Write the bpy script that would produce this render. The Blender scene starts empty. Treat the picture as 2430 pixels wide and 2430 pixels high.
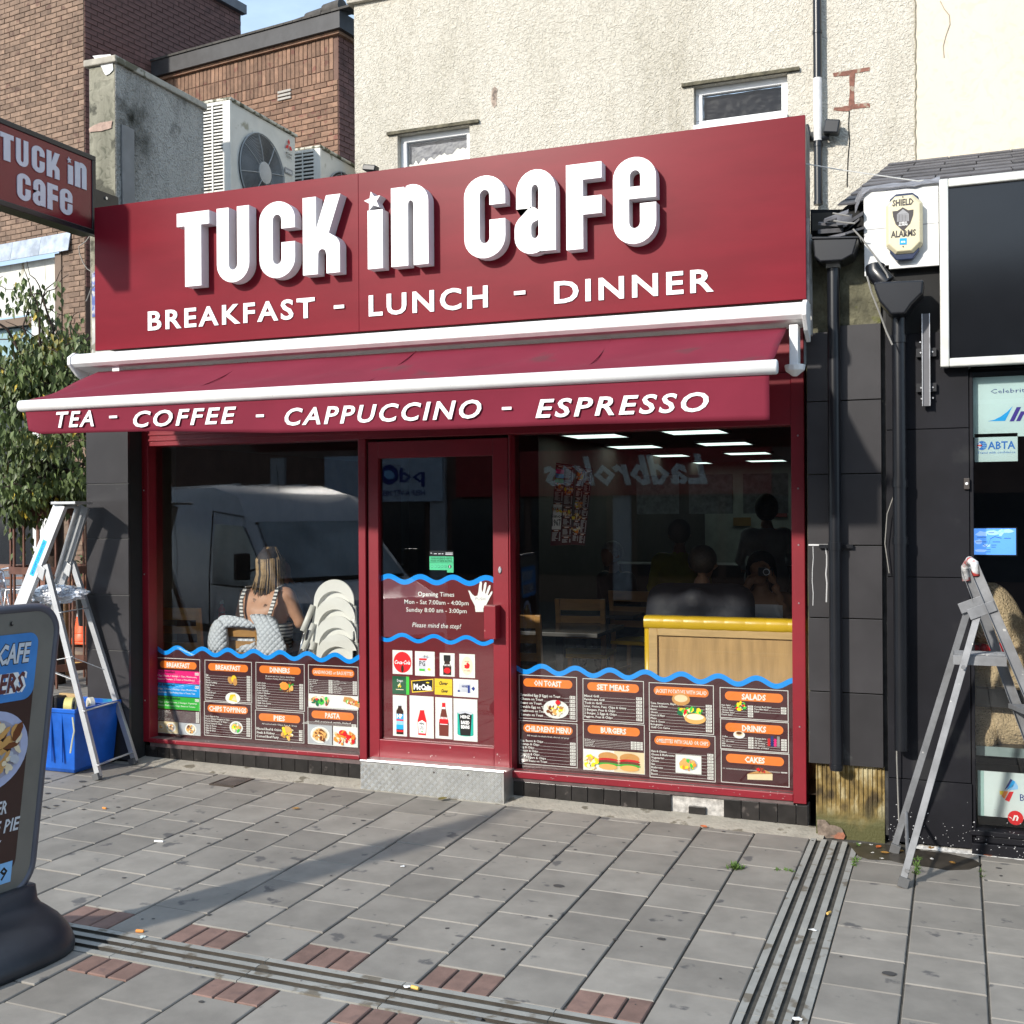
import bpy, bmesh, math, random
from mathutils import Vector, Matrix
random.seed(7)
SC = bpy.context.scene
COL = SC.collection
rad = math.radians
CF = 2690.7; IMG = 2430.0; EYE = 1.77
CR = Vector((0.93066221, 0.36582625, -0.00624509)); CU = Vector((0.00620503, 0.00128524, 0.99997992)); CFW = Vector((-0.36582693, 0.93068228, 0.00107384))
cd = bpy.data.cameras.new('camera'); cam = bpy.data.objects.new('camera', cd); COL.objects.link(cam)
cd.sensor_width = 36; cd.lens = 36 * CF / IMG; cd.clip_end = 2000; cd.clip_start = 0.05
mw = Matrix((CR, CU, -CFW)).transposed().to_4x4(); mw.translation = (0, 0, EYE); cam.matrix_world = mw
SC.camera = cam
SUN = Vector((-0.46, -1.0, 0.54)).normalized()
w = bpy.data.worlds.new('World'); SC.world = w; w.use_nodes = True
nt = w.node_tree; nt.nodes.clear()
wo = nt.nodes.new('ShaderNodeOutputWorld'); bg = nt.nodes.new('ShaderNodeBackground'); sk = nt.nodes.new('ShaderNodeTexSky')
sk.sky_type = 'NISHITA'; sk.sun_disc = False; sk.sun_elevation = math.asin(SUN.z); sk.sun_rotation = math.atan2(SUN.x, SUN.y)
sk.air_density = 1.0; sk.dust_density = 1.2; sk.ozone_density = 1.5
tc = nt.nodes.new('ShaderNodeTexCoord'); mp = nt.nodes.new('ShaderNodeMapping'); mp.inputs['Scale'].default_value = (1, 1, 2.2)
nz = nt.nodes.new('ShaderNodeTexNoise'); nz.inputs['Scale'].default_value = 2.3; nz.inputs['Detail'].default_value = 7; nz.inputs['Roughness'].default_value = .55
rp = nt.nodes.new('ShaderNodeValToRGB'); rp.color_ramp.elements[0].position = .47; rp.color_ramp.elements[1].position = .78
rp.color_ramp.elements[1].color = (.75, .75, .75, 1); rp.color_ramp.elements[0].color = (.28, .28, .28, 1)
mx = nt.nodes.new('ShaderNodeMix'); mx.data_type = 'RGBA'; mx.inputs['B'].default_value = (9.0, 11.6, 14.5, 1)
L = nt.links.new
L(tc.outputs['Generated'], mp.inputs[0]); L(mp.outputs[0], nz.inputs['Vector']); L(nz.outputs['Fac'], rp.inputs[0]); L(rp.outputs[0], mx.inputs['Factor'])
L(sk.outputs[0], mx.inputs['A']); L(mx.outputs['Result'], bg.inputs[0]); bg.inputs[1].default_value = 0.125; L(bg.outputs[0], wo.inputs[0])
sl = bpy.data.lights.new('sun', 'SUN'); sl.energy = 3.8; sl.angle = rad(2.2); sl.color = (1, .94, .85)
so = bpy.data.objects.new('sun', sl); COL.objects.link(so); so.rotation_euler = (-SUN).to_track_quat('-Z', 'Y').to_euler(); so.location = (-5, -10, 12)
SC.render.engine = 'CYCLES'
SC.view_settings.view_transform = 'Standard'; SC.view_settings.look = 'None'; SC.view_settings.gamma = 1; SC.view_settings.exposure = 0.42
SC.cycles.max_bounces = 7; SC.cycles.transparent_max_bounces = 12

def _ray(px, py): return CFW + CR * ((px - 1215) / CF) - CU * ((py - 1215) / CF)
def P(px, py, Y):  # point on the vertical plane y = Y
    d = _ray(px, py); d = d * (Y / d.y); return Vector((d.x, d.y, d.z + EYE))
def PX(px, py, X):
    d = _ray(px, py); d = d * (X / d.x); return Vector((d.x, d.y, d.z + EYE))
def PW(px, py, W):  # at view depth W
    d = _ray(px, py) * W; return Vector((d.x, d.y, d.z + EYE))
def PZ(px, py, Z):
    d = _ray(px, py); d = d * ((Z - EYE) / d.z); return Vector((d.x, d.y, d.z + EYE))
GX, GY = -0.01329, 0.01381
def zg(x, y): return -0.13 + GX * x + GY * y
def PG(px, py):
    d = _ray(px, py); t = -1.9 / (d.z - GX * d.x - GY * d.y); d = d * t; return Vector((d.x, d.y, d.z + EYE))
def k1(x, y): return (x * .43996, y * .43996)
def k2(x, y): return (800 + x * .43996, y * .43996)
def k3(x, y): return (1580 + x * .43996, y * .43996)

def tag(o, label=None, cat=None, group=None, kind=None):
    if label: o['label'] = label
    if cat: o['category'] = cat
    if group: o['group'] = group
    if kind: o['kind'] = kind
    return o
def thing(name, loc, label, cat, group=None, rz=0):
    o = bpy.data.objects.new(name, None); COL.objects.link(o); o.empty_display_size = .1
    o.location = loc; o.rotation_euler = (0, 0, rz)
    o['label'] = label; o['category'] = cat
    if group: o['group'] = group
    return o
def fixp(o, parent):
    if parent is not None:
        o.parent = parent
        m = world_of(parent)
        o.matrix_parent_inverse = m.inverted()
    return o
def world_of(o):
    m = Matrix.LocRotScale(o.location, o.rotation_euler, o.scale)
    if o.parent is not None: m = world_of(o.parent) @ o.matrix_parent_inverse @ m
    return m
def copy_tree(o, parent=None):
    c = o.copy(); COL.objects.link(c)
    if parent is not None: c.parent = parent
    for ch in list(o.children): copy_tree(ch, c)
    return c

class MB:
    """collects faces, links them as ONE mesh object"""
    def __init__(s): s.v = []; s.f = []; s.mi = []; s.m = 0
    def add(s, vs, fs):
        b = len(s.v); s.v += [tuple(p) for p in vs]
        for f in fs: s.f.append([i + b for i in f]); s.mi.append(s.m)
    def box(s, x0, x1, y0, y1, z0, z1):
        s.add([(x0,y0,z0),(x1,y0,z0),(x1,y1,z0),(x0,y1,z0),(x0,y0,z1),(x1,y0,z1),(x1,y1,z1),(x0,y1,z1)],
              [(0,3,2,1),(4,5,6,7),(0,1,5,4),(1,2,6,5),(2,3,7,6),(3,0,4,7)]); return s
    def obox(s, c, ax, ay, az):
        c = Vector(c); ax = Vector(ax); ay = Vector(ay); az = Vector(az)
        vs = [c + ax*i + ay*j + az*k for k in (-1, 1) for i, j in ((-1,-1),(1,-1),(1,1),(-1,1))]
        s.add(vs, [(0,3,2,1),(4,5,6,7),(0,1,5,4),(1,2,6,5),(2,3,7,6),(3,0,4,7)]); return s
    def bar(s, p, q, a, b, up=(0, 0, 1)):
        p = Vector(p); q = Vector(q); d = q - p; z = d.normalized(); u = Vector(up)
        if abs(z.dot(u)) > .98: u = Vector((0, 1, 0))
        x = z.cross(u).normalized(); y = x.cross(z)
        return s.obox((p + q) / 2, x * (a / 2), y * (b / 2), d / 2)
    def tube(s, pts, r, n=8, caps=True):
        pts = [Vector(p) for p in pts]; m = len(pts); rs = r if isinstance(r, (list, tuple)) else [r] * m
        ref = None; rings = []
        for i, p in enumerate(pts):
            t = (pts[min(i + 1, m - 1)] - pts[max(i - 1, 0)]).normalized()
            if ref is None:
                ref = t.cross(Vector((0, 0, 1)));
                if ref.length < .1: ref = t.cross(Vector((0, 1, 0)))
                ref.normalize()
            ref = (ref - t * ref.dot(t)).normalized(); b = t.cross(ref)
            rings.append([p + (ref * math.cos(2 * math.pi * k / n) + b * math.sin(2 * math.pi * k / n)) * rs[i] for k in range(n)])
        vs = [q for rg in rings for q in rg]; fs = []
        for i in range(m - 1):
            for k in range(n):
                fs.append((i*n + k, i*n + (k+1) % n, (i+1)*n + (k+1) % n, (i+1)*n + k))
        if caps: fs.append(tuple(range(n))[::-1]); fs.append(tuple((m-1)*n + k for k in range(n)))
        s.add(vs, fs); return s
    def prism(s, loop, vec):
        loop = [Vector(p) for p in loop]; n = len(loop); vec = Vector(vec)
        s.add(loop + [p + vec for p in loop], [tuple(range(n))[::-1], tuple(range(n, 2*n))] + [(i, (i+1) % n, n + (i+1) % n, n + i) for i in range(n)]); return s
    def quad(s, a, b, c, d): s.add([a, b, c, d], [(0, 1, 2, 3)]); return s
    def poly(s, pts): s.add(pts, [tuple(range(len(pts)))]); return s
    def lathe(s, c, prof, n=20, axis='z'):
        vs = []; fs = []; m = len(prof); c = Vector(c)
        for r, h in prof:
            for k in range(n):
                a = 2 * math.pi * k / n
                if axis == 'z': o = Vector((r * math.cos(a), r * math.sin(a), h))
                elif axis == 'x': o = Vector((h, r * math.cos(a), r * math.sin(a)))
                else: o = Vector((r * math.cos(a), -h, r * math.sin(a)))
                vs.append(c + o)
        for i in range(m - 1):
            for k in range(n): fs.append((i*n + k, i*n + (k+1) % n, (i+1)*n + (k+1) % n, (i+1)*n + k))
        fs.append(tuple(range(n))[::-1]); fs.append(tuple((m-1)*n + k for k in range(n)))
        s.add(vs, fs); return s
    def ball(s, c, rx, ry=None, rz=None, n=12, m=8):
        ry = ry or rx; rz = rz or rx
        vs = []; fs = []
        for i in range(1, m):
            t = math.pi * i / m
            for k in range(n):
                a = 2 * math.pi * k / n; vs.append((c[0] + rx*math.sin(t)*math.cos(a), c[1] + ry*math.sin(t)*math.sin(a), c[2] + rz*math.cos(t)))
        top = len(vs); vs.append((c[0], c[1], c[2] + rz)); vs.append((c[0], c[1], c[2] - rz))
        for i in range(m - 2):
            for k in range(n): fs.append((i*n + k, (i+1)*n + k, (i+1)*n + (k+1) % n, i*n + (k+1) % n))
        for k in range(n):
            fs.append((top, k, (k+1) % n)); fs.append((top + 1, (m-2)*n + (k+1) % n, (m-2)*n + k))
        s.add(vs, fs); return s
    def mesh(s, name, mats, smooth=False):
        me = bpy.data.meshes.new(name); me.from_pydata(s.v, [], s.f)
        if not isinstance(mats, (list, tuple)): mats = [mats]
        for m in mats: me.materials.append(m)
        me.polygons.foreach_set('material_index', [min(i, len(mats) - 1) for i in s.mi])
        if smooth: me.polygons.foreach_set('use_smooth', [True] * len(me.polygons))
        me.update()
        return me
    def build(s, name, mats, parent=None, smooth=False, bevel=0, sharp=None, recalc=True):
        me = s.mesh(name, mats, smooth)
        if recalc:
            bm = bmesh.new(); bm.from_mesh(me); bmesh.ops.recalc_face_normals(bm, faces=bm.faces); bm.to_mesh(me); bm.free()
        o = bpy.data.objects.new(name, me); COL.objects.link(o)
        fixp(o, parent)
        if bevel:
            b = o.modifiers.new('bevel', 'BEVEL'); b.width = bevel; b.segments = 2; b.limit_method = 'ANGLE'; b.angle_limit = rad(40)
        if smooth and sharp: me.set_sharp_from_angle(angle=rad(sharp))
        return o
def put(me, name, parent, loc, rot=(0, 0, 0), scale=(1, 1, 1)):
    o = bpy.data.objects.new(name, me); COL.objects.link(o); o.location = loc; o.rotation_euler = rot; o.scale = scale
    if parent is not None: o.parent = parent; o.matrix_parent_inverse = world_of(parent).inverted()
    return o

MC = {}
def mat(name, col, rough=.6, metal=0, var=.12, scale=6, bump=0, bscale=60, rand=0, spec=.5, coat=0, stretch=(1, 1, 1), detail=4, col2=None, lo=.35, hi=.65, emit=0, bdist=.01, spots=None):
    if name in MC: return MC[name]
    m = bpy.data.materials.new(name); m.use_nodes = True; MC[name] = m
    n = m.node_tree.nodes; l = m.node_tree.links.new; b = n['Principled BSDF']
    b.inputs['Roughness'].default_value = rough; b.inputs['Metallic'].default_value = metal; b.inputs['Specular IOR Level'].default_value = spec
    b.inputs['Coat Weight'].default_value = coat; b.inputs['Coat Roughness'].default_value = .08
    tc = n.new('ShaderNodeTexCoord'); mp = n.new('ShaderNodeMapping'); mp.inputs['Scale'].default_value = stretch; l(tc.outputs['Object'], mp.inputs[0])
    vec = mp.outputs[0]
    if rand:
        oi = n.new('ShaderNodeObjectInfo'); va = n.new('ShaderNodeVectorMath'); va.operation = 'ADD'
        cx = n.new('ShaderNodeVectorMath'); cx.operation = 'SCALE'; l(oi.outputs['Random'], cx.inputs['Scale']); cx.inputs[0].default_value = (37, 53, 71)
        l(vec, va.inputs[0]); l(cx.outputs[0], va.inputs[1]); vec = va.outputs[0]
    nz = n.new('ShaderNodeTexNoise'); nz.inputs['Scale'].default_value = scale; nz.inputs['Detail'].default_value = detail; nz.inputs['Roughness'].default_value = .6
    l(vec, nz.inputs['Vector'])
    rp = n.new('ShaderNodeValToRGB'); rp.color_ramp.elements[0].position = lo; rp.color_ramp.elements[1].position = hi
    c = col
    if col2 is None: A = tuple(x * (1 - var) for x in c); B = tuple(min(1, x * (1 + var)) for x in c)
    else: A = c; B = col2
    rp.color_ramp.elements[0].color = (*A, 1); rp.color_ramp.elements[1].color = (*B, 1)
    l(nz.outputs['Fac'], rp.inputs[0]); out = rp.outputs[0]
    if spots:   # (colour, scale, threshold)
        vz = n.new('ShaderNodeTexNoise'); vz.inputs['Scale'].default_value = spots[1]; vz.inputs['Detail'].default_value = 6; l(vec, vz.inputs['Vector'])
        r2 = n.new('ShaderNodeValToRGB'); r2.color_ramp.elements[0].position = spots[2]; r2.color_ramp.elements[1].position = spots[2] + .06
        l(vz.outputs['Fac'], r2.inputs[0]); ms = n.new('ShaderNodeMix'); ms.data_type = 'RGBA'; ms.inputs['B'].default_value = (*spots[0], 1)
        l(r2.outputs[0], ms.inputs['Factor']); l(out, ms.inputs['A']); out = ms.outputs['Result']
    if rand:
        hs = n.new('ShaderNodeHueSaturation'); mr = n.new('ShaderNodeMapRange'); mr.inputs['To Min'].default_value = 1 - rand; mr.inputs['To Max'].default_value = 1 + rand
        l(oi.outputs['Random'], mr.inputs['Value']); l(mr.outputs[0], hs.inputs['Value']); l(out, hs.inputs['Color']); out = hs.outputs[0]
    l(out, b.inputs['Base Color'])
    if bump:
        n2 = n.new('ShaderNodeTexNoise'); n2.inputs['Scale'].default_value = bscale; n2.inputs['Detail'].default_value = 5; l(vec, n2.inputs['Vector'])
        bp = n.new('ShaderNodeBump'); bp.inputs['Strength'].default_value = bump; bp.inputs['Distance'].default_value = bdist
        l(n2.outputs['Fac'], bp.inputs['Height']); l(bp.outputs[0], b.inputs['Normal'])
    if emit:
        b.inputs['Emission Strength'].default_value = emit; b.inputs['Emission Color'].default_value = (*col, 1)
    return m
def flat(name, col, rough=.45, var=.04): return mat('print_' + name, col, rough, var=var, scale=30, spec=.3)
def glass(name, tint=(1, 1, 1), rough=0.0, boost=1.0):
    m = bpy.data.materials.new(name); m.use_nodes = True; n = m.node_tree.nodes; l = m.node_tree.links.new; n.clear()
    o = n.new('ShaderNodeOutputMaterial'); mx = n.new('ShaderNodeMixShader'); t = n.new('ShaderNodeBsdfTransparent'); g = n.new('ShaderNodeBsdfGlossy')
    t.inputs[0].default_value = (*tint, 1); g.inputs['Roughness'].default_value = rough
    fr = n.new('ShaderNodeFresnel'); fr.inputs[0].default_value = 1.52; ml = n.new('ShaderNodeMath'); ml.operation = 'MULTIPLY'; ml.inputs[1].default_value = boost; ml.use_clamp = True
    l(fr.outputs[0], ml.inputs[0]); l(ml.outputs[0], mx.inputs[0]); l(t.outputs[0], mx.inputs[1]); l(g.outputs[0], mx.inputs[2]); l(mx.outputs[0], o.inputs[0])
    MC[name] = m; return m
GLASS = glass('pane_glass', (.93, .95, .94), boost=2.0)
RED = mat('red_paint', (.20, .008, .017), .38, var=.1, scale=3, spec=.5, spots=((.42, .2, .18), 26, .73))
REDF = mat('fascia_red', (.165, .009, .018), .32, var=.09, scale=2.5, spec=.12, stretch=(.6, 1, 2.5))
WHITE = mat('white_acrylic', (.86, .86, .86), .3, var=.03)
WHITEM = mat('white_metal', (.8, .8, .79), .35, var=.06, scale=10, spots=((.45, .44, .42), 40, .72))
BLACK = mat('black_paint', (.012, .012, .014), .35, var=.3, scale=6)
BLACKP = mat('black_plastic', (.007, .008, .011), .3, var=.2, scale=4)
TILE = mat('dark_grey_tile', (.034, .032, .034), .35, var=.15, scale=3, rand=.15, spec=.4, spots=((.09, .09, .088), 5, .68))
ALU = mat('aluminium', (.62, .63, .65), .32, 1.0, var=.15, scale=12, spots=((.35, .35, .36), 14, .66))
VINYL = mat('maroon_vinyl', (.065, .010, .014), .35, var=.06)
VINYLD = mat('door_vinyl', (.17, .018, .022), .3, var=.06)
BLUE = flat('blue', (.0, .32, .85)); ORANGE = flat('orange', (.85, .24, .03)); PWHITE = flat('white', (.82, .82, .80)); PBLACK = flat('black', (.012, .012, .012))
PINK = flat('pink', (.75, .01, .22)); PBLUE = flat('cyan', (.01, .33, .75)); PGREEN = flat('green', (.05, .45, .05)); MINT = flat('mint', (.12, .62, .36))
PYEL = flat('yellow', (.85, .62, .02)); PRED = flat('red', (.62, .01, .015)); PNAVY = flat('navy', (.012, .03, .2)); PGREY = flat('grey', (.3, .3, .31)); PDGRN = flat('dark_green', (.01, .12, .05))
PBRN = flat('brown', (.16, .05, .015)); PTAN = flat('tan', (.62, .33, .10)); PCRM = flat('cream', (.78, .66, .45)); PTEAL = flat('teal', (.01, .35, .27)); PLB = flat('pale_blue', (.25, .5, .8)); PCOFF = flat('coffee', (.03, .012, .008)); PMAR = flat('maroon', (.08, .012, .012)); PSIL = flat('silver', (.5, .52, .56))

_tc = {}
def text_geo(s, offset=0.0, shear=0.0, spacing=1.0, res=2):
    key = (s, offset, shear, spacing, res)
    if key in _tc: return _tc[key]
    cu = bpy.data.curves.new('t', 'FONT'); cu.body = s; cu.size = 1; cu.offset = offset; cu.shear = shear; cu.space_character = spacing; cu.resolution_u = res
    o = bpy.data.objects.new('t', cu); COL.objects.link(o)
    dg = bpy.context.evaluated_depsgraph_get(); ev = o.evaluated_get(dg); me = ev.to_mesh()
    vs = [(v.co.x, v.co.y) for v in me.vertices]; fs = [tuple(p.vertices) for p in me.polygons]
    ev.to_mesh_clear(); bpy.data.objects.remove(o); bpy.data.curves.remove(cu)
    xs = [v[0] for v in vs] or [0]; ys = [v[1] for v in vs] or [0]
    _tc[key] = (vs, fs, min(xs), max(xs), min(ys), max(ys)); return _tc[key]
class Print:
    """flat print built of coloured shapes on a plane: origin o, right vector r, up vector u, towards-viewer vector n"""
    def __init__(s, o, r, u, n, mats): s.o = Vector(o); s.r = Vector(r); s.u = Vector(u); s.n = Vector(n); s.mb = MB(); s.mats = []; s.step = .0006
    def _m(s, m):
        if m not in s.mats: s.mats.append(m)
        s.mb.m = s.mats.index(m)
    def pt(s, x, z, k): return s.o + s.r * x + s.u * z + s.n * (k * s.step)
    def poly(s, pts, m, k=1): s._m(m); s.mb.poly([s.pt(x, z, k) for x, z in pts])
    def rect(s, x0, z0, x1, z1, m, k=1): s.poly([(x0, z0), (x1, z0), (x1, z1), (x0, z1)], m, k)
    def pill(s, x0, z0, x1, z1, m, k=1):
        r = (z1 - z0) / 2; c = (z0 + z1) / 2; pts = []
        for i in range(9): a = -math.pi/2 + math.pi*i/8; pts.append((x1 - r + r*math.cos(a), c + r*math.sin(a)))
        for i in range(9): a = math.pi/2 + math.pi*i/8; pts.append((x0 + r + r*math.cos(a), c + r*math.sin(a)))
        s.poly(pts, m, k)
    def oval(s, cx, cz, rx, rz, m, k=1, n=18, a0=0, a1=2*math.pi, tilt=0):
        pts = []
        for i in range(n if a1 - a0 > 6.2 else n + 1):
            a = a0 + (a1 - a0) * i / n; x = rx*math.cos(a); z = rz*math.sin(a)
            pts.append((cx + x*math.cos(tilt) - z*math.sin(tilt), cz + x*math.sin(tilt) + z*math.cos(tilt)))
        s.poly(pts, m, k)
    def frame(s, x0, z0, x1, z1, t, m, k=1):
        s.rect(x0, z0, x1, z0+t, m, k); s.rect(x0, z1-t, x1, z1, m, k); s.rect(x0, z0+t, x0+t, z1-t, m, k); s.rect(x1-t, z0+t, x1, z1-t, m, k)
    def blobs(s, cx, cz, rx, rz, cols, n, size, k=2, seed=1):
        R = random.Random(seed)
        for i in range(n):
            a = R.uniform(0, 6.28); q = math.sqrt(R.random()); c = cols[R.randrange(len(cols))]
            s.oval(cx + rx*q*math.cos(a), cz + rz*q*math.sin(a), size*R.uniform(.5, 1.3), size*R.uniform(.3, .8), c, k + i*.25, 7, tilt=R.uniform(0, 3))
    def text(s, t, x, z, h, m, k=2, width=None, align='l', off=.0, shear=0, sp=1.0, res=1, fit='cap'):
        vs, fs, a, b, c, d = text_geo(t, off, shear, sp, res)
        if not vs: return 0
        sc = h / .73
        sx = sc if width is None else width / (b - a)
        wd = (b - a) * sx; x0 = x - a*sx
        if align == 'c': x0 -= wd / 2
        if align == 'r': x0 -= wd
        s._m(m); s.mb.add([s.pt(x0 + vx*sx, z + vy*sc, k) for vx, vy in vs], fs); return wd
    def build(s, name, parent=None):
        return s.mb.build(name, s.mats, parent, recalc=False)
def wallprint(Y, **kw): return Print((0, Y, 0), (1, 0, 0), (0, 0, 1), (0, -1, 0), None)
SLAB = mat('paving_slab', (.232, .213, .186), .8, var=.13, scale=5, rand=.15, bump=.25, bscale=180, bdist=.002, detail=8, spots=((.105, .10, .096), 9, .64))
PBRICK = mat('red_paver', (.20, .122, .098), .85, var=.14, scale=14, rand=.14, bump=.35, bscale=160, bdist=.002, spots=((.16, .10, .085), 12, .62))
MORTAR = mat('dark_joint', (.065, .06, .05), .95, var=.3, scale=20, spots=((.05, .075, .02), 3, .68))
CONC = mat('channel_concrete', (.29, .285, .26), .8, var=.1, scale=8, rand=.06, bump=.3, bscale=120, bdist=.002, spots=((.15, .13, .10), 9, .57))
GROOVE = mat('groove_dirt', (.035, .028, .02), .85, var=.3, scale=10)
CEMENT = mat('cement_fillet', (.38, .35, .29), .9, var=.15, scale=9, bump=.5, bscale=50, spots=((.17, .15, .11), 9, .58))
g = MB(); g.quad((-300, -300, -.52), (300, -300, -.52), (300, 400, -.52), (-300, 400, -.52))
tag(g.build('ground', mat('asphalt', (.05, .05, .052), .9, var=.2, scale=2)), kind='structure')
def bedz(x, y): return zg(x, y) - .010
g = MB(); x0, x1, y0, y1 = -17, 12, -1.8, 17
g.prism([(x0, y0, bedz(x0, y0)), (x1, y0, bedz(x1, y0)), (x1, y1, bedz(x1, y1)), (x0, y1, bedz(x0, y1))], (0, 0, -.25))
pave = tag(g.build('pavement', MORTAR), kind='structure')
TILT = (math.atan(GY), -math.atan(GX), 0)
R = random.Random(3)
smesh = {}
def slab_mesh(wx, wy, m, ch=.004, t=.03):
    key = (round(wx, 3), round(wy, 3), m.name)
    if key in smesh: return smesh[key]
    b = MB(); a, c = wx/2, wy/2
    lo = [(-a, -c, -t), (a, -c, -t), (a, c, -t), (-a, c, -t)]; md = [(x, y, -ch) for x, y, _ in lo]; tp = [(x*(1-ch/a), y*(1-ch/c), 0) for x, y, _ in lo]
    b.add(lo + md + tp, [(8, 9, 10, 11)] + [(i, (i+1) % 4, 4 + (i+1) % 4, 4 + i) for i in range(4)] + [(4 + i, 4 + (i+1) % 4, 8 + (i+1) % 4, 8 + i) for i in range(4)])
    smesh[key] = b.mesh('slab', m); return smesh[key]
far = MB()
nslab = [0]
def lay(x0, x1, y0, y1, m=SLAB, name='slab', gx=.009, gy=.006, part=True):
    cx, cy = (x0+x1)/2, (y0+y1)/2
    if part and nslab[0] < 299 or name == 'brick' and part:
        if name == 'slab': nslab[0] += 1
        put(slab_mesh(x1-x0-gx, y1-y0-gy, m), name, pave, (cx, cy, zg(cx, cy) + R.uniform(-.0022, .0012)), (TILT[0] + R.uniform(-.003, .003), TILT[1] + R.uniform(-.003, .003), R.uniform(-.003, .003)))
    else:
        a = (x1-x0-gx)/2; c = (y1-y0-gy)/2; far.add([(cx+i, cy+j, zg(cx+i, cy+j) - .0005) for i, j in ((-a, -c), (a, -c), (a, c), (-a, c))], [(0, 1, 2, 3)])
PY = .315
D2 = 3.945; D2N = 3.712; YB = 6.41
def column(x0, x1, ys, yend, part=True):
    y = ys
    while y < yend - .03:
        lay(x0, x1, y, min(y + PY, yend), part=part); y += PY
for k in range(0, 19):
    xr = -.767 - .2995*k; xl = xr - .2995; vis = xl > -6.3
    ye = YB if xl > -6.0 else 12.2
    if k % 2:
        for j in range(3): lay(xl + j*.0998 + .002, xl + (j+1)*.0998 + .002, D2, D2 + .195, PBRICK, 'brick', .010, .008)
        column(xl, xr, D2 + .195, ye if ye < 8 else YB)
    else: column(xl, xr, D2, YB)
    if ye > 8: column(xl, xr, YB, 12.2, False)
for k in range(19, 46):
    xr = -.767 - .2995*k; column(xr - .2995, xr, D2 + (.19 if k % 2 else 0), 12.2, False)
for k, (off) in enumerate((.197, .31, .12, .25, .05)):
    xl = -.510 + .3035*k; xr = xl + .3035
    lay(xl, xr, D2N, D2N + off); column(xl, xr, D2N + off, YB + (.03 if k < 2 else .06), True)
for k in range(5, 30): xl = -.510 + .3035*k; column(xl, xl + .3035, 3.7, 6.43, False)
for k in range(-14, 6):
    xl = -2.123 + .301*k; xr = xl + .301; part = -4.6 < xl < .4
    if k % 2 == 0:
        for j in range(3): lay(xl + j*.1003 + .002, xl + (j+1)*.1003 + .002, D2N - .155, D2N, PBRICK, 'brick', .010, .008, part)
        y = D2N - .155
    else: y = D2N
    while y > -1.6: lay(xl, xr, y - PY, y, part=part and y > 2.95); y -= PY
for k in list(range(-45, -14)) + list(range(6, 44)):
    xl = -2.123 + .301*k; y = D2N - (.155 if k % 2 == 0 else 0)
    while y > -1.6: lay(xl, xl + .301, y - PY, y, part=False); y -= PY
tag(far.build('slab', SLAB, pave, recalc=False), kind='stuff')
def channel(name, along, a0, a1, b0, b1, nrib, plen):
    W = b1 - b0; gw = W * .42 / (nrib - 1); rw = (W - gw*(nrib-1)) / nrib; n = max(1, round((a1 - a0) / plen)); L_ = (a1 - a0) / n
    for i in range(n):
        s0 = a0 + i*L_ + .002; s1 = a0 + (i+1)*L_ - .002
        mb = MB(); prof = []; t = b0 + .003
        for r in range(nrib):
            e = rw - (.006 / nrib if r else 0)
            prof += [(t, 0), (t + e, 0)]; t += e
            if r < nrib - 1: prof += [(t + gw*.14, -.022), (t + gw*.86, -.022)]; t += gw
        pts = prof
        def q(b, a, dz): return (b, a, zg(b, a) + dz + .001) if along == 'y' else (a, b, zg(a, b) + dz + .001)
        for j in range(len(pts) - 1):
            mb.m = 1 if pts[j][1] < -.01 or pts[j+1][1] < -.01 else 0
            mb.quad(q(pts[j][0], s0, pts[j][1]), q(pts[j+1][0], s0, pts[j+1][1]), q(pts[j+1][0], s1, pts[j+1][1]), q(pts[j][0], s1, pts[j][1]))
        mb.m = 0
        for s in (s0, s1):
            mb.add([q(b, s, d) for b, d in pts] + [q(pts[-1][0], s, -.03), q(pts[0][0], s, -.03)], [tuple(range(len(pts) + 2))])
        for b in (pts[0][0], pts[-1][0]): mb.quad(q(b, s0, 0), q(b, s1, 0), q(b, s1, -.03), q(b, s0, -.03))
        mb.build(name, [CONC, GROOVE], pave)
channel('drain_channel', 'y', D2N, 6.42, -.767, -.510, 5, .46)
channel('drain_channel', 'x', -8.2, -.767, D2N, D2, 4, .62)
mb = MB()
xs = [-5.56 + .16*i for i in range(32)]
for i in range(31):
    a, b = xs[i], min(xs[i+1], -.70); ya = YB + R.uniform(-.015, .008); hb = .016
    mb.add([(a, YB - .006 + R.uniform(-.008, .0), zg(a, YB) - .004), (b, YB - .006, zg(b, YB) - .004), (b, 6.6, zg(b, 6.6) + hb), (a, 6.6, zg(a, 6.6) + hb)], [(0, 1, 2, 3)])
mb.build('cement_strip', CEMENT, pave, recalc=False)
c = [PG(*q) for q in ((499, 1862), (544.6, 1842), (600, 1849), (557.6, 1869))]
gx0, gx1, gy0, gy1 = -4.55, -4.355, 6.15, 6.37
IRON = mat('cast_iron', (.07, .055, .045), .6, .6, var=.3, scale=12)
gt = thing('drain_grate', (-4.45, 6.26, zg(-4.45, 6.26)), 'rusty square iron drain grate set in the slabs below the left shop window', 'grate')
mb = MB(); z = zg(-4.45, 6.26) + .003
for a, b, c_, d in ((gx0, gx1, gy0, gy0+.012), (gx0, gx1, gy1-.012, gy1), (gx0, gx0+.012, gy0+.012, gy1-.012), (gx1-.012, gx1, gy0+.012, gy1-.012)): mb.box(a, b, c_, d, z-.02, z+.002)
mb.build('frame', IRON, gt)
for i in range(9):
    x = gx0 + .021 + i*.0185; mb = MB(); mb.box(x, x+.008, gy0+.012, gy1-.012, z-.02, z); mb.build('bar', mat('worn_iron', (.17, .14, .12), .6, var=.2), gt)
mb = MB(); mb.box(gx0+.012, gx1-.012, gy0+.012, gy1-.012, z-.028, z-.021); mb.build('pit', PBLACK, gt)
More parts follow.
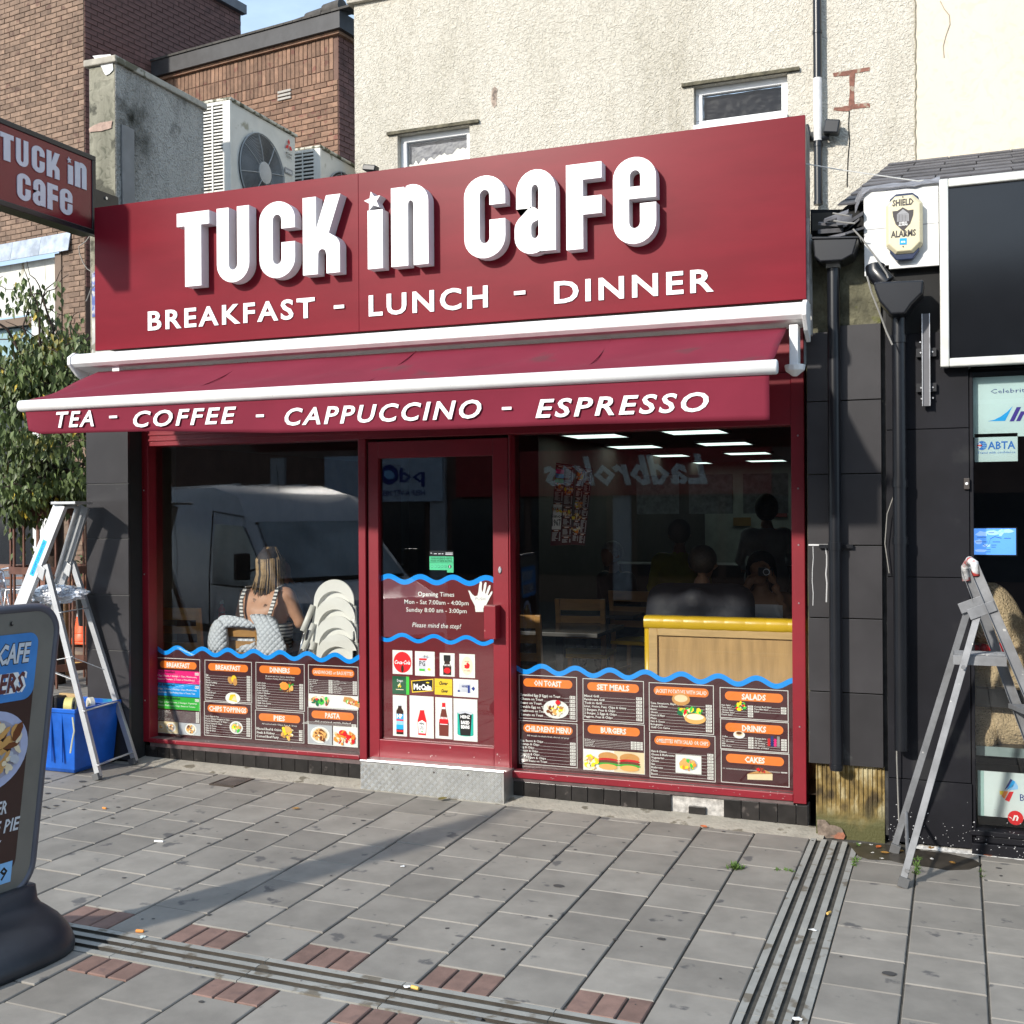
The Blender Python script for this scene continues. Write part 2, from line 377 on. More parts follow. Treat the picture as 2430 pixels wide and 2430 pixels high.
def leafq(x, y, s, m, name, label, cat, rz, group=None, hz=.004):
    mb = MB(); z = zg(x, y)
    pts = []; n = 7
    for i in range(n + 1):
        t = i / n; wd = math.sin(math.pi * t) ** .8 * .32 * s
        pts.append(((t - .5)*s, wd, .3*s*(t-.5)**2 + hz + wd*.35)); 
    vs = [(p[0], p[1], p[2]) for p in pts] + [(p[0], -p[1], p[2]) for p in pts] + [(p[0], 0, p[2] - p[1]*.3 + .001) for p in pts]
    fs = []
    for i in range(n): fs += [(i, i+1, 2*n+2+i+1, 2*n+2+i), (n+1+i, n+2+i, 2*n+2+i+1, 2*n+2+i)]
    cr, sr = math.cos(rz), math.sin(rz)
    mb.add([(x + a*cr - b*sr, y + a*sr + b*cr, z + c) for a, b, c in vs], fs)
    o = mb.build(name, m, recalc=False); so = o.modifiers.new('thick', 'SOLIDIFY'); so.thickness = .0008
    return tag(o, label, cat, group)
LEAFB = mat('dead_leaf', (.30, .15, .03), .6, var=.3, scale=40); LEAFO = mat('orange_leaf', (.50, .12, .03), .6, var=.3, scale=40)
p = PG(1050, 1900); leafq(p.x, p.y, .075, mat('olive_leaf', (.17, .13, .02), .6, var=.3, scale=40), 'dead_leaf', 'curled olive dead leaf lying before the metal door step', 'leaf', 1.2, hz=.008)
p = PG(702, 1921); leafq(p.x, p.y, .05, LEAFB, 'dead_leaf', 'small brown curled leaf on the slabs between grate and door step', 'leaf', .3)
p = PG(1670, 1964); leafq(p.x, p.y, .05, LEAFO, 'dead_leaf', 'small orange dead leaf at the foot of the white patched tiles', 'leaf', -.5)
for i, (q, wh) in enumerate((((2100, 2026), 'just left of the far foot of the spattered ladder'), ((2085, 2012), 'against the mossy wall foot'), ((2260, 2050), 'in the middle of the wet stain right of the ladder'), ((2345, 2032), 'on dry slabs right of the wet stain'), ((2210, 2014), 'at the foot of the black pier behind the ladder'), ((2372, 2026), 'at the foot of the travel shop plinth'), ((2136, 2022), 'touching the far foot of the spattered ladder'))):
    p = PG(*q); leafq(p.x, p.y, .045, LEAFO if i % 2 else LEAFB, 'fallen_leaf', ('orange' if i % 2 else 'brown') + ' leaf scrap ' + wh, 'leaf', i*1.1, 'leaf scraps by the right ladder')
def butt(px, py, label, rz, m, l=.03, r=.004, cat='cigarette end', name='cigarette_end', n=8):
    p = PG(px, py); mb = MB(); z = zg(p.x, p.y) + r; d = Vector((math.cos(rz), math.sin(rz), 0))*l/2
    mb.tube([Vector((p.x, p.y, z)) - d, Vector((p.x, p.y, z)) + d*.2, Vector((p.x, p.y, z)) + d], [r, r, r*.9], n); return tag(mb.build(name, m), label, cat)
butt(332, 2213, 'orange cigarette end above the left end of the long ribbed channel', .2, mat('filter_orange', (.75, .28, .05), .7), .034, .007)
butt(985, 2348, 'yellow cigarette end in the middle of the long ribbed channel', -.2, mat('filter_yellow', (.7, .45, .12), .7), .034, .007)
butt(248, 1920, 'orange cigarette end on slabs near the blue box ladder', -.2, mat('filter_orange', (.75, .28, .05), .7), .03, .006)
butt(1967, 2169, 'yellow cigarette end lying in the ribbed channel by the yellow wall', 1.2, mat('filter_yellow', (.7, .45, .12), .7), .03, .006)
def scrap(px, py, s, label, rz=0, m=None, name='paper_scrap', cat='litter', group=None):
    p = PG(px, py); mb = MB(); RR = random.Random(int(px)); n = 9; pts = []
    for i in range(n):
        a = 2*math.pi*i/n; r_ = s*RR.uniform(.5, 1); pts.append((p.x + r_*math.cos(a), p.y + r_*.8*math.sin(a), zg(p.x, p.y) + .002 + RR.uniform(0, s*.28)))
    mb.add(pts + [(p.x, p.y, zg(p.x, p.y) + s*.35)], [(i, (i+1) % n, n) for i in range(n)])
    o = mb.build(name, m or PWHITE, recalc=False); so = o.modifiers.new('thick', 'SOLIDIFY'); so.thickness = .001; return tag(o, label, cat, group)
scrap(955, 2057, .017, 'small white paper scrap in the middle of the paving before the door')
scrap(965, 2344, .020, 'crumpled white paper scrap beside the yellow cigarette end in the channel')
scrap(338, 2226, .022, 'chewed grey white scrap beside the orange cigarette end at the channel', m=flat('grey_scrap', (.5, .55, .52)))
scrap(1929, 2209, .022, 'white torn paper scrap lying across the ribbed channel by the wall')
scrap(1893, 2420, .020, 'white paper scrap at the near end of the ribbed channel')
for i, q in enumerate(((2067, 2006), (2092, 2038), (2070, 2024), (2212, 2039), (2040, 2003))): scrap(*q, .014, 'tiny pale chip lying ' + ('just right of the ribbed channel end', 'left of the near ladder foot', 'midway between channel and far ladder foot', 'at the right end of the wet stain', 'nearest the ribbed channel edge')[i] + ' on wet slabs', group='pale chips by the mossy wall', m=flat('chip', (.6, .58, .54)))
butt(377, 1999, 'white paper roll end lying on the slabs right of the menu board', .2, PWHITE, .05, .006, 'litter', 'paper_scrap')
GUM = mat('old_gum', (.055, .052, .05), .8); 
def spot(px, py, s, m=GUM, el=.75, name='gum_spot', mb=None):
    p = PG(px, py); RR = random.Random(int(px*3+py)); pts = []
    for i in range(12):
        a = 2*math.pi*i/12; r_ = s*RR.uniform(.85, 1.1); x = p.x + r_*math.cos(a); y = p.y + el*r_*math.sin(a); pts.append((x, y, zg(x, y) + .0022))
    mb.add(pts, [tuple(range(12))])
mb = MB()
for q in ((196, 1855, .028), (200, 1866, .016), (331, 1872, .012), (113, 1848, .025), (113, 1883, .02), (133, 1912, .018), (150, 1902, .012), (106, 1915, .018), (115, 1918, .014), (198, 1921, .014), (280, 1916, .016), (267, 1942, .014), (430, 1985, .013), (1326, 2103, .028), (862, 1948, .016), (933, 2230, .022), (2110, 2311, .028), (1570, 2229, .02), (1460, 2230, .012), (478, 2378, .013), (1136, 2419, .014), (2370, 2061, .016), (1480, 2000, .01), (1291, 2007, .01)): spot(*q, mb=mb)
R5 = random.Random(11)
for i in range(110):
    x = R5.uniform(-5.8, .6); y = R5.uniform(3.0, 6.4); s = R5.choice((.004, .005, .006, .008, .012)); pts = [(x + s*R5.uniform(.6, 1.2)*math.cos(a*1.047), y + s*R5.uniform(.6, 1.2)*math.sin(a*1.047), 0) for a in range(6)]
    mb.add([(a, b, zg(a, b) + .0021) for a, b, _ in pts], [tuple(range(6))])
tag(mb.build('gum_spot', GUM, pave, recalc=False), kind='stuff')
WET = mat('wet_stain', (.05, .042, .032), .3, var=.3, scale=15)
mb = MB()
def patch(px_pts, dz, mb):
    ps = [PG(*q) for q in px_pts]; mb.add([(p.x, p.y, zg(p.x, p.y) + dz) for p in ps], [tuple(range(len(ps)))])
patch([(2010, 2000), (2112, 2006), (2180, 2018), (2250, 2026), (2310, 2040), (2330, 2052), (2300, 2064), (2250, 2066), (2200, 2058), (2150, 2052), (2112, 2042), (2060, 2040), (2037, 2032)], .0025, mb)
tag(mb.build('water_stain', WET, pave, recalc=False), kind='stuff')
WEED = mat('weed_green', (.09, .16, .03), .6, var=.3, scale=30)
def weeds(name, pts, n, s, label, cat='weed'):
    mb = MB(); RR = random.Random(len(pts)*7 + n)
    for (px, py) in pts:
        p = PG(px, py)
        for i in range(n):
            a = RR.uniform(0, 6.28); r_ = RR.uniform(0, s*.9); x = p.x + r_*math.cos(a)*.8; y = p.y + r_*math.sin(a); z = zg(x, y); h = s*RR.uniform(.3, 1); b = RR.uniform(0, 6.28); wd = s*.16
            mb.add([(x - wd*math.sin(b), y + wd*math.cos(b), z), (x + wd*math.sin(b), y - wd*math.cos(b), z), (x + h*.8*math.cos(b), y + h*.8*math.sin(b), z + h*.6)], [(0, 1, 2)])
    return tag(mb.build(name, WEED, recalc=False), label, cat)
weeds('weed', [(1748, 2056), (1742, 2060), (1752, 2062)], 26, .045, 'tuft of green weed in a slab joint left of the ribbed channel')
weeds('weed', [(1800+140*.326, 2064), (1800+200*.326, 2065), (1800+240*.326, 2068)], 14, .025, 'low weeds along the cross joint touching the ribbed channel')
weeds('weed', [(2032, 2040), (2028, 2047), (2026, 2054), (2038, 2008)], 16, .028, 'weeds along the right edge of the ribbed channel by the wall')
weeds('weed', [(2176, 2052), (2175, 2062), (2174, 2072), (2177, 2040)], 20, .03, 'weeds in the long slab joint beneath the paint spattered ladder')
weeds('weed', [(2330, 2068), (2332, 2080)], 16, .022, 'small weeds in the slab joint right of the wet stain')

BR_L = mat('tan_brick', (.195, .130, .092), .85, var=.22, scale=9, rand=.24, bump=.5, bscale=60, bdist=.004, spots=((.13, .075, .055), 6, .60))
BR_M = mat('brown_brick', (.20, .118, .078), .85, var=.22, scale=9, rand=.28, bump=.5, bscale=60, bdist=.004, spots=((.16, .07, .05), 6, .60))
BR_D = mat('shaded_brick', (.13, .062, .052), .85, var=.3, scale=5, bump=.5, bscale=60, bdist=.004)  # darker brick for the sides away from the sun: shade put into the colour
BR_Y = mat('yellow_brick', (.42, .26, .08), .85, var=.2, scale=9, rand=.15)
BMORT = mat('brick_mortar', (.20, .14, .10), .95, var=.2, scale=20)
BMORTL = mat('pale_mortar', (.17, .12, .09), .95, var=.2, scale=20)
bmesh_c = {}
def brickmesh(w, h, m, t=.03):
    key = (round(w, 3), round(h, 3), m.name)
    if key not in bmesh_c:
        b = MB(); a, c = w/2, h/2; ch = .004
        fr = [(-a, 0, -c), (a, 0, -c), (a, 0, c), (-a, 0, c)]; bk = [(x, t, z) for x, _, z in fr]; fi = [(x*(1-ch/a), -.003, z*(1-ch/c)) for x, _, z in fr]
        b.add(fi + fr + bk, [(0, 1, 2, 3)] + [(4+i, 4+(i+1) % 4, (i+1) % 4, i) for i in range(4)] + [(8+i, 8+(i+1) % 4, 4+(i+1) % 4, 4+i) for i in range(4)])
        bmesh_c[key] = b.mesh('brick', m)
    return bmesh_c[key]
def project(v):
    v = v - Vector((0, 0, EYE)); w_ = v.dot(CFW)
    return (1215 + CF*v.dot(CR)/w_, 1215 - CF*v.dot(CU)/w_) if w_ > .1 else (-9e9, 0)
def brick_wall(parent, org, rdir, L_, H_, m, mort, name='brick', skip=None, limit=300, bw=.225, bh=.075, jt=.011, seen=lambda q: True, soldier=(), seed=1, counter=None, bed=True):
    """org: lower left corner; bricks stand 8 mm proud of the mortar; the first `limit` seen are parts, the rest one stuff part"""
    RR = random.Random(seed); rd = Vector(rdir).normalized(); nd = Vector((rd.y, -rd.x, 0)); org = Vector(org)
    rz = math.atan2(rd.y, rd.x); rest = MB(); cand = []
    row = 0; z = 0
    def place(u, zc, w_, h_):
        if skip and skip(u, zc): return
        c = org + rd*u + Vector((0, 0, zc)); cand.append((c, w_, h_, seen(project(c))))
    while z < H_ - .02:
        sold = None
        for (a, b) in soldier:
            if a <= z < b - .01: sold = (a, b)
        if sold:
            hh = sold[1] - sold[0]; n = int(L_ / bh)
            for i in range(n): place((i + .5)*bh, sold[0] + hh/2, bh - jt, hh - jt)
            z = sold[1]; continue
        n = int(L_ / bw) + 1; o = (row % 2) * bw/2
        u = -o
        while u < L_:
            a = max(u, 0); b = min(u + bw, L_)
            if b - a > .05: place((a + b)/2, z + bh/2, b - a - jt, bh - jt)
            u += bw
        z += bh; row += 1
    cand.sort(key=lambda c: not c[3]); left = counter if counter is not None else [limit]
    for c, w_, h_, s in cand:
        if s and left[0] > 0:
            left[0] -= 1; put(brickmesh(w_, h_, m), name, parent, c + nd*(.008 + RR.uniform(-.002, .003)), (0, 0, rz))
        else:
            a, b = w_/2, h_/2; f = c + nd*.009; U = Vector((0, 0, b)); A = rd*a; B = nd*.012
            rest.add([f - A - U, f + A - U, f + A + U, f - A + U] + [f - A - U - B, f + A - U - B, f + A + U - B, f - A + U - B], [(0, 1, 2, 3), (4, 5, 1, 0), (5, 6, 2, 1), (6, 7, 3, 2), (7, 4, 0, 3)])
    if rest.f: tag(rest.build(name, m, parent, recalc=False), kind='stuff')
def wall_grid(name, mats, parent, x0, x1, z0, z1, Y, T, holes=()):
    mb = MB(); xs = sorted({x0, x1, *[h[0] for h in holes], *[h[1] for h in holes]}); zs = sorted({z0, z1, *[h[2] for h in holes], *[h[3] for h in holes]})
    for i in range(len(xs) - 1):
        for j in range(len(zs) - 1):
            cx, cz = (xs[i]+xs[i+1])/2, (zs[j]+zs[j+1])/2
            if any(h[0] < cx < h[1] and h[2] < cz < h[3] for h in holes): continue
            mb.quad((xs[i], Y, zs[j]), (xs[i+1], Y, zs[j]), (xs[i+1], Y, zs[j+1]), (xs[i], Y, zs[j+1]))
            mb.quad((xs[i], Y+T, zs[j]), (xs[i], Y+T, zs[j+1]), (xs[i+1], Y+T, zs[j+1]), (xs[i+1], Y+T, zs[j]))
    for h in list(holes):
        mb.quad((h[0], Y, h[2]), (h[0], Y, h[3]), (h[0], Y+T, h[3]), (h[0], Y+T, h[2])); mb.quad((h[1], Y, h[2]), (h[1], Y+T, h[2]), (h[1], Y+T, h[3]), (h[1], Y, h[3]))
        mb.quad((h[0], Y, h[2]), (h[0], Y+T, h[2]), (h[1], Y+T, h[2]), (h[1], Y, h[2])); mb.quad((h[0], Y, h[3]), (h[1], Y, h[3]), (h[1], Y+T, h[3]), (h[0], Y+T, h[3]))
    mb.quad((x0, Y, z0), (x0, Y, z1), (x0, Y+T, z1), (x0, Y+T, z0)); mb.quad((x1, Y, z0), (x1, Y+T, z0), (x1, Y+T, z1), (x1, Y, z1)); mb.quad((x0, Y, z1), (x1, Y, z1), (x1, Y+T, z1), (x0, Y+T, z1))
    return mb.build(name, mats, parent, recalc=False)
def roughcast(name, col, col2, stain, amount=.5, bs=.9, sc=34, dist=.035, patch=None):
    m = mat(name, col, .95, var=.05, scale=2, spec=.2)
    n = m.node_tree.nodes; l = m.node_tree.links.new; b = n['Principled BSDF']
    tc = n.new('ShaderNodeTexCoord'); vo = n.new('ShaderNodeTexNoise'); vo.inputs['Scale'].default_value = sc; vo.inputs['Detail'].default_value = 3; vo.inputs['Distortion'].default_value = 1.6; l(tc.outputs['Object'], vo.inputs['Vector'])
    bp = n.new('ShaderNodeBump'); bp.inputs['Strength'].default_value = bs; bp.inputs['Distance'].default_value = dist; l(vo.outputs['Fac'], bp.inputs['Height']); l(bp.outputs[0], b.inputs['Normal'])
    mp = n.new('ShaderNodeMapping'); mp.inputs['Scale'].default_value = (1.3, 1.3, .35); l(tc.outputs['Object'], mp.inputs[0])
    st = n.new('ShaderNodeTexNoise'); st.inputs['Scale'].default_value = 1.1; st.inputs['Detail'].default_value = 9; st.inputs['Roughness'].default_value = .68; l(mp.outputs[0], st.inputs['Vector'])
    rp = n.new('ShaderNodeValToRGB'); rp.color_ramp.elements[0].position = .47; rp.color_ramp.elements[1].position = .70; rp.color_ramp.elements[1].color = (amount, amount, amount, 1); l(st.outputs['Fac'], rp.inputs[0])
    pit = n.new('ShaderNodeValToRGB'); pit.color_ramp.elements[0].position = .36; pit.color_ramp.elements[0].color = (.55, .55, .55, 1); pit.color_ramp.elements[1].position = .47; pit.color_ramp.elements[1].color = (0, 0, 0, 1); l(vo.outputs['Fac'], pit.inputs[0])
    ad = n.new('ShaderNodeMath'); ad.operation = 'MULTIPLY_ADD'; ad.inputs[1].default_value = .55; l(pit.outputs[0], ad.inputs[0]); l(rp.outputs[0], ad.inputs[2]); ad.use_clamp = True
    big = n.new('ShaderNodeTexNoise'); big.inputs['Scale'].default_value = .8; l(tc.outputs['Object'], big.inputs['Vector'])
    m1 = n.new('ShaderNodeMix'); m1.data_type = 'RGBA'; m1.inputs['A'].default_value = (*col, 1); m1.inputs['B'].default_value = (*col2, 1); l(big.outputs['Fac'], m1.inputs['Factor'])
    m2 = n.new('ShaderNodeMix'); m2.data_type = 'RGBA'; m2.inputs['B'].default_value = (*stain, 1); l(m1.outputs['Result'], m2.inputs['A']); l(ad.outputs[0], m2.inputs['Factor'])
    l(m2.outputs['Result'], b.inputs['Base Color'])
    if patch:
        pn = n.new('ShaderNodeTexNoise'); pn.inputs['Scale'].default_value = patch[1]; pn.inputs['Detail'].default_value = 8; l(tc.outputs['Object'], pn.inputs['Vector'])
        pr = n.new('ShaderNodeValToRGB'); pr.color_ramp.elements[0].position = patch[2]; pr.color_ramp.elements[1].position = patch[2] + patch[3]; l(pn.outputs['Fac'], pr.inputs[0])
        m3 = n.new('ShaderNodeMix'); m3.data_type = 'RGBA'; m3.inputs['B'].default_value = (*patch[0], 1); l(m2.outputs['Result'], m3.inputs['A']); l(pr.outputs[0], m3.inputs['Factor']); l(m3.outputs['Result'], b.inputs['Base Color'])
    return m
CREAM = roughcast('cream_roughcast', (.565, .53, .455), (.61, .575, .50), (.30, .27, .20), .45, .8, 32, .03)
CREAMS = roughcast('smooth_cream', (.66, .58, .46), (.68, .61, .50), (.5, .43, .34), .22, .25, 9, .01)
FIN = roughcast('grey_roughcast', (.50, .48, .44), (.42, .41, .38), (.10, .095, .08), .85, .9, 30, .03, patch=((.035, .034, .025), 1.5, .60, .08))
FINF = roughcast('peeling_render', (.36, .34, .27), (.28, .27, .21), (.10, .10, .075), .9, .5, 12, .02, patch=((.09, .088, .07), 3.2, .52, .03))
COPING = mat('weathered_coping', (.40, .37, .31), .9, var=.25, scale=7, spots=((.13, .12, .08), 7, .55))
YC = 9.6
cafe = thing('cafe_building', (-3.1, 9.6, 0), 'cream roughcast building with two small upper windows standing behind the red cafe sign', 'building')
wl = P(840, 12, YC); W1 = (P(*k2(325, 735), YC), P(*k2(715, 850), YC)); W2 = (P(*k3(150, 480), YC), P(*k3(657, 612), YC))
h1 = (W1[0].x, W1[1].x, W1[1].z - .06, P(*k2(520, 700), YC).z); h2 = (W2[0].x, W2[1].x, P(*k3(400, 648), YC).z, P(*k3(400, 430), YC).z)
xr = P(2172, 200, YC).x
cw = wall_grid('rendered_wall', CREAM, cafe, wl.x, xr, 3.5, wl.z, YC, .22, (h1, h2))
mb = MB(); mb.box(wl.x - .06, wl.x + 6, YC - .05, YC + .3, wl.z + .001, wl.z + .07); mb.build('coping', COPING, cafe, bevel=.01)
mb = MB(); mb.box(wl.x + .0, wl.x + .2, YC + .221, 16, 3.5, wl.z - .3); mb.build('return_wall', CREAM, cafe)
UPVC = mat('white_upvc', (.78, .79, .80), .3, var=.04)
GLASS1 = glass('plain_glass', (.93, .95, .94), boost=1.0)
def small_window(h, cov):
    x0, x1, z0, z1 = h; fr = .06
    mb = MB(); y0, y1 = YC + .07, YC + .13
    mb.box(x0, x1, y0, y1, z0, z0 + fr); mb.box(x0, x1, y0, y1, z1 - fr, z1); mb.box(x0, x0 + fr, y0, y1, z0 + fr, z1 - fr); mb.box(x1 - fr, x1, y0, y1, z0 + fr, z1 - fr)
    wn = mb.build('window', UPVC, cafe, bevel=.006)
    if cov: tag(wn, 'window covered inside with crinkled black plastic sheet')
    else: tag(wn, 'white window with torn white film along its pane')
    mb = MB(); a = x0 + fr; b = x1 - fr; c = z0 + fr; d = z1 - fr; mb.quad((a, y0 + .03, c), (b, y0 + .03, c), (b, y0 + .03, d), (a, y0 + .03, d)); mb.build('pane', GLASS1, wn, recalc=False)
    mb = MB(); n, m_ = 40, 14; RR = random.Random(4)
    from mathutils import noise
    vs = []
    for j in range(m_ + 1):
        for i in range(n + 1):
            u = i/n; v = j/m_; q = Vector((u*5 + (4 if cov else 0), v*2.2, 0)); hgt = noise.fractal(Vector((q.x*1.6 + q.y, q.y*2.2 - q.x*.6, 2)), .8, 2.1, 4) * (.012 if cov else .006)
            vs.append((a + u*(b - a), y0 + .062 + hgt, c + v*(d - c)))
    fs = [(j*(n+1) + i, j*(n+1) + i + 1, (j+1)*(n+1) + i + 1, (j+1)*(n+1) + i) for j in range(m_) for i in range(n)]
    mb.add(vs, fs)
    mb.build('plastic_sheet' if cov else 'blind', mat('black_polythene', (.006, .006, .010), .42, var=.1, spec=.06) if cov else mat('grey_blind', (.16, .16, .19), .5, var=.2, scale=12), wn, smooth=cov, recalc=False)
    if not cov:
        mb = MB(); pts = [(a, y0+.034, c)]; RR = random.Random(9)
        for i in range(24): t = i/23; pts.append((a + (b-a)*t, y0 + .034, c + (d-c)*(.18 + .35*t + RR.uniform(-.1, .12))))
        pts.append((b, y0+.034, c)); mb.poly(pts); mb.build('torn_film', mat('torn_film', (.68, .66, .62), .5, var=.15, scale=18), wn, recalc=False)
small_window(h1, False); small_window(h2, True)
for h, e in ((h1, .10), (h2, .10)):
    mb = MB(); mb.box(h[0] - e, h[1] + e, YC - .03, YC + .05, h[3] + .002, h[3] + .03); mb.build('lintel_drip', mat('mossy_drip', (.10, .09, .06), .9, var=.5, scale=14), cafe)
mb = MB(); mb.box(h1[0] + .001, h1[1] - .001, YC - .03, YC + .068, h1[2] - .05, h1[2] - .002); mb.build('window_sill', UPVC, cafe); mb = MB(); mb.box(h2[0] + .001, h2[1] - .001, YC - .03, YC + .068, h2[2] - .05, h2[2] - .002); mb.build('window_sill', UPVC, cafe)
RAW = mat('raw_brick_patch', (.20, .09, .065), .9, var=.3, scale=25, spots=((.32, .26, .2), 20, .55))
RAWG = mat('raw_render_patch', (.34, .27, .22), .9, var=.3, scale=30, spots=((.15, .12, .1), 20, .55))
def ragged(name, poly_px, Y, m, parent, jit=1.2, off=.004, sub=5):
    RR = random.Random(len(poly_px)); pts = []
    for i, (x, y) in enumerate(poly_px):
        x2, y2 = poly_px[(i+1) % len(poly_px)]
        for k in range(sub): t = k/sub; pts.append(P(x + (x2-x)*t + RR.uniform(-jit, jit), y + (y2-y)*t + RR.uniform(-jit, jit), Y - off))
    mb = MB(); mb.poly(pts); return mb.build(name, m, parent, recalc=False)
ragged('bare_patch', [k2(*q) for q in ((835, 480), (850, 465), (862, 480), (860, 565), (845, 580), (832, 560))], YC, RAWG, cafe)
ragged('bare_patch', [k3(*q) for q in ((900, 393), (1000, 378), (1100, 362), (1100, 382), (1020, 395), (1016, 480), (1018, 560), (1100, 555), (1100, 578), (1005, 588), (985, 600), (905, 598), (908, 580), (985, 570), (992, 480), (990, 405), (905, 415))], YC, RAW, cafe, .8, sub=3)
cr = [k3(*q) for q in ((990, 600), (986, 680), (992, 760), (984, 840), (980, 930), (978, 1010))]
mb = MB(); mb.tube([P(*q, YC - .001) for q in cr], .005, 4); mb.build('crack', PBLACK, cafe)
rs = R; mb = MB(); pts = [P(2172 + rs.uniform(-2, 2), y, YC - .002) for y in range(0, 400, 12)]; mb.tube(pts, .006, 4); mb.build('render_edge', mat('render_edge', (.3, .27, .2), .9, var=.3, scale=30), cafe)
mb = MB(); mb.box(-5.62, -.95, 6.75, YC - .01, 3.55, 3.70); mb.build('flat_roof', mat('roof_felt', (.06, .06, .06), .9, var=.3, scale=4), cafe)
mb = MB(); mb.box(-5.5, -.80, 6.62, 6.75, 2.75, 3.7); mb.build('upper_wall', FIN, cafe)
fin = tag(wall_grid('side_wall', FIN, cafe, -5.90, -5.66, 2.8, 5.05, 6.6, 1.03), None); 
mb = MB(); mb.box(-5.90, -5.66, 6.60, 7.95, 0, 2.799); mb.build('side_wall', FIN, cafe)
mb = MB(); mb.box(-5.93, -5.635, 6.57, 7.65, 5.05, 5.10); mb.build('coping', COPING, cafe, bevel=.008)
mb = MB(); mb.quad((-5.895, 6.596, 2.8), (-5.665, 6.596, 2.8), (-5.665, 6.596, 5.045), (-5.895, 6.596, 5.045)); mb.build('front_render', FINF, cafe, recalc=False)
ragged('white_flake', [k1(*q) for q in ((500, 305), (600, 292), (612, 330), (608, 380), (575, 410), (550, 370), (520, 325))], 6.592, mat('flaking_white', (.66, .66, .66), .8, var=.15, scale=20), cafe, 2, sub=3)
ragged('pink_flake', [k1(*q) for q in ((480, 690), (540, 660), (605, 650), (600, 690), (550, 705), (480, 715))], 6.592, mat('pinkish_patch', (.36, .25, .2), .8, var=.25, scale=24), cafe, 1, sub=3)
mb = MB(); a = P(211, 646, 6.59); b = P(224, 752, 6.59); mb.quad((-5.88, 6.592, b.z), (-5.665, 6.592, b.z), (-5.665, 6.592, a.z), (-5.88, 6.592, a.z)); mb.build('blue_paint', mat('faded_blue_paint', (.12, .17, .42), .8, var=.3, scale=10, spots=((.5, .5, .5), 12, .5)), cafe, recalc=False)
mb = MB(); mb.quad((-5.88, 6.5915, 2.81), (-5.665, 6.5915, 2.81), (-5.665, 6.5915, b.z - .01), (-5.88, 6.5915, b.z - .01)); mb.build('pale_paint', mat('peeling_white_paint', (.50, .50, .47), .8, var=.2, scale=10, spots=((.22, .22, .17), 9, .56)), cafe, recalc=False)
mb = MB(); mb.box(-5.655, -5.645, 6.65, 6.78, 4.0, 4.62); 
mb.build('cable_trunking', mat('grey_trunking', (.2, .2, .2), .6), cafe)
WIRE = mat('grey_wire', (.25, .24, .22), .6)
mb = MB(); mb.tube([P(*k1(*q), 6.45) for q in ((490, 1265), (465, 1300), (425, 1330), (430, 1370), (450, 1420), (470, 1450), (508, 1475))], .004, 5); mb.tube([P(*k1(*q), 6.5) for q in ((465, 1625), (490, 1560), (512, 1540))], .004, 5)
mb.build('loose_cable', WIRE, cafe)
TW = mat('tile_grout', (.12, .12, .115), .8)
TBED = mat('tile_bed', (.015, .015, .015), .9)
LPX = (-5.80, -5.425)
mb = MB(); mb.box(LPX[0] + .004, LPX[1] - .004, 6.452, 6.60, 0, 2.80); pier = mb.build('left_pier', TBED, cafe)
zs = [P(208, y, 6.44).z for y in (1674, 1540, 1410, 1278, 1149)]; zs = [0.05] + [z + .0 for z in zs] + [zs[-1] + .40, 2.80]
def tile_on(parent, x0, x1, z0, z1, Y, m=TILE, g_=.006, name='tile', t=.02):
    mb = MB(); mb.box(x0 + g_/2, x1 - g_/2, Y, Y + t, z0 + g_/2, z1 - g_/2); return mb.build(name, m, parent, bevel=.0015)
for i in range(len(zs) - 1):
    if zs[i+1] - zs[i] > .03: tile_on(pier, LPX[0], LPX[1], zs[i], zs[i+1], 6.432)
mb = MB(); mb.box(LPX[0] + .006, LPX[1] - .006, 6.440, 6.452, .05, 2.79); mb.build('grout', TW, pier)
PT = mat('black_plinth_tile', (.018, .016, .015), .28, var=.4, scale=9, rand=.2, spots=((.07, .06, .055), 16, .62))
YF = 6.58
pitch = .1035
mb = MB(); mb.box(-5.42, -.80, YF + .03, YF + .12, -.06, .10); plinth = mb.build('plinth', mat('plinth_mortar', (.42, .40, .37), .9, var=.3, scale=30, bump=.6, bscale=60), cafe)
def ztop(x): return .152 if x < -3.68 else (.125 if x < -2.6 else .1185)
zT = P(600, 1782, YF).z
i = 0; x = -5.42
whitex = (P(1200 + .326*1165, 1890, YF).x, P(1200 + .326*1535, 1900, YF).x)
while x < -.81:
    x1 = min(x + pitch, -.80)
    if not (-3.70 < (x + x1)/2 < -2.64):
        zb = zg(x, YF) + .005
        if whitex[0] - .02 < (x+x1)/2 < whitex[1] + .02:
            if whitex[0] + .09 < (x+x1)/2 < whitex[1] - .06: tile_on(plinth, x, x1, zb, zb + .055, YF + .010, PT, .004)
        else: tile_on(plinth, x, x1, zb, .125 if x < -2.7 else .1, YF + .010, PT, .004)
    x = x1
mb = MB()
Yr = 6.50
xa, xb = -.782, P(2095, 1400, 6.46).x
mb.box(xa + .002, xb - .004, 6.485, 6.62, P(1985, 1816, 6.46).z, 3.3); rp_ = mb.build('right_pier', mat('rubble_render', (.10, .095, .06), .9, var=.5, scale=7, bump=1, bscale=18, bdist=.03, spots=((.11, .12, .02), 6, .6)), cafe)
ty = [P(1985, y, 6.46).z for y in (1816, 1643, 1467, 1294, 1125, 951, 772)]
xm = P(1972, 1400, 6.46).x
for i in range(len(ty) - 1):
    tile_on(rp_, xa + .004, xm, ty[i], ty[i+1] - (.03 if i == 5 else 0), 6.462, TILE, .006); tile_on(rp_, xm, xb, ty[i], ty[i+1], 6.462, TILE, .006)
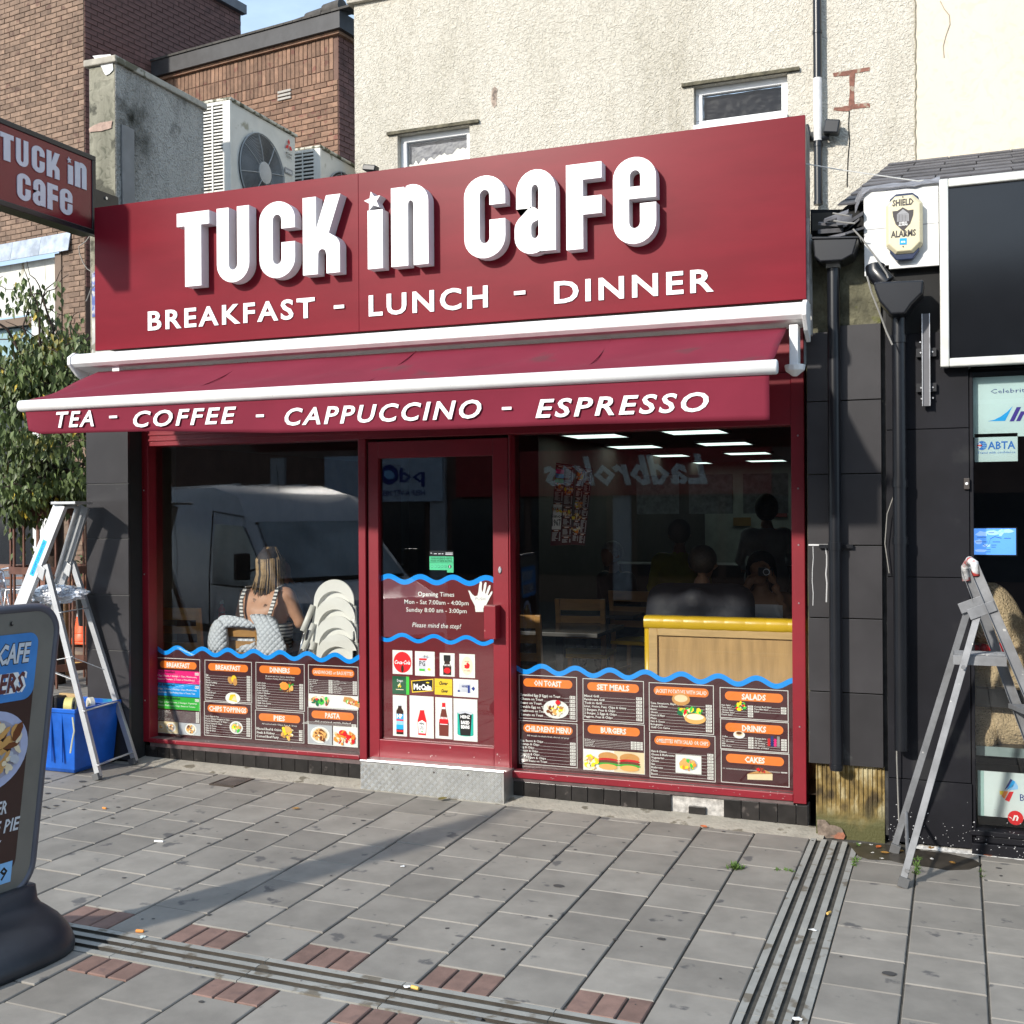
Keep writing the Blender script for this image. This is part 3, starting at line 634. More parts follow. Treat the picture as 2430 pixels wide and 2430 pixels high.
mb = MB(); mb.tube([P(1929 - .0*i, 1297 + i*28, 6.460) + Vector((R.uniform(-.004, .004), 0, 0)) for i in range(6)], .0022, 4); mb.tube([P(1960, 1297 + i*22, 6.460) + Vector((R.uniform(-.006, .006), 0, 0)) for i in range(7)], .004, 4)
mb.box(xa + .01, xm - .0, 6.4585, 6.4615, ty[3] - .003, ty[3] + .006); mb.build('paint_drip', mat('paint_drip', (.55, .55, .55), .6), rp_)
def moss_mat():
    m = mat('mossy_adhesive', (.30, .20, .05), .8, var=.3, scale=12, bump=.8, bscale=70, bdist=.006)
    n = m.node_tree.nodes; l = m.node_tree.links.new; b = n['Principled BSDF']
    tc = n.new('ShaderNodeTexCoord'); se = n.new('ShaderNodeSeparateXYZ'); l(tc.outputs['Object'], se.inputs[0])
    nz = n.new('ShaderNodeTexNoise'); nz.inputs['Scale'].default_value = 9; nz.inputs['Detail'].default_value = 8; mp = n.new('ShaderNodeMapping'); mp.inputs['Scale'].default_value = (1.5, 1, 1); l(tc.outputs['Object'], mp.inputs[0]); l(mp.outputs[0], nz.inputs['Vector'])
    rp = n.new('ShaderNodeValToRGB'); e = rp.color_ramp.elements; e[0].position = .34; e[0].color = (.06, .04, .015, 1); e[1].position = .68; e[1].color = (.46, .40, .24, 1); e.new(.5).color = (.22, .15, .045, 1); l(nz.outputs['Fac'], rp.inputs[0])
    n2 = n.new('ShaderNodeTexNoise'); n2.inputs['Scale'].default_value = 7; n2.inputs['Detail'].default_value = 6; l(tc.outputs['Object'], n2.inputs['Vector'])
    ma = n.new('ShaderNodeMath'); ma.operation = 'MULTIPLY_ADD'; ma.inputs[1].default_value = -3.2; ma.inputs[2].default_value = .55; l(se.outputs['Z'], ma.inputs[0])
    m2 = n.new('ShaderNodeMath'); m2.operation = 'ADD'; l(ma.outputs[0], m2.inputs[0]); l(n2.outputs['Fac'], m2.inputs[1])
    r2 = n.new('ShaderNodeValToRGB'); r2.color_ramp.elements[0].position = .48; r2.color_ramp.elements[1].position = .95; l(m2.outputs[0], r2.inputs[0])
    mx = n.new('ShaderNodeMix'); mx.data_type = 'RGBA'; mx.inputs['B'].default_value = (.075, .072, .022, 1); l(rp.outputs[0], mx.inputs['A']); l(r2.outputs[0], mx.inputs['Factor']); l(mx.outputs['Result'], b.inputs['Base Color'])
    return m
MOSS = moss_mat()
x0 = -.745; x1 = xb; nr = 15; mb = MB(); vs = []; nz_ = 22; RR = random.Random(5)
cols = nr*6
for j in range(nz_ + 1):
    z = -.05 + j*(ty[0] + .05)/nz_
    for i in range(cols + 1):
        u = i/cols; ph = (u*nr) % 1; rib = max(0, math.sin(ph*math.pi*2))**.7 * .012
        rib *= min(1, max(0, (z - .08)/.12)); vs.append((x0 + u*(x1-x0), 6.505 - rib + RR.uniform(-.0005, .0005) - (.006 if z < .06 else 0), z))
mb.add(vs, [(j*(cols+1)+i, j*(cols+1)+i+1, (j+1)*(cols+1)+i+1, (j+1)*(cols+1)+i) for j in range(nz_) for i in range(cols)])
mb.build('mossy_wall_foot', MOSS, cafe, recalc=False)
ragged('crumbled_brick', [(1800+x*.326, 1800+y*.326) for x, y in ((430, 440), (480, 450), (520, 480), (600, 500), (635, 560), (620, 588), (500, 580), (430, 560))], 6.485, mat('crumbled_brick', (.17, .13, .10), .9, var=.3, scale=30, bump=1, bscale=40, spots=((.3, .12, .07), 12, .5)), cafe, 1.5, sub=3)
def pipe(name, pts, r, label, m=BLACKP, collars=(), loc=None):
    t = thing(name, loc or pts[-1], label, 'drainpipe')
    mb = MB(); mb.tube(pts, r, 16); mb.build('pipe', m, t, smooth=True, sharp=40)
    for a, b in collars: mb = MB(); mb.tube([a, b], r*1.14, 16); mb.build('collar', m, t, smooth=True, sharp=40)
    return t
yu = YC - .07; pt_ = P(1940, -60, yu); pb_ = P(1940, 482, yu); xu = (P(1940, 200, yu)).x; PR = .034
a = lambda y: Vector((xu, yu, P(1940, y, yu).z))
t = pipe('upper_drainpipe', [a(-120), a(485)], PR, 'black drainpipe with white painted length on the cream upper wall', collars=[(a(73), a(80)), (a(342), a(349)), (a(478), a(486))])
mb = MB(); mb.tube([a(186), a(335)], PR + .002, 16, caps=False); mb.build('white_section', mat('chalky_white', (.62, .62, .62), .8, var=.1, scale=20, spots=((.03, .03, .03), 9, .64)), t, smooth=True)
fl = thing('floodlight', (xu, yu - .05, a(315).z), 'small black twin floodlight on the upper drainpipe right of the red sign', 'floodlight')
for sx, dz in ((-1, 0), (1, .02)):
    c = Vector((xu + sx*.115, yu - .02, a(315).z + dz)); mb = MB(); mb.obox(c, (.06, 0, -.01*sx), (0, .05, 0), (.01*sx, 0, .055)); mb.build('lamp_head', BLACKP, fl, bevel=.012)
mb = MB(); mb.tube([(xu - .09, yu, a(330).z), (xu + .09, yu, a(330).z)], .02, 8); mb.build('bracket', BLACKP, fl)
fl2 = thing('camera_lamp', P(884, 402, 6.5), 'small black lamp peeping over the top edge of the red sign', 'lamp')
mb = MB(); c = P(880, 400, 6.45); mb.obox(c, (.045, 0, -.008), (0, .03, 0), (.004, 0, .018)); mb.bar(c, c - Vector((.0, 0, .12)), .02, .02); mb.build('lamp_head', BLACKP, fl2, bevel=.006)
cb = MB(); cb.tube([P(1912, 389, 6.3), P(2000, 404, 6.5), P(2180, 430, 6.42), P(2192, 428, 6.4)], .0035, 5); tag(cb.build('cable', mat('pale_cable', (.5, .5, .48), .5)), 'thin pale cable strung from the red sign to the alarm board', 'cable')
YH = 6.40
hop = thing('hopper_drainpipe', (P(1978, 1500, YH).x, YH, .3), 'black hopper and drainpipe between the cafe window and the mossy wall', 'drainpipe')
mb = MB(); mb.prism([P(*k3(*q), 6.29) for q in ((790, 1275), (1040, 1272), (1010, 1372), (950, 1405), (830, 1412), (800, 1385))], (0, .17, 0)); mb.build('hopper', BLACKP, hop, bevel=.008)
mb = MB(); mb.prism([P(*k3(*q), 6.28) for q in ((786, 1276), (1046, 1272), (1046, 1284), (786, 1290))], (0, .18, 0)); mb.build('hopper_rim', BLACKP, hop, bevel=.004)
xp = P(1978, 700, YH).x
for z0, z1, dx in ((P(1978, 1300, YH).z, P(1978, 632, YH).z, 0), (P(1990, 1828, YH).z, P(1978, 1300, YH).z, 0)):
    mb = MB(); mb.tube([(xp, YH, z0), (xp, YH, z1)], .034, 18); mb.build('pipe', BLACKP, hop, smooth=True, sharp=40)
for py in (1300, 1826): z = P(1978, py, YH).z; mb = MB(); mb.tube([(xp, YH, z - .012 + (.02 if py > 1800 else 0)), (xp, YH, z + .03)], .0385, 18); mb.build('collar', BLACKP, hop, smooth=True, sharp=40)
z = P(1978, 1297, YH).z; mb = MB(); mb.box(xp - .09, xp + .09, YH + .035, YH + .05, z - .01, z + .01); mb.build('pipe_clip', BLACKP, hop)
mb = MB(); mb.box(xp - .035, xp + .035, YH - .04, YH + .03, P(1978, 637, YH).z, P(1978, 628, YH).z); mb.build('pipe_clip', mat('dull_grey', (.28, .28, .26), .6), hop)
x2 = P(2133, 900, 6.36).x; Y2 = 6.38
hop2 = thing('hopper_drainpipe', (x2, Y2, .3), 'black hopper and drainpipe beneath the white alarm board', 'drainpipe')
mb = MB(); mb.prism([P(*k3(*q), 6.24) for q in ((1120, 1520), (1392, 1508), (1385, 1580), (1325, 1640), (1290, 1692), (1212, 1696), (1150, 1622), (1126, 1560))], (0, .17, 0)); mb.build('hopper', BLACKP, hop2, bevel=.01)
mb = MB(); mb.tube([P(*k3(1130, 1440), 6.34), P(*k3(1132, 1470), 6.33), P(*k3(1165, 1505), 6.32), P(*k3(1190, 1530), 6.32)], .052, 18); mb.build('elbow', BLACKP, hop2, smooth=True, sharp=50)
for py0, py1, r in ((748, 800, .036), (800, 1275, .036), (1275, 1780, .036)): mb = MB(); mb.tube([(x2, Y2, P(2133, py1, Y2).z), (x2, Y2, P(2133, py0, Y2).z)], r, 18); mb.build('pipe', BLACKP, hop2, smooth=True, sharp=40)
for py in (805, 1283, 1147): z = P(2133, py, Y2).z; mb = MB(); mb.tube([(x2, Y2, z - .02), (x2, Y2, z + .02)], .041, 18); mb.build('collar', BLACKP, hop2, smooth=True, sharp=40)
mb = MB(); z = P(2130, 748, Y2).z; mb.box(x2 - .05, x2 + .05, Y2 - .05, Y2 + .04, z, z + .012); mb.build('pipe_clip', BLACKP, hop2)
deb = thing('roof_rubble', P(2000, 540, 6.6), 'broken slate and dark felt jumbled above the black hopper by the cream wall', 'rubble')
mb = MB(); mb.prism([P(*k3(*q), 6.62) for q in ((790, 1150), (905, 1145), (912, 1235), (790, 1245))], (0, .03, 0)); mb.build('slate_piece', mat('brown_grey_slate', (.075, .068, .055), .8, var=.2, scale=8), deb)
mb = MB(); mb.prism([P(*k3(*q), 6.7) for q in ((780, 1130), (1060, 1130), (1070, 1300), (780, 1290))], (0, .03, 0)); mb.build('backing_board', TBED, deb)
RR = random.Random(21)
for i in range(16):
    q = k3(RR.uniform(880, 1050), RR.uniform(1160, 1265)); c = P(*q, 6.6 - RR.uniform(0, .2)); mb = MB(); an = RR.uniform(-.5, .9); mb.obox(c, (RR.uniform(.03, .08)*math.cos(an), .01, RR.uniform(.03, .05)*math.sin(an)), (0, RR.uniform(.02, .05), .01), (0, 0, RR.uniform(.004, .012)))
    mb.build('slate_piece', mat('broken_slate', (.10, .10, .11), .7, var=.4, scale=12, rand=.5), deb)
mb = MB()
for pts in (((900, 1150), (960, 1160), (990, 1165)), ((905, 1190), (960, 1200), (1020, 1205)), ((1010, 1235), (1060, 1290), (1120, 1370), (1190, 1475), (1200, 1500)), ((1085, 1490), (1110, 1580), (1150, 1680), (1190, 1790), (1222, 1860))):
    mb.tube([P(*k3(*q), 6.27) for q in pts], .0045, 5)
mb.build('loose_cable', WIRE, deb)
mb = MB(); mb.tube([P(2120, 1178, 6.42), P(2105, 1220, 6.42), P(2100, 1290, 6.43), P(2110, 1360, 6.44)], .003, 5); tag(mb.build('cable', WIRE), 'thin curved grey cable halfway up the black wall beside the second pipe', 'cable')
mb = MB(); mb.tube([P(2128, 1700, 6.42), P(2128, 1800, 6.42), P(2133, 1950, 6.44)], .004, 5); tag(mb.build('cable', WIRE), 'short grey cable below the second pipe end near the ladder foot', 'cable')
ACW = mat('ac_white', (.62, .61, .56), .45, var=.06, scale=7, spots=((.30, .29, .22), 6, .64)); ACG = mat('ac_grille', (.30, .31, .31), .5, var=.1); ACD = mat('ac_dark', (.02, .02, .022), .6)
def ac_unit(y0, x1, z1, dep, wid, hgt, label, big):
    t = thing('air_conditioner', (x1 - dep/2, y0 + wid/2, z1 - hgt), label, 'air conditioner', 'air conditioners on the flat roof')
    x0 = x1 - dep; z0 = z1 - hgt
    mb = MB(); mb.box(x0 + .01, x1 - .012, y0 + .03, y0 + wid, z0, z1 - .01); mb.build('case', ACW, t, bevel=.012)
    mb = MB(); mb.box(x0 - .01, x1 + .01, y0 - .004, y0 + wid + .01, z1 - .012, z1 + .014); mb.build('lid', mat('ac_lid', (.5, .48, .4), .6, var=.2, scale=14, spots=((.09, .09, .05), 15, .5)), t, bevel=.008)
    mb = MB(); gw = .075
    for a, b in ((x0, x0 + .02), (x1 - gw, x1)): mb.box(a, b, y0, y0 + .03, z0, z1 - .012)
    mb.box(x0 + .02, x1 - gw, y0, y0 + .03, z1 - .04, z1 - .012); mb.build('corner_panel', ACW, t, bevel=.004)
    mb = MB(); mb.box(x0 + .02, x1 - gw, y0 + .022, y0 + .03, z0, z1 - .04); mb.build('grille_back', ACD, t)
    n = 44 if big else 24
    xs_ = [x0 + .022, (x0 + x1 - gw)/2 - .004, x1 - gw - .002]
    for i in range(n):
        z = z1 - .05 - i*(hgt - .06)/n; mb = MB(); mb.box(x0 + .02, x1 - gw, y0 + .004, y0 + .020, z - (hgt/n)*.48, z - (hgt/n)*.05); mb.build('louvre', ACW, t)
    mb = MB(); c = (x0 + .02 + x1 - gw)/2; mb.box(c - .007, c + .007, y0 - .002, y0 + .004, z0, z1 - .04); mb.build('rib', ACW, t)
    r = min(wid*.36, .34); cy = y0 + wid*.46; cz = z1 - .13 - r - (.03 if big else 0)
    mb = MB(); mb.lathe((x1 - .014, cy, cz), [(r, 0), (r, .006)], 32, 'x'); mb.build('fan_well', ACD, t)
    for k in range(5):
        mb = MB(); a0 = k*2*math.pi/5
        pts = []
        for s_ in range(5):
            rr = r*(.25 + .68*s_/4); pts.append((x1 - .002, cy + rr*math.cos(a0 + .10*s_), cz + rr*math.sin(a0 + .10*s_)))
        for s_ in range(4, -1, -1):
            rr = r*(.25 + .68*s_/4); pts.append((x1 - .006, cy + rr*math.cos(a0 + .55 + .15*s_), cz + rr*math.sin(a0 + .55 + .15*s_)))
        mb.poly(pts); mb.build('fan_blade', mat('fan_blade', (.06, .06, .065), .5), t, recalc=False)
    mb = MB()
    nr_ = 22 if big else 10
    for i in range(nr_):
        rr = r*(.30 + .70*i/(nr_ - 1)); pts = [(x1 + .004 + .022*(1 - (rr/r)**2), cy + rr*math.cos(a_), cz + rr*math.sin(a_)) for a_ in [2*math.pi*k/36 for k in range(37)]]; mb.tube(pts, .0022 if i < nr_-1 else .007, 4, False)
    tag(mb.build('fan_grille', ACG, t), kind='stuff')
    for k in range(8):
        a_ = k*math.pi/4 + .2; mb = MB(); mb.tube([(x1 + .026, cy + r*.2*math.cos(a_), cz + r*.2*math.sin(a_)), (x1 + .022, cy + r*.6*math.cos(a_), cz + r*.6*math.sin(a_)), (x1 + .006, cy + r*math.cos(a_), cz + r*math.sin(a_))], .005, 5); mb.build('spoke', ACG, t)
    mb = MB(); mb.lathe((x1 + .02, cy, cz), [(r*.28, 0), (r*.28, .012), (r*.2, .018), (.001, .020)], 24, 'x'); mb.build('hub', mat('ac_hub', (.42, .42, .41), .4), t, smooth=True, sharp=40)
    if big:
        pr = Print((x1 + .001, 0, 0), (0, 1, 0), (0, 0, 1), (1, 0, 0), None); cy2 = y0 + wid - .13; cz2 = z1 - .13
        for ang in (90, 210, 330):
            a_ = rad(ang); cx_, cc = cy2 + .032*math.cos(a_), cz2 + .032*math.sin(a_); d1 = Vector((math.cos(a_), math.sin(a_))); d2 = Vector((-d1.y, d1.x)); s_ = .032
            pr.poly([(cx_ - d1.x*s_, cc - d1.y*s_), (cx_ + d2.x*s_*.58, cc + d2.y*s_*.58), (cx_ + d1.x*s_, cc + d1.y*s_), (cx_ - d2.x*s_*.58, cc - d2.y*s_*.58)], PRED, 1)
        pr.text('MITSUBISHI', cy2, cz2 - .085, .020, PBLACK, 1, .10, 'c', .02); pr.text('ELECTRIC', cy2, cz2 - .115, .020, PBLACK, 1, .085, 'c', .02)
        pr.rect(y0 + wid - .20, cz2 - .26, y0 + wid - .07, cz2 - .21, PGREY, 1); pr.text('INVERTER', y0 + wid - .135, cz2 - .25, .022, PWHITE, 2, .10, 'c', .02)
        pr.build('badge', t)
    return t
ac_unit(8.0, -5.667, 5.27, .30, 1.03, 1.30, 'large white air conditioner with round fan and red diamond badge on the roof', True)
ac_unit(9.2, P(760, 350, 9.2).x, P(745, 349, 9.2).z, .33, .95, .9, 'smaller white air conditioner behind, half hidden by the red sign', False)
YS = 6.25
sx0, sx1 = P(224.5, 660, YS).x, P(1912, 490, YS).x
sz1 = (P(226, 495, YS).z + P(1912, 269, YS).z)/2; sz0 = (P(224, 826, YS).z + P(1912, 718, YS).z)/2
sign = thing('fascia_sign', ((sx0+sx1)/2, YS, sz0), 'long red shop fascia with raised white letters reading TUCK in CAFE', 'sign')
seams = [sx0, P(851, 600, YS).x, sx1]
for i in range(2):
    mb = MB(); mb.box(seams[i] + .0005, seams[i+1] - .0005, YS, YS + .028, sz0, sz1); mb.build('panel', REDF, sign, bevel=.002)
mb = MB(); mb.box(sx0 + .01, sx1 - .012, YS + .03, YS + .30, sz0 + .02, sz1 - .02); mb.build('sign_box', mat('weathered_edge', (.16, .15, .13), .8, var=.4, scale=9), sign)
mb = MB(); mb.box(sx1 - .010, sx1 + .012, YS + .034, YS + .06, sz0 - .05, sz1 - .55); mb.box(sx1 - .006, sx1 + .016, YS + .10, YS + .15, sz0 - .18, sz1 - .62); mb.build('edge_trim', mat('old_grey_trim', (.3, .29, .27), .7, var=.3, scale=14), sign)

def arc(cx, cy, rx, ry, a0, a1, n=9): return [(cx + rx*math.cos(rad(a0 + (a1-a0)*i/n)), cy + ry*math.sin(rad(a0 + (a1-a0)*i/n))) for i in range(n+1)]
S_ = .145
def L_T(): return [[(0, 1), (.46, 1), (.46, .82), (.345, .82), (.345, 0), (.115, 0), (.115, .82), (0, .82)]]
def L_U():
    w = .43; return [[(0, 1), (.16, 1)] + [(.16, .24)] + arc(w/2, .24, .055, .075, 180, 360) + [(w-.16, 1), (w, 1)] + arc(w/2, .25, w/2, .25, 0, -180, 14)]
def L_C():
    w = .46; r = .23; g_ = .17
    return [arc(w/2, .76, r, .24, 0, 180, 14) + arc(w/2, .25, r, .25, 180, 360, 14) + [(w, .46), (w - .175, .46), (w-.175, .25)] + arc(w/2, .25, .055, .07, 360, 180, 8) + [(w/2 - .055, .75)] + arc(w/2, .76, .055, .07, 180, 0, 8) + [(w - .175, .64), (w, .64)]]
def L_K():
    w = .48; return [[(0, 1), (.17, 1), (.17, .58), (.30, 1), (w, 1), (.33, .52)] + arc(.30, .34, .17, .16, 60, 0, 6) + [(.47, 0), (.30, 0), (.30, .24)] + arc(.245, .26, .05, .06, 0, 180, 6) + [(.19, 0), (.0, 0)]]
def L_i(): return [[(0, 0), (.19, 0), (.19, .74), (0, .74)]]
def L_star():
    c = (.12, .87); return [[(c[0] + (.13 if k % 2 == 0 else .058)*math.sin(k*math.pi/5 - .2), c[1] + (.13 if k % 2 == 0 else .058)*math.cos(k*math.pi/5 - .2)) for k in range(10)]]
def L_n():
    w = .48; return [[(0, .985), (.17, .985), (.185, .94)] + arc(.27, .79, .21, .215, 110, 0, 9) + [(w, 0), (w - .19, 0), (w - .19, .76)] + arc(.255, .76, .035, .05, 0, 180, 6) + [(.22, 0), (0, 0)]]
def L_a():
    w = .46
    return [arc(.235, .74, .225, .26, 0, 180, 12) + [(.01, .545), (.185, .545), (.185, .72)] + arc(.225, .76, .04, .06, 180, 0, 6) + [(.265, .66)] + arc(.17, .42, .12, .14, 40, 90, 3)[::1] + arc(.20, .30, .21, .20, 130, 180, 5) + arc(.19, .20, .20, .20, 180, 300, 8) + [(.275, .06), (.29, .02), (.46, .02)],
            [(.265, .40)] + arc(.225, .32, .045, .06, 110, 180, 4) + arc(.225, .24, .045, .06, 180, 290, 5) + [(.265, .22)]]
def L_F(): w = .42; return [[(0, 0), (.20, 0), (.20, .40), (w, .40), (w, .61), (.20, .61), (.20, .81), (w, .81), (w, 1), (0, 1)]]
def L_e():
    w = .47
    return [arc(w/2, .76, w/2, .24, 0, 180, 14) + arc(w/2, .25, w/2, .25, 180, 360, 14) + [(w, .46), (w - .175, .46), (w - .175, .25)] + arc(w/2, .25, .06, .07, 360, 180, 8) + [(w/2 - .06, .52), (w, .52)],
            [(w/2 - .05, .66), (w/2 + .065, .66)] + arc(w/2 + .0075, .78, .0575, .07, 0, 180, 8)]
def outline_mesh(splines, sx, sz, x, z, Y, depth, name, mats, parent, plane=None, bev=0):
    cu = bpy.data.curves.new('o', 'CURVE'); cu.dimensions = '2D'; cu.fill_mode = 'BOTH'; cu.extrude = depth/2
    for s in splines:
        sp = cu.splines.new('POLY'); sp.points.add(len(s) - 1); sp.use_cyclic_u = True
        for i, (a, b) in enumerate(s): sp.points[i].co = (a*sx, b*sz, 0, 1)
    o = bpy.data.objects.new('o', cu); COL.objects.link(o); dg = bpy.context.evaluated_depsgraph_get(); ev = o.evaluated_get(dg)
    me = bpy.data.meshes.new_from_object(ev); bpy.data.objects.remove(o); bpy.data.curves.remove(cu)
    me.name = name; me.materials.clear()
    for m in mats: me.materials.append(m)
    for p in me.polygons: p.material_index = 0 if abs(p.normal.z) > .9 or len(mats) < 2 else 1; p.use_smooth = False
    if plane is None: M4 = Matrix(((1, 0, 0, x), (0, 0, -1, Y), (0, 1, 0, z), (0, 0, 0, 1)))
    else: M4 = plane @ Matrix.Translation((x, z, 0))
    me.transform(M4); ob = bpy.data.objects.new(name, me); COL.objects.link(ob); fixp(ob, parent); return ob
EDGE = mat('letter_edge', (.62, .62, .64), .5, var=.05)
YL = 6.165
let = [('T', L_T, k1(953, 1155), k1(1130, 1542), 'l'), ('U', L_U, k1(1168, 1125), k1(1345, 1525), 0), ('C', L_C, k1(1398, 1100), k1(1592, 1512), 0), ('K', L_K, k1(1632, 1070), k1(1838, 1484), 0),
       ('i', L_i, k2(163, 1010), k2(247, 1458), 0), ('n', L_n, k2(290, 1010), k2(493, 1447), 0), ('C', L_C, k2(684, 962), k2(908, 1418), 0), ('a', L_a, k2(960, 925), k2(1180, 1392), 0), ('F', L_F, k2(1234, 893), k2(1428, 1361), 0), ('e', L_e, k2(1487, 860), k2(1722, 1335), 0)]
wu = {'T': .46, 'U': .43, 'C': .46, 'K': .48, 'i': .19, 'n': .48, 'a': .46, 'F': .42, 'e': .47}
LZ0 = P(*k1(1050, 1542), YL).z; LZ1 = P(*k1(1040, 1143), YL).z
zs0 = []; zs1 = []
for nme, fn, a, b, _ in let:
    pa, pb = P(*a, YL), P(*b, YL); wd = pb.x - pa.x
    hh = LZ1 - LZ0
    o = outline_mesh(fn(), wd / wu[nme], hh, pa.x, LZ0, YL + .04, .08, 'letter', [WHITE, EDGE], sign)
    if nme == 'i':
        s_ = outline_mesh(L_star(), hh*.95, hh*.95, pa.x - .02, LZ0 + hh*.03, YL + .04, .08, 'star', [WHITE, EDGE], sign)
def word(parent, t, pL, pR, pB, pT, Y, name='lettering', m=WHITE, off=.022, shear=0, depth=.006, res=3, k=.5, sp=1.22):
    """a word of flat cut letters fitted between photo points: left, right (x) and bottom, top (z)"""
    a, b = P(*pL, Y), P(*pR, Y); z0, z1 = P(*pB, Y).z, P(*pT, Y).z
    vs, fs, mnx, mxx, mny, mxy = text_geo(t, off, shear, sp, res)
    sc = (b.x - a.x)/(mxx - mnx); sz = (z1 - z0)/.75
    mb = MB(); mb.add([(a.x + (x - mnx)*sc, Y, z0 + y*sz) for x, y in vs], fs); o = mb.build(name, m, parent, recalc=False)
    so = o.modifiers.new('thick', 'SOLIDIFY'); so.thickness = depth; so.offset = -1; return o
YW = YS - .008
def letters(parent, t, pL, pR, pB, pT, Y, **kw): return word(parent, t, pL, pR, pB, pT, Y, **kw)
letters(sign, 'BREAKFAST', k1(797, 1700), k1(1697, 1700), k1(825, 1778), k1(825, 1672), YW)
letters(sign, 'LUNCH', k2(170, 1600), k2(812, 1600), k2(480, 1679), k2(480, 1560), YW)
letters(sign, 'DINNER', k2(1170, 1500), k3(258, 1500), k2(1550, 1605), k2(1550, 1480), YW)
for a, b, y in ((k1(1802, 1658), k1(1857, 1658), 0), (k2(955, 1583), k2(1016, 1583), 0)):
    pa, pb = P(*a, YW), P(*b, YW); mb = MB(); mb.box(pa.x, pb.x, YW - .004, YW + .002, pa.z - .010, pa.z + .012); mb.build('dash', WHITE, sign)
XS = -5.62
ps = thing('projecting_sign', (XS, 6.3, 3.75), 'double sided red hanging sign reading TUCK in CAFE on a black bracket at the left', 'sign')
zt_, zb_ = PX(228, 365, XS).z - .02, PX(228, 555, XS).z - .01
yE = PX(228, 450, XS).y; yF = PX(-16, 400, XS).y; T_ = .13
RP = mat('sign_face_red', (.17, .012, .02), .25, var=.05)
mb = MB(); mb.box(XS - T_, XS, yF, yE, zt_ - .035, zt_); mb.box(XS - T_, XS, yF, yE, zb_, zb_ + .035); mb.box(XS - T_, XS, yE - .035, yE, zb_ + .035, zt_ - .035); mb.box(XS - T_, XS, yF, yF + .035, zb_ + .035, zt_ - .035)
mb.build('frame', BLACK, ps, bevel=.003)
mb = MB(); mb.box(XS - T_ + .008, XS - .008, yF + .035, yE - .035, zb_ + .035, zt_ - .035); mb.build('face', RP, ps)
mb = MB(); mb.box(XS - T_ + .02, XS - .02, yE, 6.6, zb_ + .02, zt_ - .22); mb.build('bracket', BLACK, ps)
mb = MB()
for z in (zb_ + .06, zt_ - .26): mb.lathe((XS - .015, yE + .12, z), [(.011, -.006), (.011, .004)], 8, 'x')
mb.build('bolt', ALU, ps)
def onsign(px, py): q = PX(px, py, XS); return q.y, q.z
z3 = lambda x, y: (x*.2174, 250 + y*.2174)
plane = Matrix(((0, 0, 1, XS - .004), (1, 0, 0, 0), (0, 1, 0, 0), (0, 0, 0, 1)))
PSW = mat('sign_print_white', (.55, .56, .62), .3, var=.03)
for nme, fn, a, b in (('T', L_T, (5, 225), (152, 560)), ('U', L_U, (178, 290), (312, 620)), ('C', L_C, (350, 375), (490, 690)), ('K', L_K, (513, 420), (655, 752)), ('i', L_i, (745, 505), (800, 800)), ('n', L_n, (820, 545), (947, 856)),
                      ('C', L_C, (190, 722), (338, 1040)), ('a', L_a, (365, 780), (500, 1095)), ('F', L_F, (520, 820), (635, 1120)), ('e', L_e, (658, 880), (793, 1180))):
    y0, za = onsign(*z3(a[0], a[1])); y1, zb = onsign(*z3(b[0], b[1])); row = zt_ - .07 if a[1] < 600 and b[0] != 338 and not (nme in 'aFe') else None
    Hi = zt_ - zb_ - .07; h_ = Hi*.36; top_ = zt_ - .035 - Hi*.105
    zz = (top_ - h_) if a[0] < 1e9 and (nme in 'TUKin' or a == (350, 375)) else (top_ - 2*h_ - Hi*.09)
    outline_mesh(fn(), (y1 - y0)/wu[nme], h_, y0, zz, 0, .006, 'letter', [PSW], ps, plane)
    if nme == 'i': outline_mesh(L_star(), h_, h_, y0 - .01, zz + .01, 0, .006, 'star', [PSW], ps, plane)

YCs, YB = 6.20, 5.50
AWN = mat('awning_fabric', (.175, .018, .036), .85, var=.07, scale=3, spec=.2, bump=.08, bscale=400, bdist=.001, stretch=(1, 1, 1), spots=((.13, .03, .04), 3, .62))
cx0, cx1 = P(182, 850, 6.12).x, P(1908, 745, 6.12).x
zc = (P(224, 828, 6.12).z + P(1900, 728, 6.12).z)/2
awn = thing('awning', ((cx0+cx1)/2, 6.2, 2.4), 'dark red folding awning with white front bar and drink names on its valance', 'awning')
mb = MB(); prof = [(6.24, zc + .0), (6.10, zc - .005), (6.06, zc - .03), (6.06, zc - .075), (6.085, zc - .095), (6.24, zc - .12)]
mb.prism([(cx0, y, z) for y, z in prof], (cx1 - cx0, 0, 0)); mb.build('cassette', WHITEM, awn, bevel=.004)
for xx in (cx1 - .004, cx0 - .02):
    mb = MB(); mb.prism([(xx, y, z) for y, z in ((6.235, zc + .005), (6.10, zc + .005), (6.05, zc - .03), (6.05, zc - .08), (6.13, zc - .15), (6.235, zc - .2))], (.024, 0, 0)); mb.build('end_cap', WHITEM, awn, bevel=.004)
mb = MB(); mb.box(cx1 - .075, cx1 - .03, 6.10, 6.20, zc - .33, zc - .12); mb.lathe((cx1 - .05, 6.13, zc - .36), [(.012, -.03), (.05, .0), (.055, .03)], 12); mb.build('arm_bracket', WHITEM, awn, bevel=.004)
mb = MB(); mb.box(cx0 + .3, cx0 + .36, 6.12, 6.22, zc - .22, zc - .1); mb.build('arm_bracket', WHITEM, awn, bevel=.004)
fx0, fx1 = P(225, 865, 6.12).x + .02, P(1866, 775, 6.12).x
bx0, bx1 = P(50, 957, YB).x, P(1846, 880, YB).x
ztp = zc - .13; zbr = (P(57, 957, YB).z + P(1840, 880, YB).z)/2
nx_, ny_ = 120, 14; vs = []
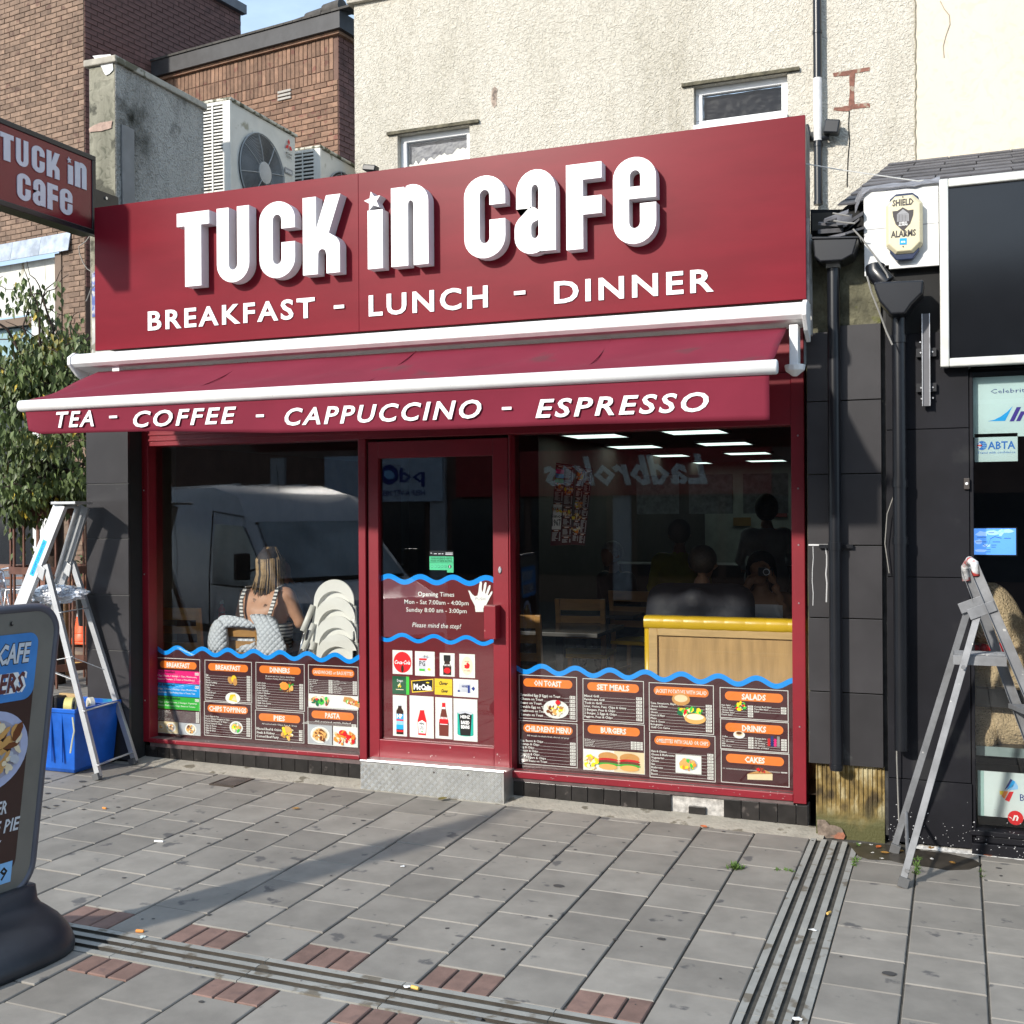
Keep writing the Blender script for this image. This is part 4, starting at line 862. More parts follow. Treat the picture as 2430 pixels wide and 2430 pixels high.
for j in range(ny_ + 1):
    v = j/ny_
    for i in range(nx_ + 1):
        u = i/nx_; xa_ = fx0 + (fx1 - fx0)*u; xb_ = (bx0 + .03) + (bx1 - .03 - bx0 - .03)*u
        x = xa_*(1-v) + xb_*v; sag = -.018*math.sin(math.pi*v) + .003*math.sin(u*70 + v*3)*math.sin(math.pi*v)**.5 + .010*math.sin(u*23 + v*7 + math.sin(u*9)*2)*(1-v)*v*4
        vs.append((x, 6.13*(1-v) + YB*v, ztp*(1-v) + (zbr + .03)*v + sag))
mb = MB(); mb.add(vs, [(j*(nx_+1)+i, j*(nx_+1)+i+1, (j+1)*(nx_+1)+i+1, (j+1)*(nx_+1)+i) for j in range(ny_) for i in range(nx_)])
o = mb.build('canopy', AWN, awn, smooth=True, recalc=False); so = o.modifiers.new('thick', 'SOLIDIFY'); so.thickness = .0012
for s_ in (.262, .523, .79):   # sewn seams
    mb = MB(); mb.tube([((fx0 + (fx1-fx0)*s_)*(1-v) + (bx0 + (bx1-bx0)*s_)*v, 6.13*(1-v) + YB*v, ztp*(1-v) + (zbr+.03)*v - .018*math.sin(math.pi*v) + .001) for v in [k/14 for k in range(15)]], .0035, 5); mb.build('seam', AWN, awn)
mb = MB(); mb.lathe((bx0, YB - .005, zbr), [(.030, 0), (.036, .006), (.036, bx1 - bx0 - .006), (.030, bx1 - bx0)], 20, 'x'); mb.build('front_bar', WHITEM, awn, smooth=True, sharp=50)
mb = MB()
for s_ in (.22, .80):
    xa_ = bx0 + (bx1 - bx0)*s_; xm_ = xa_ + (.55 if s_ < .5 else -.55); mb.bar((xa_, YB + .04, zbr - .01), (xm_, 5.85, zbr + .01), .05, .04); mb.bar((xm_, 5.85, zbr + .01), (xa_ + (.05 if s_ < .5 else -.05), 6.1, zc - .26), .05, .04)
mb.build('folding_arm', WHITEM, awn, bevel=.004)
vz = P(1100, 1018, YB).z
nx_, ny_ = 160, 8; vs = []
def valz(u): # bottom edge drawn from the photograph
    pts = [(0, P(75, 1022, YB).z), (.02, P(80, 1031, YB).z), (.12, P(235, 1026, YB).z), (.22, P(400, 1022, YB).z), (.40, P(700, 1026, YB).z), (.62, P(1180, 1014, YB).z), (.80, P(1500, 1003, YB).z), (1, P(1826, 997, YB).z)]
    for i in range(len(pts) - 1):
        if pts[i][0] <= u <= pts[i+1][0]: t = (u - pts[i][0])/(pts[i+1][0] - pts[i][0]); return pts[i][1]*(1-t) + pts[i+1][1]*t
    return pts[-1][1]
vx0, vx1 = P(58, 990, YB).x, P(1826, 930, YB).x
for j in range(ny_ + 1):
    v = j/ny_
    for i in range(nx_ + 1):
        u = i/nx_; x = vx0 + .012 + (vx1 - vx0 - .012)*u + (.055*v*max(0, 1 - u*18)); z = (zbr - .025)*(1-v) + valz(u)*v
        y = YB - .006 + v*(.006*math.sin(u*11) + .002*math.sin(u*31 + 1)) - .03*v*max(0, 1 - u*22) + .02*v*max(0, (u - .97)*20)
        vs.append((x, y, z))
mb = MB(); mb.add(vs, [(j*(nx_+1)+i, j*(nx_+1)+i+1, (j+1)*(nx_+1)+i+1, (j+1)*(nx_+1)+i) for j in range(ny_) for i in range(nx_)])
val = mb.build('valance', AWN, awn, smooth=True, recalc=False); so = val.modifiers.new('thick', 'SOLIDIFY'); so.thickness = .0015; so.offset = 1
YV = YB - .0155
q0 = lambda x, y: (x*.3623, 600 + y*.3623)
IT = dict(shear=.22, off=.020, depth=.001)
word(val, 'TEA', q0(367, 1100), q0(614, 1100), q0(490, 1138), q0(490, 1030), YV, m=WHITE, **IT)
word(val, 'COFFEE', q0(872, 1100), q0(1547, 1100), q0(1200, 1127), q0(1200, 1016), YV, **IT)
vv = lambda x, y: (x*1.25776, y*1.25776)
word(val, 'CAPPUCCINO', vv(537, 780), vv(908, 780), vv(720, 795), vv(720, 760), YV, **IT)
word(val, 'ESPRESSO', vv(1010, 760), vv(1337, 760), vv(1180, 781), vv(1180, 744), YV, **IT)
for a, b in ((vv(206, 787), vv(221, 787)), (vv(483, 785), vv(498, 785)), (vv(947, 771), vv(965, 771))):
    pa, pb = P(*a, YV), P(*b, YV); mb = MB(); mb.box(pa.x, pb.x, YV - .001, YV + .001, pa.z - .007, pa.z + .008); mb.build('dash', WHITE, val)

front = thing('shopfront', (-3.1, YF, .05), 'red painted cafe shopfront with glass door between two big windows', 'shopfront')
YG = 6.67
A = lambda x, y: P(x, y, YF)
xL, xR = P(309, 1300, 6.44).x - .02, P(1912, 1550, YF).x
gl0, gl1 = P(372, 1300, YG).x, A(852, 1400).x           # left window opening
m1a, m1b = A(851, 1400).x, A(868, 1400).x
ds0 = A(873, 1400).x; dg0 = A(897, 1500).x; dg1 = P(1169, 1500, YF).x; ds1 = A(1206, 1500).x
m2a, m2b = ds1 + .008, A(1213, 1600).x
gr0, gr1 = m2b, P(1880, 1500, YF).x
zTOP = 2.85; zG = P(372, 1062, YF).z + .01
zbL = (A(600, 1782).z); zbL = (A(354, 1761).z + A(862, 1804).z)/2; zbR = (A(1207, 1839).z + A(1922, 1910).z)/2
zgL = (P(357, 1745, YG).z + P(848, 1787, YG).z)/2 + .004; zgR = (P(1212, 1821, YG).z + P(1889, 1881, YG).z)/2 + .004
zrL = (P(357, 1751, YF).z + P(848, 1793, YF).z)/2; zrR = (P(1210, 1825, YF).z + P(1889, 1887, YF).z)/2
def fbox(n, *a, m=RED, bev=.004, par=None, lab=None):
    mb = MB(); mb.box(*a); o = mb.build(n, m, par or front, bevel=bev)
    if lab: tag(o, lab)
    return o
xPL = A(352, 1300).x
fbox('post', xL, xPL, YF, YF + .16, zbL, zTOP); fbox('post', m1a, m1b, YF, YF + .16, zbL, zG + .0); fbox('post', ds1 + .008, m2b, YF, YF + .16, zbR, zG); fbox('post', gr1, xR, YF - .006, YF + .16, zbR - .01, zTOP)
gl0 = xPL
fbox('header', xPL, gr1, YF, YF + .16, zG, 2.56); fbox('header_panel', xPL, gr1, YF + .02, YF + .16, 2.562, zTOP)
for k, dz in enumerate((.035, .075)): fbox('bead', xPL, gl1, YF - .008, YF - .0005, zG + dz, zG + dz + .014, bev=.002)
fbox('bottom_rail', xPL, m1a, YF - .006, YF + .07, zbL, zrL); fbox('bottom_rail', m2b, gr1, YF - .008, YF + .07, zbR, zrR)
SILL = mat('grey_sill_bead', (.10, .07, .068), .6, var=.3, scale=14)
for a, b, z, ys in ((xPL, m1a, zgL, zrL), (m2b, gr1, zgR, zrR)):
    mb = MB(); mb.add([(a, YF + .006, ys + .002), (b, YF + .006, ys + .002), (b, YG + .0, z + .0), (a, YG, z)] + [(a, YF + .006, z - .06), (b, YF + .006, z - .06), (b, YG, z - .06), (a, YG, z - .06)], [(0, 1, 2, 3), (4, 5, 1, 0), (7, 6, 5, 4), (3, 2, 6, 7), (0, 3, 7, 4), (1, 5, 6, 2)]); mb.build('sill', SILL, front)
def pane(x0, x1, z0, z1, y, par, name='pane'):
    mb = MB(); mb.quad((x0, y, z0), (x1, y, z0), (x1, y, z1), (x0, y, z1)); return mb.build(name, GLASS, par, recalc=False)
pane(xPL, m1a, zgL, zG, YG, front); pane(m2b, gr1, zgR, zG, YG, front)
for x, z in [(xR - .035, z) for z in (1.9, 1.58, 1.25, .55, 2.2)] + [(xL + .03, z) for z in (1.95, 1.35, .45)]: mb = MB(); mb.lathe((x, YF - .0065, z), [(.006, 0), (.004, .004)], 8, 'y'); mb.build('screw', ALU, front)
def stilebox(n, x0, x1, z0, z1, par, y=YF + .012): return fbox(n, x0, x1, y, y + .055, z0, z1, par=par)
zd0 = (A(865, 1803).z + A(1194, 1829).z)/2; zd1 = zG - .02
zdg0 = (P(899, 1755, YF).z + P(1172, 1776, YF).z)/2
door = MB(); door.box(ds0, dg0, YF + .012, YF + .067, zd0, zd1); door.box(dg1, ds1, YF + .012, YF + .067, zd0, zd1); door.box(dg0, dg1, YF + .012, YF + .067, zd0, zdg0); door.box(dg0, dg1, YF + .012, YF + .067, P(1000, 1085, YF).z, zd1)
door = tag(door.build('door', RED, front, bevel=.003), 'red framed glass door with opening times and food pictures')
pane(dg0, dg1, zdg0, P(1000, 1085, YF).z, YF + .045, door)
for n_, (px, py) in enumerate(((1195, 1490),)):
    mb = MB(); a = P(1155, 1437, YF - .06); b = P(1157, 1516, YF - .06); mb.box(P(1148, 1475, YF - .07).x, P(1176, 1475, YF - .07).x + .0, YF - .07, YF + .010, P(1160, 1517, YF - .07).z, P(1160, 1437, YF - .07).z); mb.build('handle', RED, door, bevel=.004)
mb = MB(); c = A(1185, 1353); mb.lathe((c.x, YF + .012, c.z), [(.011, .0), (.011, .006), (.009, .008)], 14, 'y'); o = mb.build('lock', ALU, door)
for v in o.data.vertices: v.co.z = c.z + (v.co.z - c.z)*2.0
mb = MB(); mb.box(ds0 - .006, ds0 - .001, YF + .02, YF + .05, zd0, zd1); mb.build('seal', PBLACK, front)
mb = MB(); RR = random.Random(8)
for q in ((1034, 1794), (1022, 1795), (1025, 1793), (1068, 1774), (970, 1786), (1125, 1797), (1186, 1795), (1188, 1803), (1184, 1810), (1180, 1790)):
    c = P(*q, YF + .011); s_ = RR.uniform(.003, .007); mb.poly([(c.x + s_*RR.uniform(.4, 1.2)*math.cos(k), YF + .0112, c.z + s_*RR.uniform(.4, 1.3)*math.sin(k)) for k in range(6)])
for i in range(60):
    x = RR.choice((RR.uniform(xPL, m1a), RR.uniform(m2b, xR))); z = (zbL if x < -3 else zbR) + RR.uniform(.01, .05); s_ = RR.uniform(.0015, .004); yy = YF - .0095 if x > -3 else YF - .0075
    mb.poly([(x + s_*RR.uniform(.4, 1.4)*math.cos(k), yy, z + s_*RR.uniform(.3, .8)*math.sin(k)) for k in range(5)])
tag(mb.build('paint_chip', mat('chipped_paint', (.5, .42, .4), .8, var=.2), front, recalc=False), kind='stuff')
st = thing('door_step', (-3.15, 6.4, .06), 'aluminium chequer plate step riser under the red glass door', 'step')
ysp = 6.43
sxa, sxb = P(855.5, 1830, ysp).x, P(1195.5, 1860, ysp).x; sz_t = (P(855, 1806, ysp).z + P(1194, 1837, ysp).z)/2
STP = mat('chequer_plate', (.50, .50, .48), .42, .85, var=.12, scale=14, spots=((.3, .29, .26), 16, .66))
mb = MB(); mb.box(sxa, sxb, ysp, 6.60, zg(-3, 6.4) - .03, sz_t); mb.build('riser', STP, st)
mb = MB(); mb.box(sxa - .002, sxb + .002, ysp - .006, ysp + .02, sz_t + .001, sz_t + .012); mb.box(sxa + .01, sxb - .01, 6.50, 6.56, sz_t + .001, zd0 - .004); mb.build('nosing', ALU, st, bevel=.002)
mb = MB(); u = sxa + .012; cell = .034; jr = 0
z = zg(-3, 6.4) + .012
while z < sz_t - .012:
    x = sxa + .014; kk = 0
    while x < sxb - .012:
        sg = 1 if (kk + jr) % 2 else -1
        for t in (-.0085, 0, .0085):
            c = Vector((x + t*.7, ysp - .001, z - sg*t*.7)); d = Vector((.0125*.707, 0, sg*.0125*.707)); e = Vector((.0026*.707, 0, -sg*.0026*.707)); f_ = Vector((0, -.003, 0))
            mb.add([c - d, c + e, c + d, c - e, c - d*.6 + f_*1.4, c + d*.6 + f_*1.4], [(0, 1, 5, 4), (1, 2, 5), (2, 3, 4, 5), (3, 0, 4)])
        x += cell*.72; kk += 1
    z += cell*.72; jr += 1
tag(mb.build('raised_tread', mat('chequer_ridge', (.72, .72, .70), .35, .7, var=.1), st), kind='stuff')
mb = MB()
for q in ((932, 1825), (1030, 1833), (1110, 1839)): c = P(*q, ysp); mb.lathe((c.x, ysp - .0002, c.z), [(.007, 0), (.006, .003)], 8, 'y')
mb.build('bolt', IRON, st)

YVN = YG + .006
def wave(x, x0, per, ph): return math.sin(2*math.pi*(x - x0)/per + ph)
def vinyl(parent, xa, xb, zlo, zmid_a, zmid_b, peaks, amp, Y, m, th, name, n=150, zhi=None):
    """maroon vinyl with a waving top edge and a blue ribbon along it"""
    per = (peaks[-1] - peaks[0])/(len(peaks) - 1)
    def zz(x): t = (x - xa)/(xb - xa); return zmid_a + (zmid_b - zmid_a)*t + amp*math.cos(2*math.pi*(x - peaks[0])/per)
    mb = MB(); mb.m = 0
    for i in range(n):
        a = xa + (xb-xa)*i/n; b = xa + (xb-xa)*(i+1)/n; mb.quad((a, Y, zlo), (b, Y, zlo), (b, Y, zz(b)), (a, Y, zz(a)))
    v = mb.build(name, m, parent, recalc=False)
    mb = MB()
    for i in range(n):
        a = xa + (xb-xa)*i/n; b = xa + (xb-xa)*(i+1)/n; sa = th*math.sqrt(1 + (amp*2*math.pi/per*math.sin(2*math.pi*(a-peaks[0])/per))**2); sb = th*math.sqrt(1 + (amp*2*math.pi/per*math.sin(2*math.pi*(b-peaks[0])/per))**2)
        mb.quad((a, Y - .0006, zz(a) - sa/2), (b, Y - .0006, zz(b) - sb/2), (b, Y - .0006, zz(b) + sb/2), (a, Y - .0006, zz(a) + sa/2))
    mb.build('blue_wave', BLUE, parent, recalc=False); return v
sL = lambda x, y: (340 + x*.28986, 1500 + y*.28986)
sR = lambda x, y: (1200 + x*.38302, 1540 + y*.38302)
pk = [P(*sL(x, 110), YVN).x for x in (280, 490, 705, 910, 1130, 1345, 1570)]
vinyl(front, xPL, m1a, zgL, P(*sL(100, 142), YVN).z, P(*sL(1760, 218), YVN).z, pk, .021, YVN, VINYL, .030, 'vinyl_sheet')
pk = [P(*sR(x, 110), YVN).x for x in (225, 440, 655, 875, 1100, 1325, 1555)]
vinyl(front, m2b, gr1, zgR, P(*sR(60, 118), YVN).z, P(*sR(1785, 215), YVN).z, pk, .021, YVN, VINYL, .030, 'vinyl_sheet')
def fin_text(pr, t, x, z, h, m=PWHITE, k=3, **kw): return pr.text(t, x, z, h, m, k, **kw)
def menu(q, heads, items, sub=None, cols=1, pics=None, price_w=.036, tstart=None, band=None, small_head=False, lab=''):
    f, x0, x1, yt0, yt1, yb0, yb1 = q
    a = P(*f(x0, yt0), YVN); b = P(*f(x1, yt1), YVN); c = P(*f(x0, yb0), YVN); d = P(*f(x1, yb1), YVN)
    X0 = (a.x + c.x)/2; X1 = (b.x + d.x)/2; Z1 = (a.z + b.z)/2; Z0 = (c.z + d.z)/2; W = X1 - X0; H = Z1 - Z0
    pr = wallprint(YVN - .0016); pr.frame(X0, Z0, X1, Z1, .004, PWHITE, 1)
    ph = .052 if H > .16 else .045
    pr.pill(X0 + .03, Z1 - .022 - ph, X1 - .03, Z1 - .022, ORANGE, 1)
    hh_ = ph*(.46 if small_head else .66); pr.text(heads, (X0+X1)/2, Z1 - .022 - ph/2 - hh_*.5, hh_, PWHITE, 2, width=min(W*.79, .059*len(heads)*W), align='c', off=.02 if small_head else .04)
    zt = Z1 - .022 - ph - .012
    if sub: 
        for s in sub: pr.text(s, (X0+X1)/2, zt - .012, .0105, PWHITE, 2, width=W*.72 if len(sub) < 2 else W*.6, align='c', off=.01); zt -= .017
        zt -= .003
    if pics: pics(pr, X0, X1, Z0, Z1)
    if items:
        zl = tstart if tstart else .0
        z = zt - (zl if zl else .012); n = max(len(c_) for c_ in items); avail = z - (Z0 + (band or .012)); st_ = min(.0265, avail/max(n, 1))
        cw = (W - .016)/len(items)
        for ci, col_ in enumerate(items):
            xa = X0 + .010 + ci*cw; xe = X0 + .008 + (ci+1)*cw - .004
            for r, it in enumerate(col_):
                zz = z - st_*(r + 1) + st_*.25; t, p = it[0], it[1:]
                pw = price_w*.85 if len(items) > 1 else price_w
                xp_ = xe
                hh = st_*.66
                for pp in reversed(p):
                    pr.rect(xp_ - pw, zz - st_*.14, xp_, zz + st_*.66, PWHITE, 1.4); pr.text(pp, xp_ - pw/2, zz + st_*.02, hh*.85, PMAR, 2.4, align='c', off=.01); xp_ -= pw + .003
                wt = min(hh*.62*len(t), (xp_ - xa)*.82)
                pr.text(t, xa, zz + st_*.02, hh, PWHITE, 2, width=wt, off=.028)
                pr.rect(xa + wt + .004, zz - .0005, xp_ - .002, zz + .0008, PWHITE, 1)
    return tag(pr.build('menu_panel', front), lab)
def plate(pr, cx, cz, r, cols, seed, rz=.8, n=26): pr.oval(cx, cz, r, r*rz, PWHITE, 3); pr.oval(cx, cz, r*.8, r*.8*rz, PSIL if seed % 2 else PCRM, 3.3); pr.blobs(cx, cz, r*.6, r*.55*rz, cols, n, r*.26, 3.6, seed)
FOOD = [PTAN, PBRN, PCRM, PYEL, ORANGE]; SALAD = [PGREEN, PDGRN, PCRM, PYEL, PRED]; PAST = [ORANGE, PTAN, PRED, PCRM]
def bk_pics(pr, X0, X1, Z0, Z1):
    pr.rect(X0 + .003, Z0 + .003, X0 + (X1-X0)*.5 - .002, Z0 + .085, PCRM, 1.5); pr.rect(X0 + (X1-X0)*.5 + .002, Z0 + .003, X1 - .003, Z0 + .085, PSIL, 1.5)
    plate(pr, X0 + (X1-X0)*.33, Z0 + .045, .042, FOOD, 1); plate(pr, X0 + (X1-X0)*.1, Z0 + .045, .026, FOOD, 4); plate(pr, X0 + (X1-X0)*.78, Z0 + .042, .05, [PTAN, PCRM, PBRN, PSIL], 2)
    for i, (c, t, l1, l2, pz) in enumerate(((PINK, 'Set Breakfast', '1 Egg, 2 Bacon, 1 Sausage, 1 Chips, Mushrooms,', 'Beans or Tomato, 2 Toast or Fried Bread.', '5.50'), (PBLUE, 'Full Breakfast', '2 Eggs, 3 Bacon, 2 Sausage, Chips, Mushrooms,', '2 Hash Browns, 2 Black Puddings, Beans or Tomato, Toast', '8.50'), (PGREEN, 'Vegetarian Breakfast', '2 Eggs, 2 Hash Browns, 2 Sausages, Vegetarian', 'Sausage, Mushrooms, Chips, Beans or Tomato', '6.50'))):
        zt = Z1 - .088 - i*.094; pr.rect(X0 + .004, zt - .090, X1 - .004, zt, c, 1.2); W = X1 - X0
        pr.text(t, X0 + .01, zt - .020, .018, PBLACK, 2.2, width=W*(.40 + .12*(i == 2)), off=.02); pr.rect(X1 - .045, zt - .027, X1 - .012, zt - .008, PWHITE, 1.6); pr.text(pz, X1 - .029, zt - .023, .012, PMAR, 2.6, align='c')
        pr.text(l1, X0 + .01, zt - .046, .0125, PWHITE, 2.2, width=W*.9, off=.02); pr.text(l2, X0 + .01, zt - .070, .0125, PWHITE, 2.2, width=W*.86, off=.02)
b6 = [('3 Bacon, 1 Sausage, 2 Eggs & Chips', '6.50'), ('3 Bacon, 2 Eggs, Chips & Beans', '6.00'), ('3 Bacon, 1 Egg, Hash Brown & Sausage', '6.80'), ('3 Bacon, 2 Eggs & Chips', '5.70'), ('3 Bacon, 2 Sausages & Chips', '6.00'), ('3 Bacon, 2 Eggs & 1 Sausage', '5.00'), ('2 Sausages, Chips & Beans', '5.00'), ('2 Eggs, Chips & Beans', '5.00'), ('Eggs & Chips or Sausage and Chips', '4.50'), ('Ham, Egg & Chips', '6.00')]
menu((sL, 112, 468, 205, 225, 822, 848), 'BREAKFAST', [b6], pics=bk_pics, tstart=.288, band=.09, price_w=.028, lab='breakfast menu with pink, blue and green bands')
def p2(pr, X0, X1, Z0, Z1):
    cx = X0 + (X1-X0)*.60; pr.oval(cx - .02, Z1 - .135, .02, .027, PTAN, 3, tilt=.5); pr.oval(cx + .01, Z1 - .125, .022, .026, FOOD[3], 3.4); pr.oval(cx + .02, Z1 - .145, .018, .026, PTAN, 3.8); pr.oval(cx, Z1 - .26, .062, .040, PWHITE, 3); pr.poly([(cx - .035, Z1 - .275), (cx + .035, Z1 - .285), (cx + .02, Z1 - .232), (cx - .02, Z1 - .235)], PYEL, 3.5); pr.poly([(cx - .01, Z1 - .275), (cx + .038, Z1 - .275), (cx + .012, Z1 - .24)], PCRM, 3.9)
menu((sL, 505, 890, 225, 245, 560, 580), 'BREAKFAST', [[('Egg', '0.75'), ('Beans', '0.75'), ('Bacon', '0.95'), ('Black Pudding', '0.75'), ('Hash Brown', '0.70'), ('Chips', '0.80'), ('Toast', '0.50'), ('Fried Bread', '0.80'), ('Mushrooms', '0.75'), ('Sausages', '0.75')]], pics=p2, price_w=.03, lab='breakfast menu with pictures of eggs and toast')
menu((sL, 500, 888, 562, 590, 845, 875), 'CHIPS TOPPINGS', [[('Cod, Chips & Peas', '8.00'), ('10 pcs Chicken Nuggets & Chips', '5.50'), ('10 pcs Fish Fingers & Chips', '6.00'), ('10 pcs Scampi & Chips', '7.00'), ('Chips & Cheese', '3.50'), ('Chips & Curry', '3.00'), ('Chips & Gravy', '3.00'), ('Chips', '2.20')]], pics=lambda pr, a, b, c, d: plate(pr, a + (b-a)*.68, c + .072, .056, [PYEL, PTAN, PCRM, PGREEN, PYEL], 5), price_w=.03, lab='chips toppings menu')
menu((sL, 922, 1322, 243, 265, 625, 650), 'DINNERS', [[('Lamb chops', '6.00'), ('Pork Chips', '6.00'), ('Roast Beef', '7.00'), ('Roast Chicken', '7.00'), ('Grilled Chicken', '7.00'), ('Cottage Pie', '7.00'), ('Chicken Curry', '7.00'), ('Liver Dinner', '7.00'), ('Chilli Con Carne', '7.00'), ('Gammon Steak', '7.00')]], sub=['All served with Peas, Carrots, Boiled Beans', 'Yorkshire Pudding, Mash Potato & Gravy'], pics=lambda pr, a, b, c, d: (pr.blobs(a + (b-a)*.64, d - .16, .058, .03, [PBRN, PCOFF, PGREEN, PTAN, PBRN], 26, .018, 3, 6), pr.oval(a + (b-a)*.6, d - .155, .034, .026, ORANGE, 12)), price_w=.03, lab='dinners menu')
menu((sL, 918, 1318, 635, 660, 880, 910), 'PIES', [[('Minced Beef & Onion', '5.00'), ('Steak & Kidney', '5.00'), ('Corned Beef Pasty', '5.00')]], sub=['All served with Chips, Peas & Gravy'], pics=lambda pr, a, b, c, d: (pr.blobs(a + (b-a)*.66, c + .06, .045, .045, [PYEL, PCRM, PTAN, PYEL], 36, .016, 3, 8), pr.oval(a + (b-a)*.69, c + .088, .026, .020, PTAN, 14)), price_w=.03, lab='pies menu')
menu((sL, 1352, 1762, 263, 285, 610, 635), 'SANDWICHES or BAGUETTES', [[('Bacon & Sausage', '3.00'), ('Bacon & egg', '3.00'), ('Egg & Sausage', '2.80'), ('Bacon', '2.50'), ('Sausage', '2.50'), ('Egg', '2.40'), ('Cheese', '2.40'), ('Cheese & Onion', '2.80')], [('Tuna & Mayo', '3.80'), ('Tuna, Sweetcorn & Mayo', '3.80'), ('Roast Beef', '3.80'), ('Chicken', '3.80'), ('Chicken & Mayo', '3.00'), ('Chicken & Salad', '3.80'), ('Cheese & Ham', '3.00'), ('Prawn & Salad', '3.80')]], small_head=True, band=.098,
     pics=lambda pr, a, b, c, d: (pr.rect(a + .003, c + .003, b - .003, c + .090, PWHITE, 1.5), pr.blobs(a + .09, c + .045, .075, .026, [PGREEN, PRED, PTAN, PDGRN, PCRM], 40, .018, 3, 9), pr.poly([(a + .27, c + .05), (a + .40, c + .012), (a + .415, c + .035), (a + .33, c + .08), (a + .28, c + .082)], PTAN, 3), pr.blobs(a + .34, c + .045, .05, .014, [ORANGE, PGREEN, PRED, PCRM], 18, .012, 4, 10)), lab='sandwiches menu with two filled baguettes')
menu((sL, 1348, 1758, 612, 637, 915, 945), 'PASTA', [[('Spaghetti Bolognese', '6.50'), ('Cheese & Tomato', '5.50'), ('Lasagne', '7.00')]], sub=['All served with Salad'], band=.155,
     pics=lambda pr, a, b, c, d: (pr.rect(a + .004, c + .004, a + (b-a)*.49, c + .135, PSIL, 1.5), pr.rect(a + (b-a)*.51, c + .004, b - .004, c + .135, PWHITE, 1.5), plate(pr, a + (b-a)*.25, c + .068, .075, [PCRM, PTAN, PBRN, PTAN], 12, .75, 50), pr.blobs(a + (b-a)*.75, c + .06, .078, .045, [ORANGE, PRED, PTAN, ORANGE, PCRM], 60, .018, 3, 13)), lab='pasta menu with two pasta pictures')
menu((sR, 83, 443, 155, 177, 428, 452), 'ON TOAST', [[('Scrambled Egg (3 Eggs) on Toast', '3.50'), ('Cheese on Toast', '3.00'), ('Beans on Toast', '3.00'), ('Double Egg on Toast', '3.00'), ('Mushroom on Toast', '3.00'), ('Tomato on Toast', '3.00')]], tstart=.03, pics=lambda pr, a, b, c, d: (pr.oval(a + (b-a)*.64, c + .07, .085, .058, PWHITE, 3), pr.blobs(a + (b-a)*.64, c + .062, .06, .028, [PYEL, PCRM, PBRN, PCRM, PTAN], 40, .014, 4, 14), pr.oval(a + (b-a)*.68, c + .115, .016, .014, PRED, 16)), lab='on toast menu')
menu((sR, 83, 445, 437, 465, 708, 740), "CHILDREN'S MENU", [[('Egg, Bacon & Chips', '3.00'), ('Sausage & Chips', '3.00'), ('Egg & Chips', '2.60'), ('Burger & Chips', '3.00'), ('Nuggets & Chips', '3.00'), ('Fish Fingers & Chips', '3.00'), ('Egg or Beans on Toast', '3.00')]], sub=['All meals include fruit shoot or pop'], lab="children's menu")
menu((sR, 478, 857, 178, 202, 440, 462), 'SET MEALS', [[('Mixed Grill', '9.00'), ('Farmhouse Grill', '7.00'), ('Tuck in Grill', '6.50'), ('Liver, Onion, Peas, Chips & Gravy', '6.50'), ('2 Burgers, Peas & Chips', '6.00'), ('2 Burger, 2 Eggs & Chips', '4.80'), ('Faggots, Peas & Chips', '5.50')]], lab='set meals menu')
menu((sR, 480, 862, 445, 470, 745, 780), 'BURGERS', [[('Egg Burger', '3.80', '5.00'), ('1/4 Cheese Burger', '3.80', '5.00'), ('1/4 Beef Burger', '3.80', '5.00'), ('Chicken Burger', '3.80', '5.00'), ('Vegetarian Burger', '3.80', '5.00')]], tstart=.02, band=.145,
     pics=lambda pr, a, b, c, d: (pr.rect(a + .003, c + .003, b - .003, c + .130, PCRM, 1.5), pr.rect(a + .003, c + .003, a + (b-a)*.51, c + .130, PWHITE, 1.8), *[(pr.oval(x, c + .09, .062, .030, PTAN, 4), pr.oval(x, c + .072, .066, .012, PRED, 5), pr.oval(x, c + .058, .068, .013, PBRN, 6), pr.oval(x, c + .045, .070, .011, PGREEN, 7), pr.oval(x, c + .030, .060, .018, PTAN, 8)) for x in (a + .16, b - .095)], pr.blobs(a + .05, c + .05, .045, .04, [PYEL, PCRM, PTAN], 40, .016, 9, 15)), lab='burgers menu with two burger pictures')
menu((sR, 888, 1290, 203, 228, 507, 530), 'JACKET POTATOES WITH SALAD', [[('Tuna, Sweetcorn, Mayo', '5.00'), ('Cheese & Beans', '5.00'), ('Beans', '4.50'), ('Cheese', '4.50'), ('Prawn & Mayo', '6.50'), ('Plain', '3.80'), ('Ham & Cheese', '5.00'), ('Bolognaise', '5.50'), ('Chilli Con Carne', '5.50')]], small_head=True, tstart=.03, pics=lambda pr, a, b, c, d: (pr.oval(a + (b-a)*.5, c + .20, .055, .038, PTAN, 3), pr.oval(a + (b-a)*.5, c + .205, .04, .022, PCRM, 3.5), pr.blobs(a + (b-a)*.64, c + .125, .065, .03, SALAD, 34, .02, 4, 16), pr.oval(a + (b-a)*.72, c + .09, .065, .032, PTAN, 14), pr.oval(a + (b-a)*.72, c + .1, .052, .018, PCRM, 15)), lab='jacket potatoes menu')
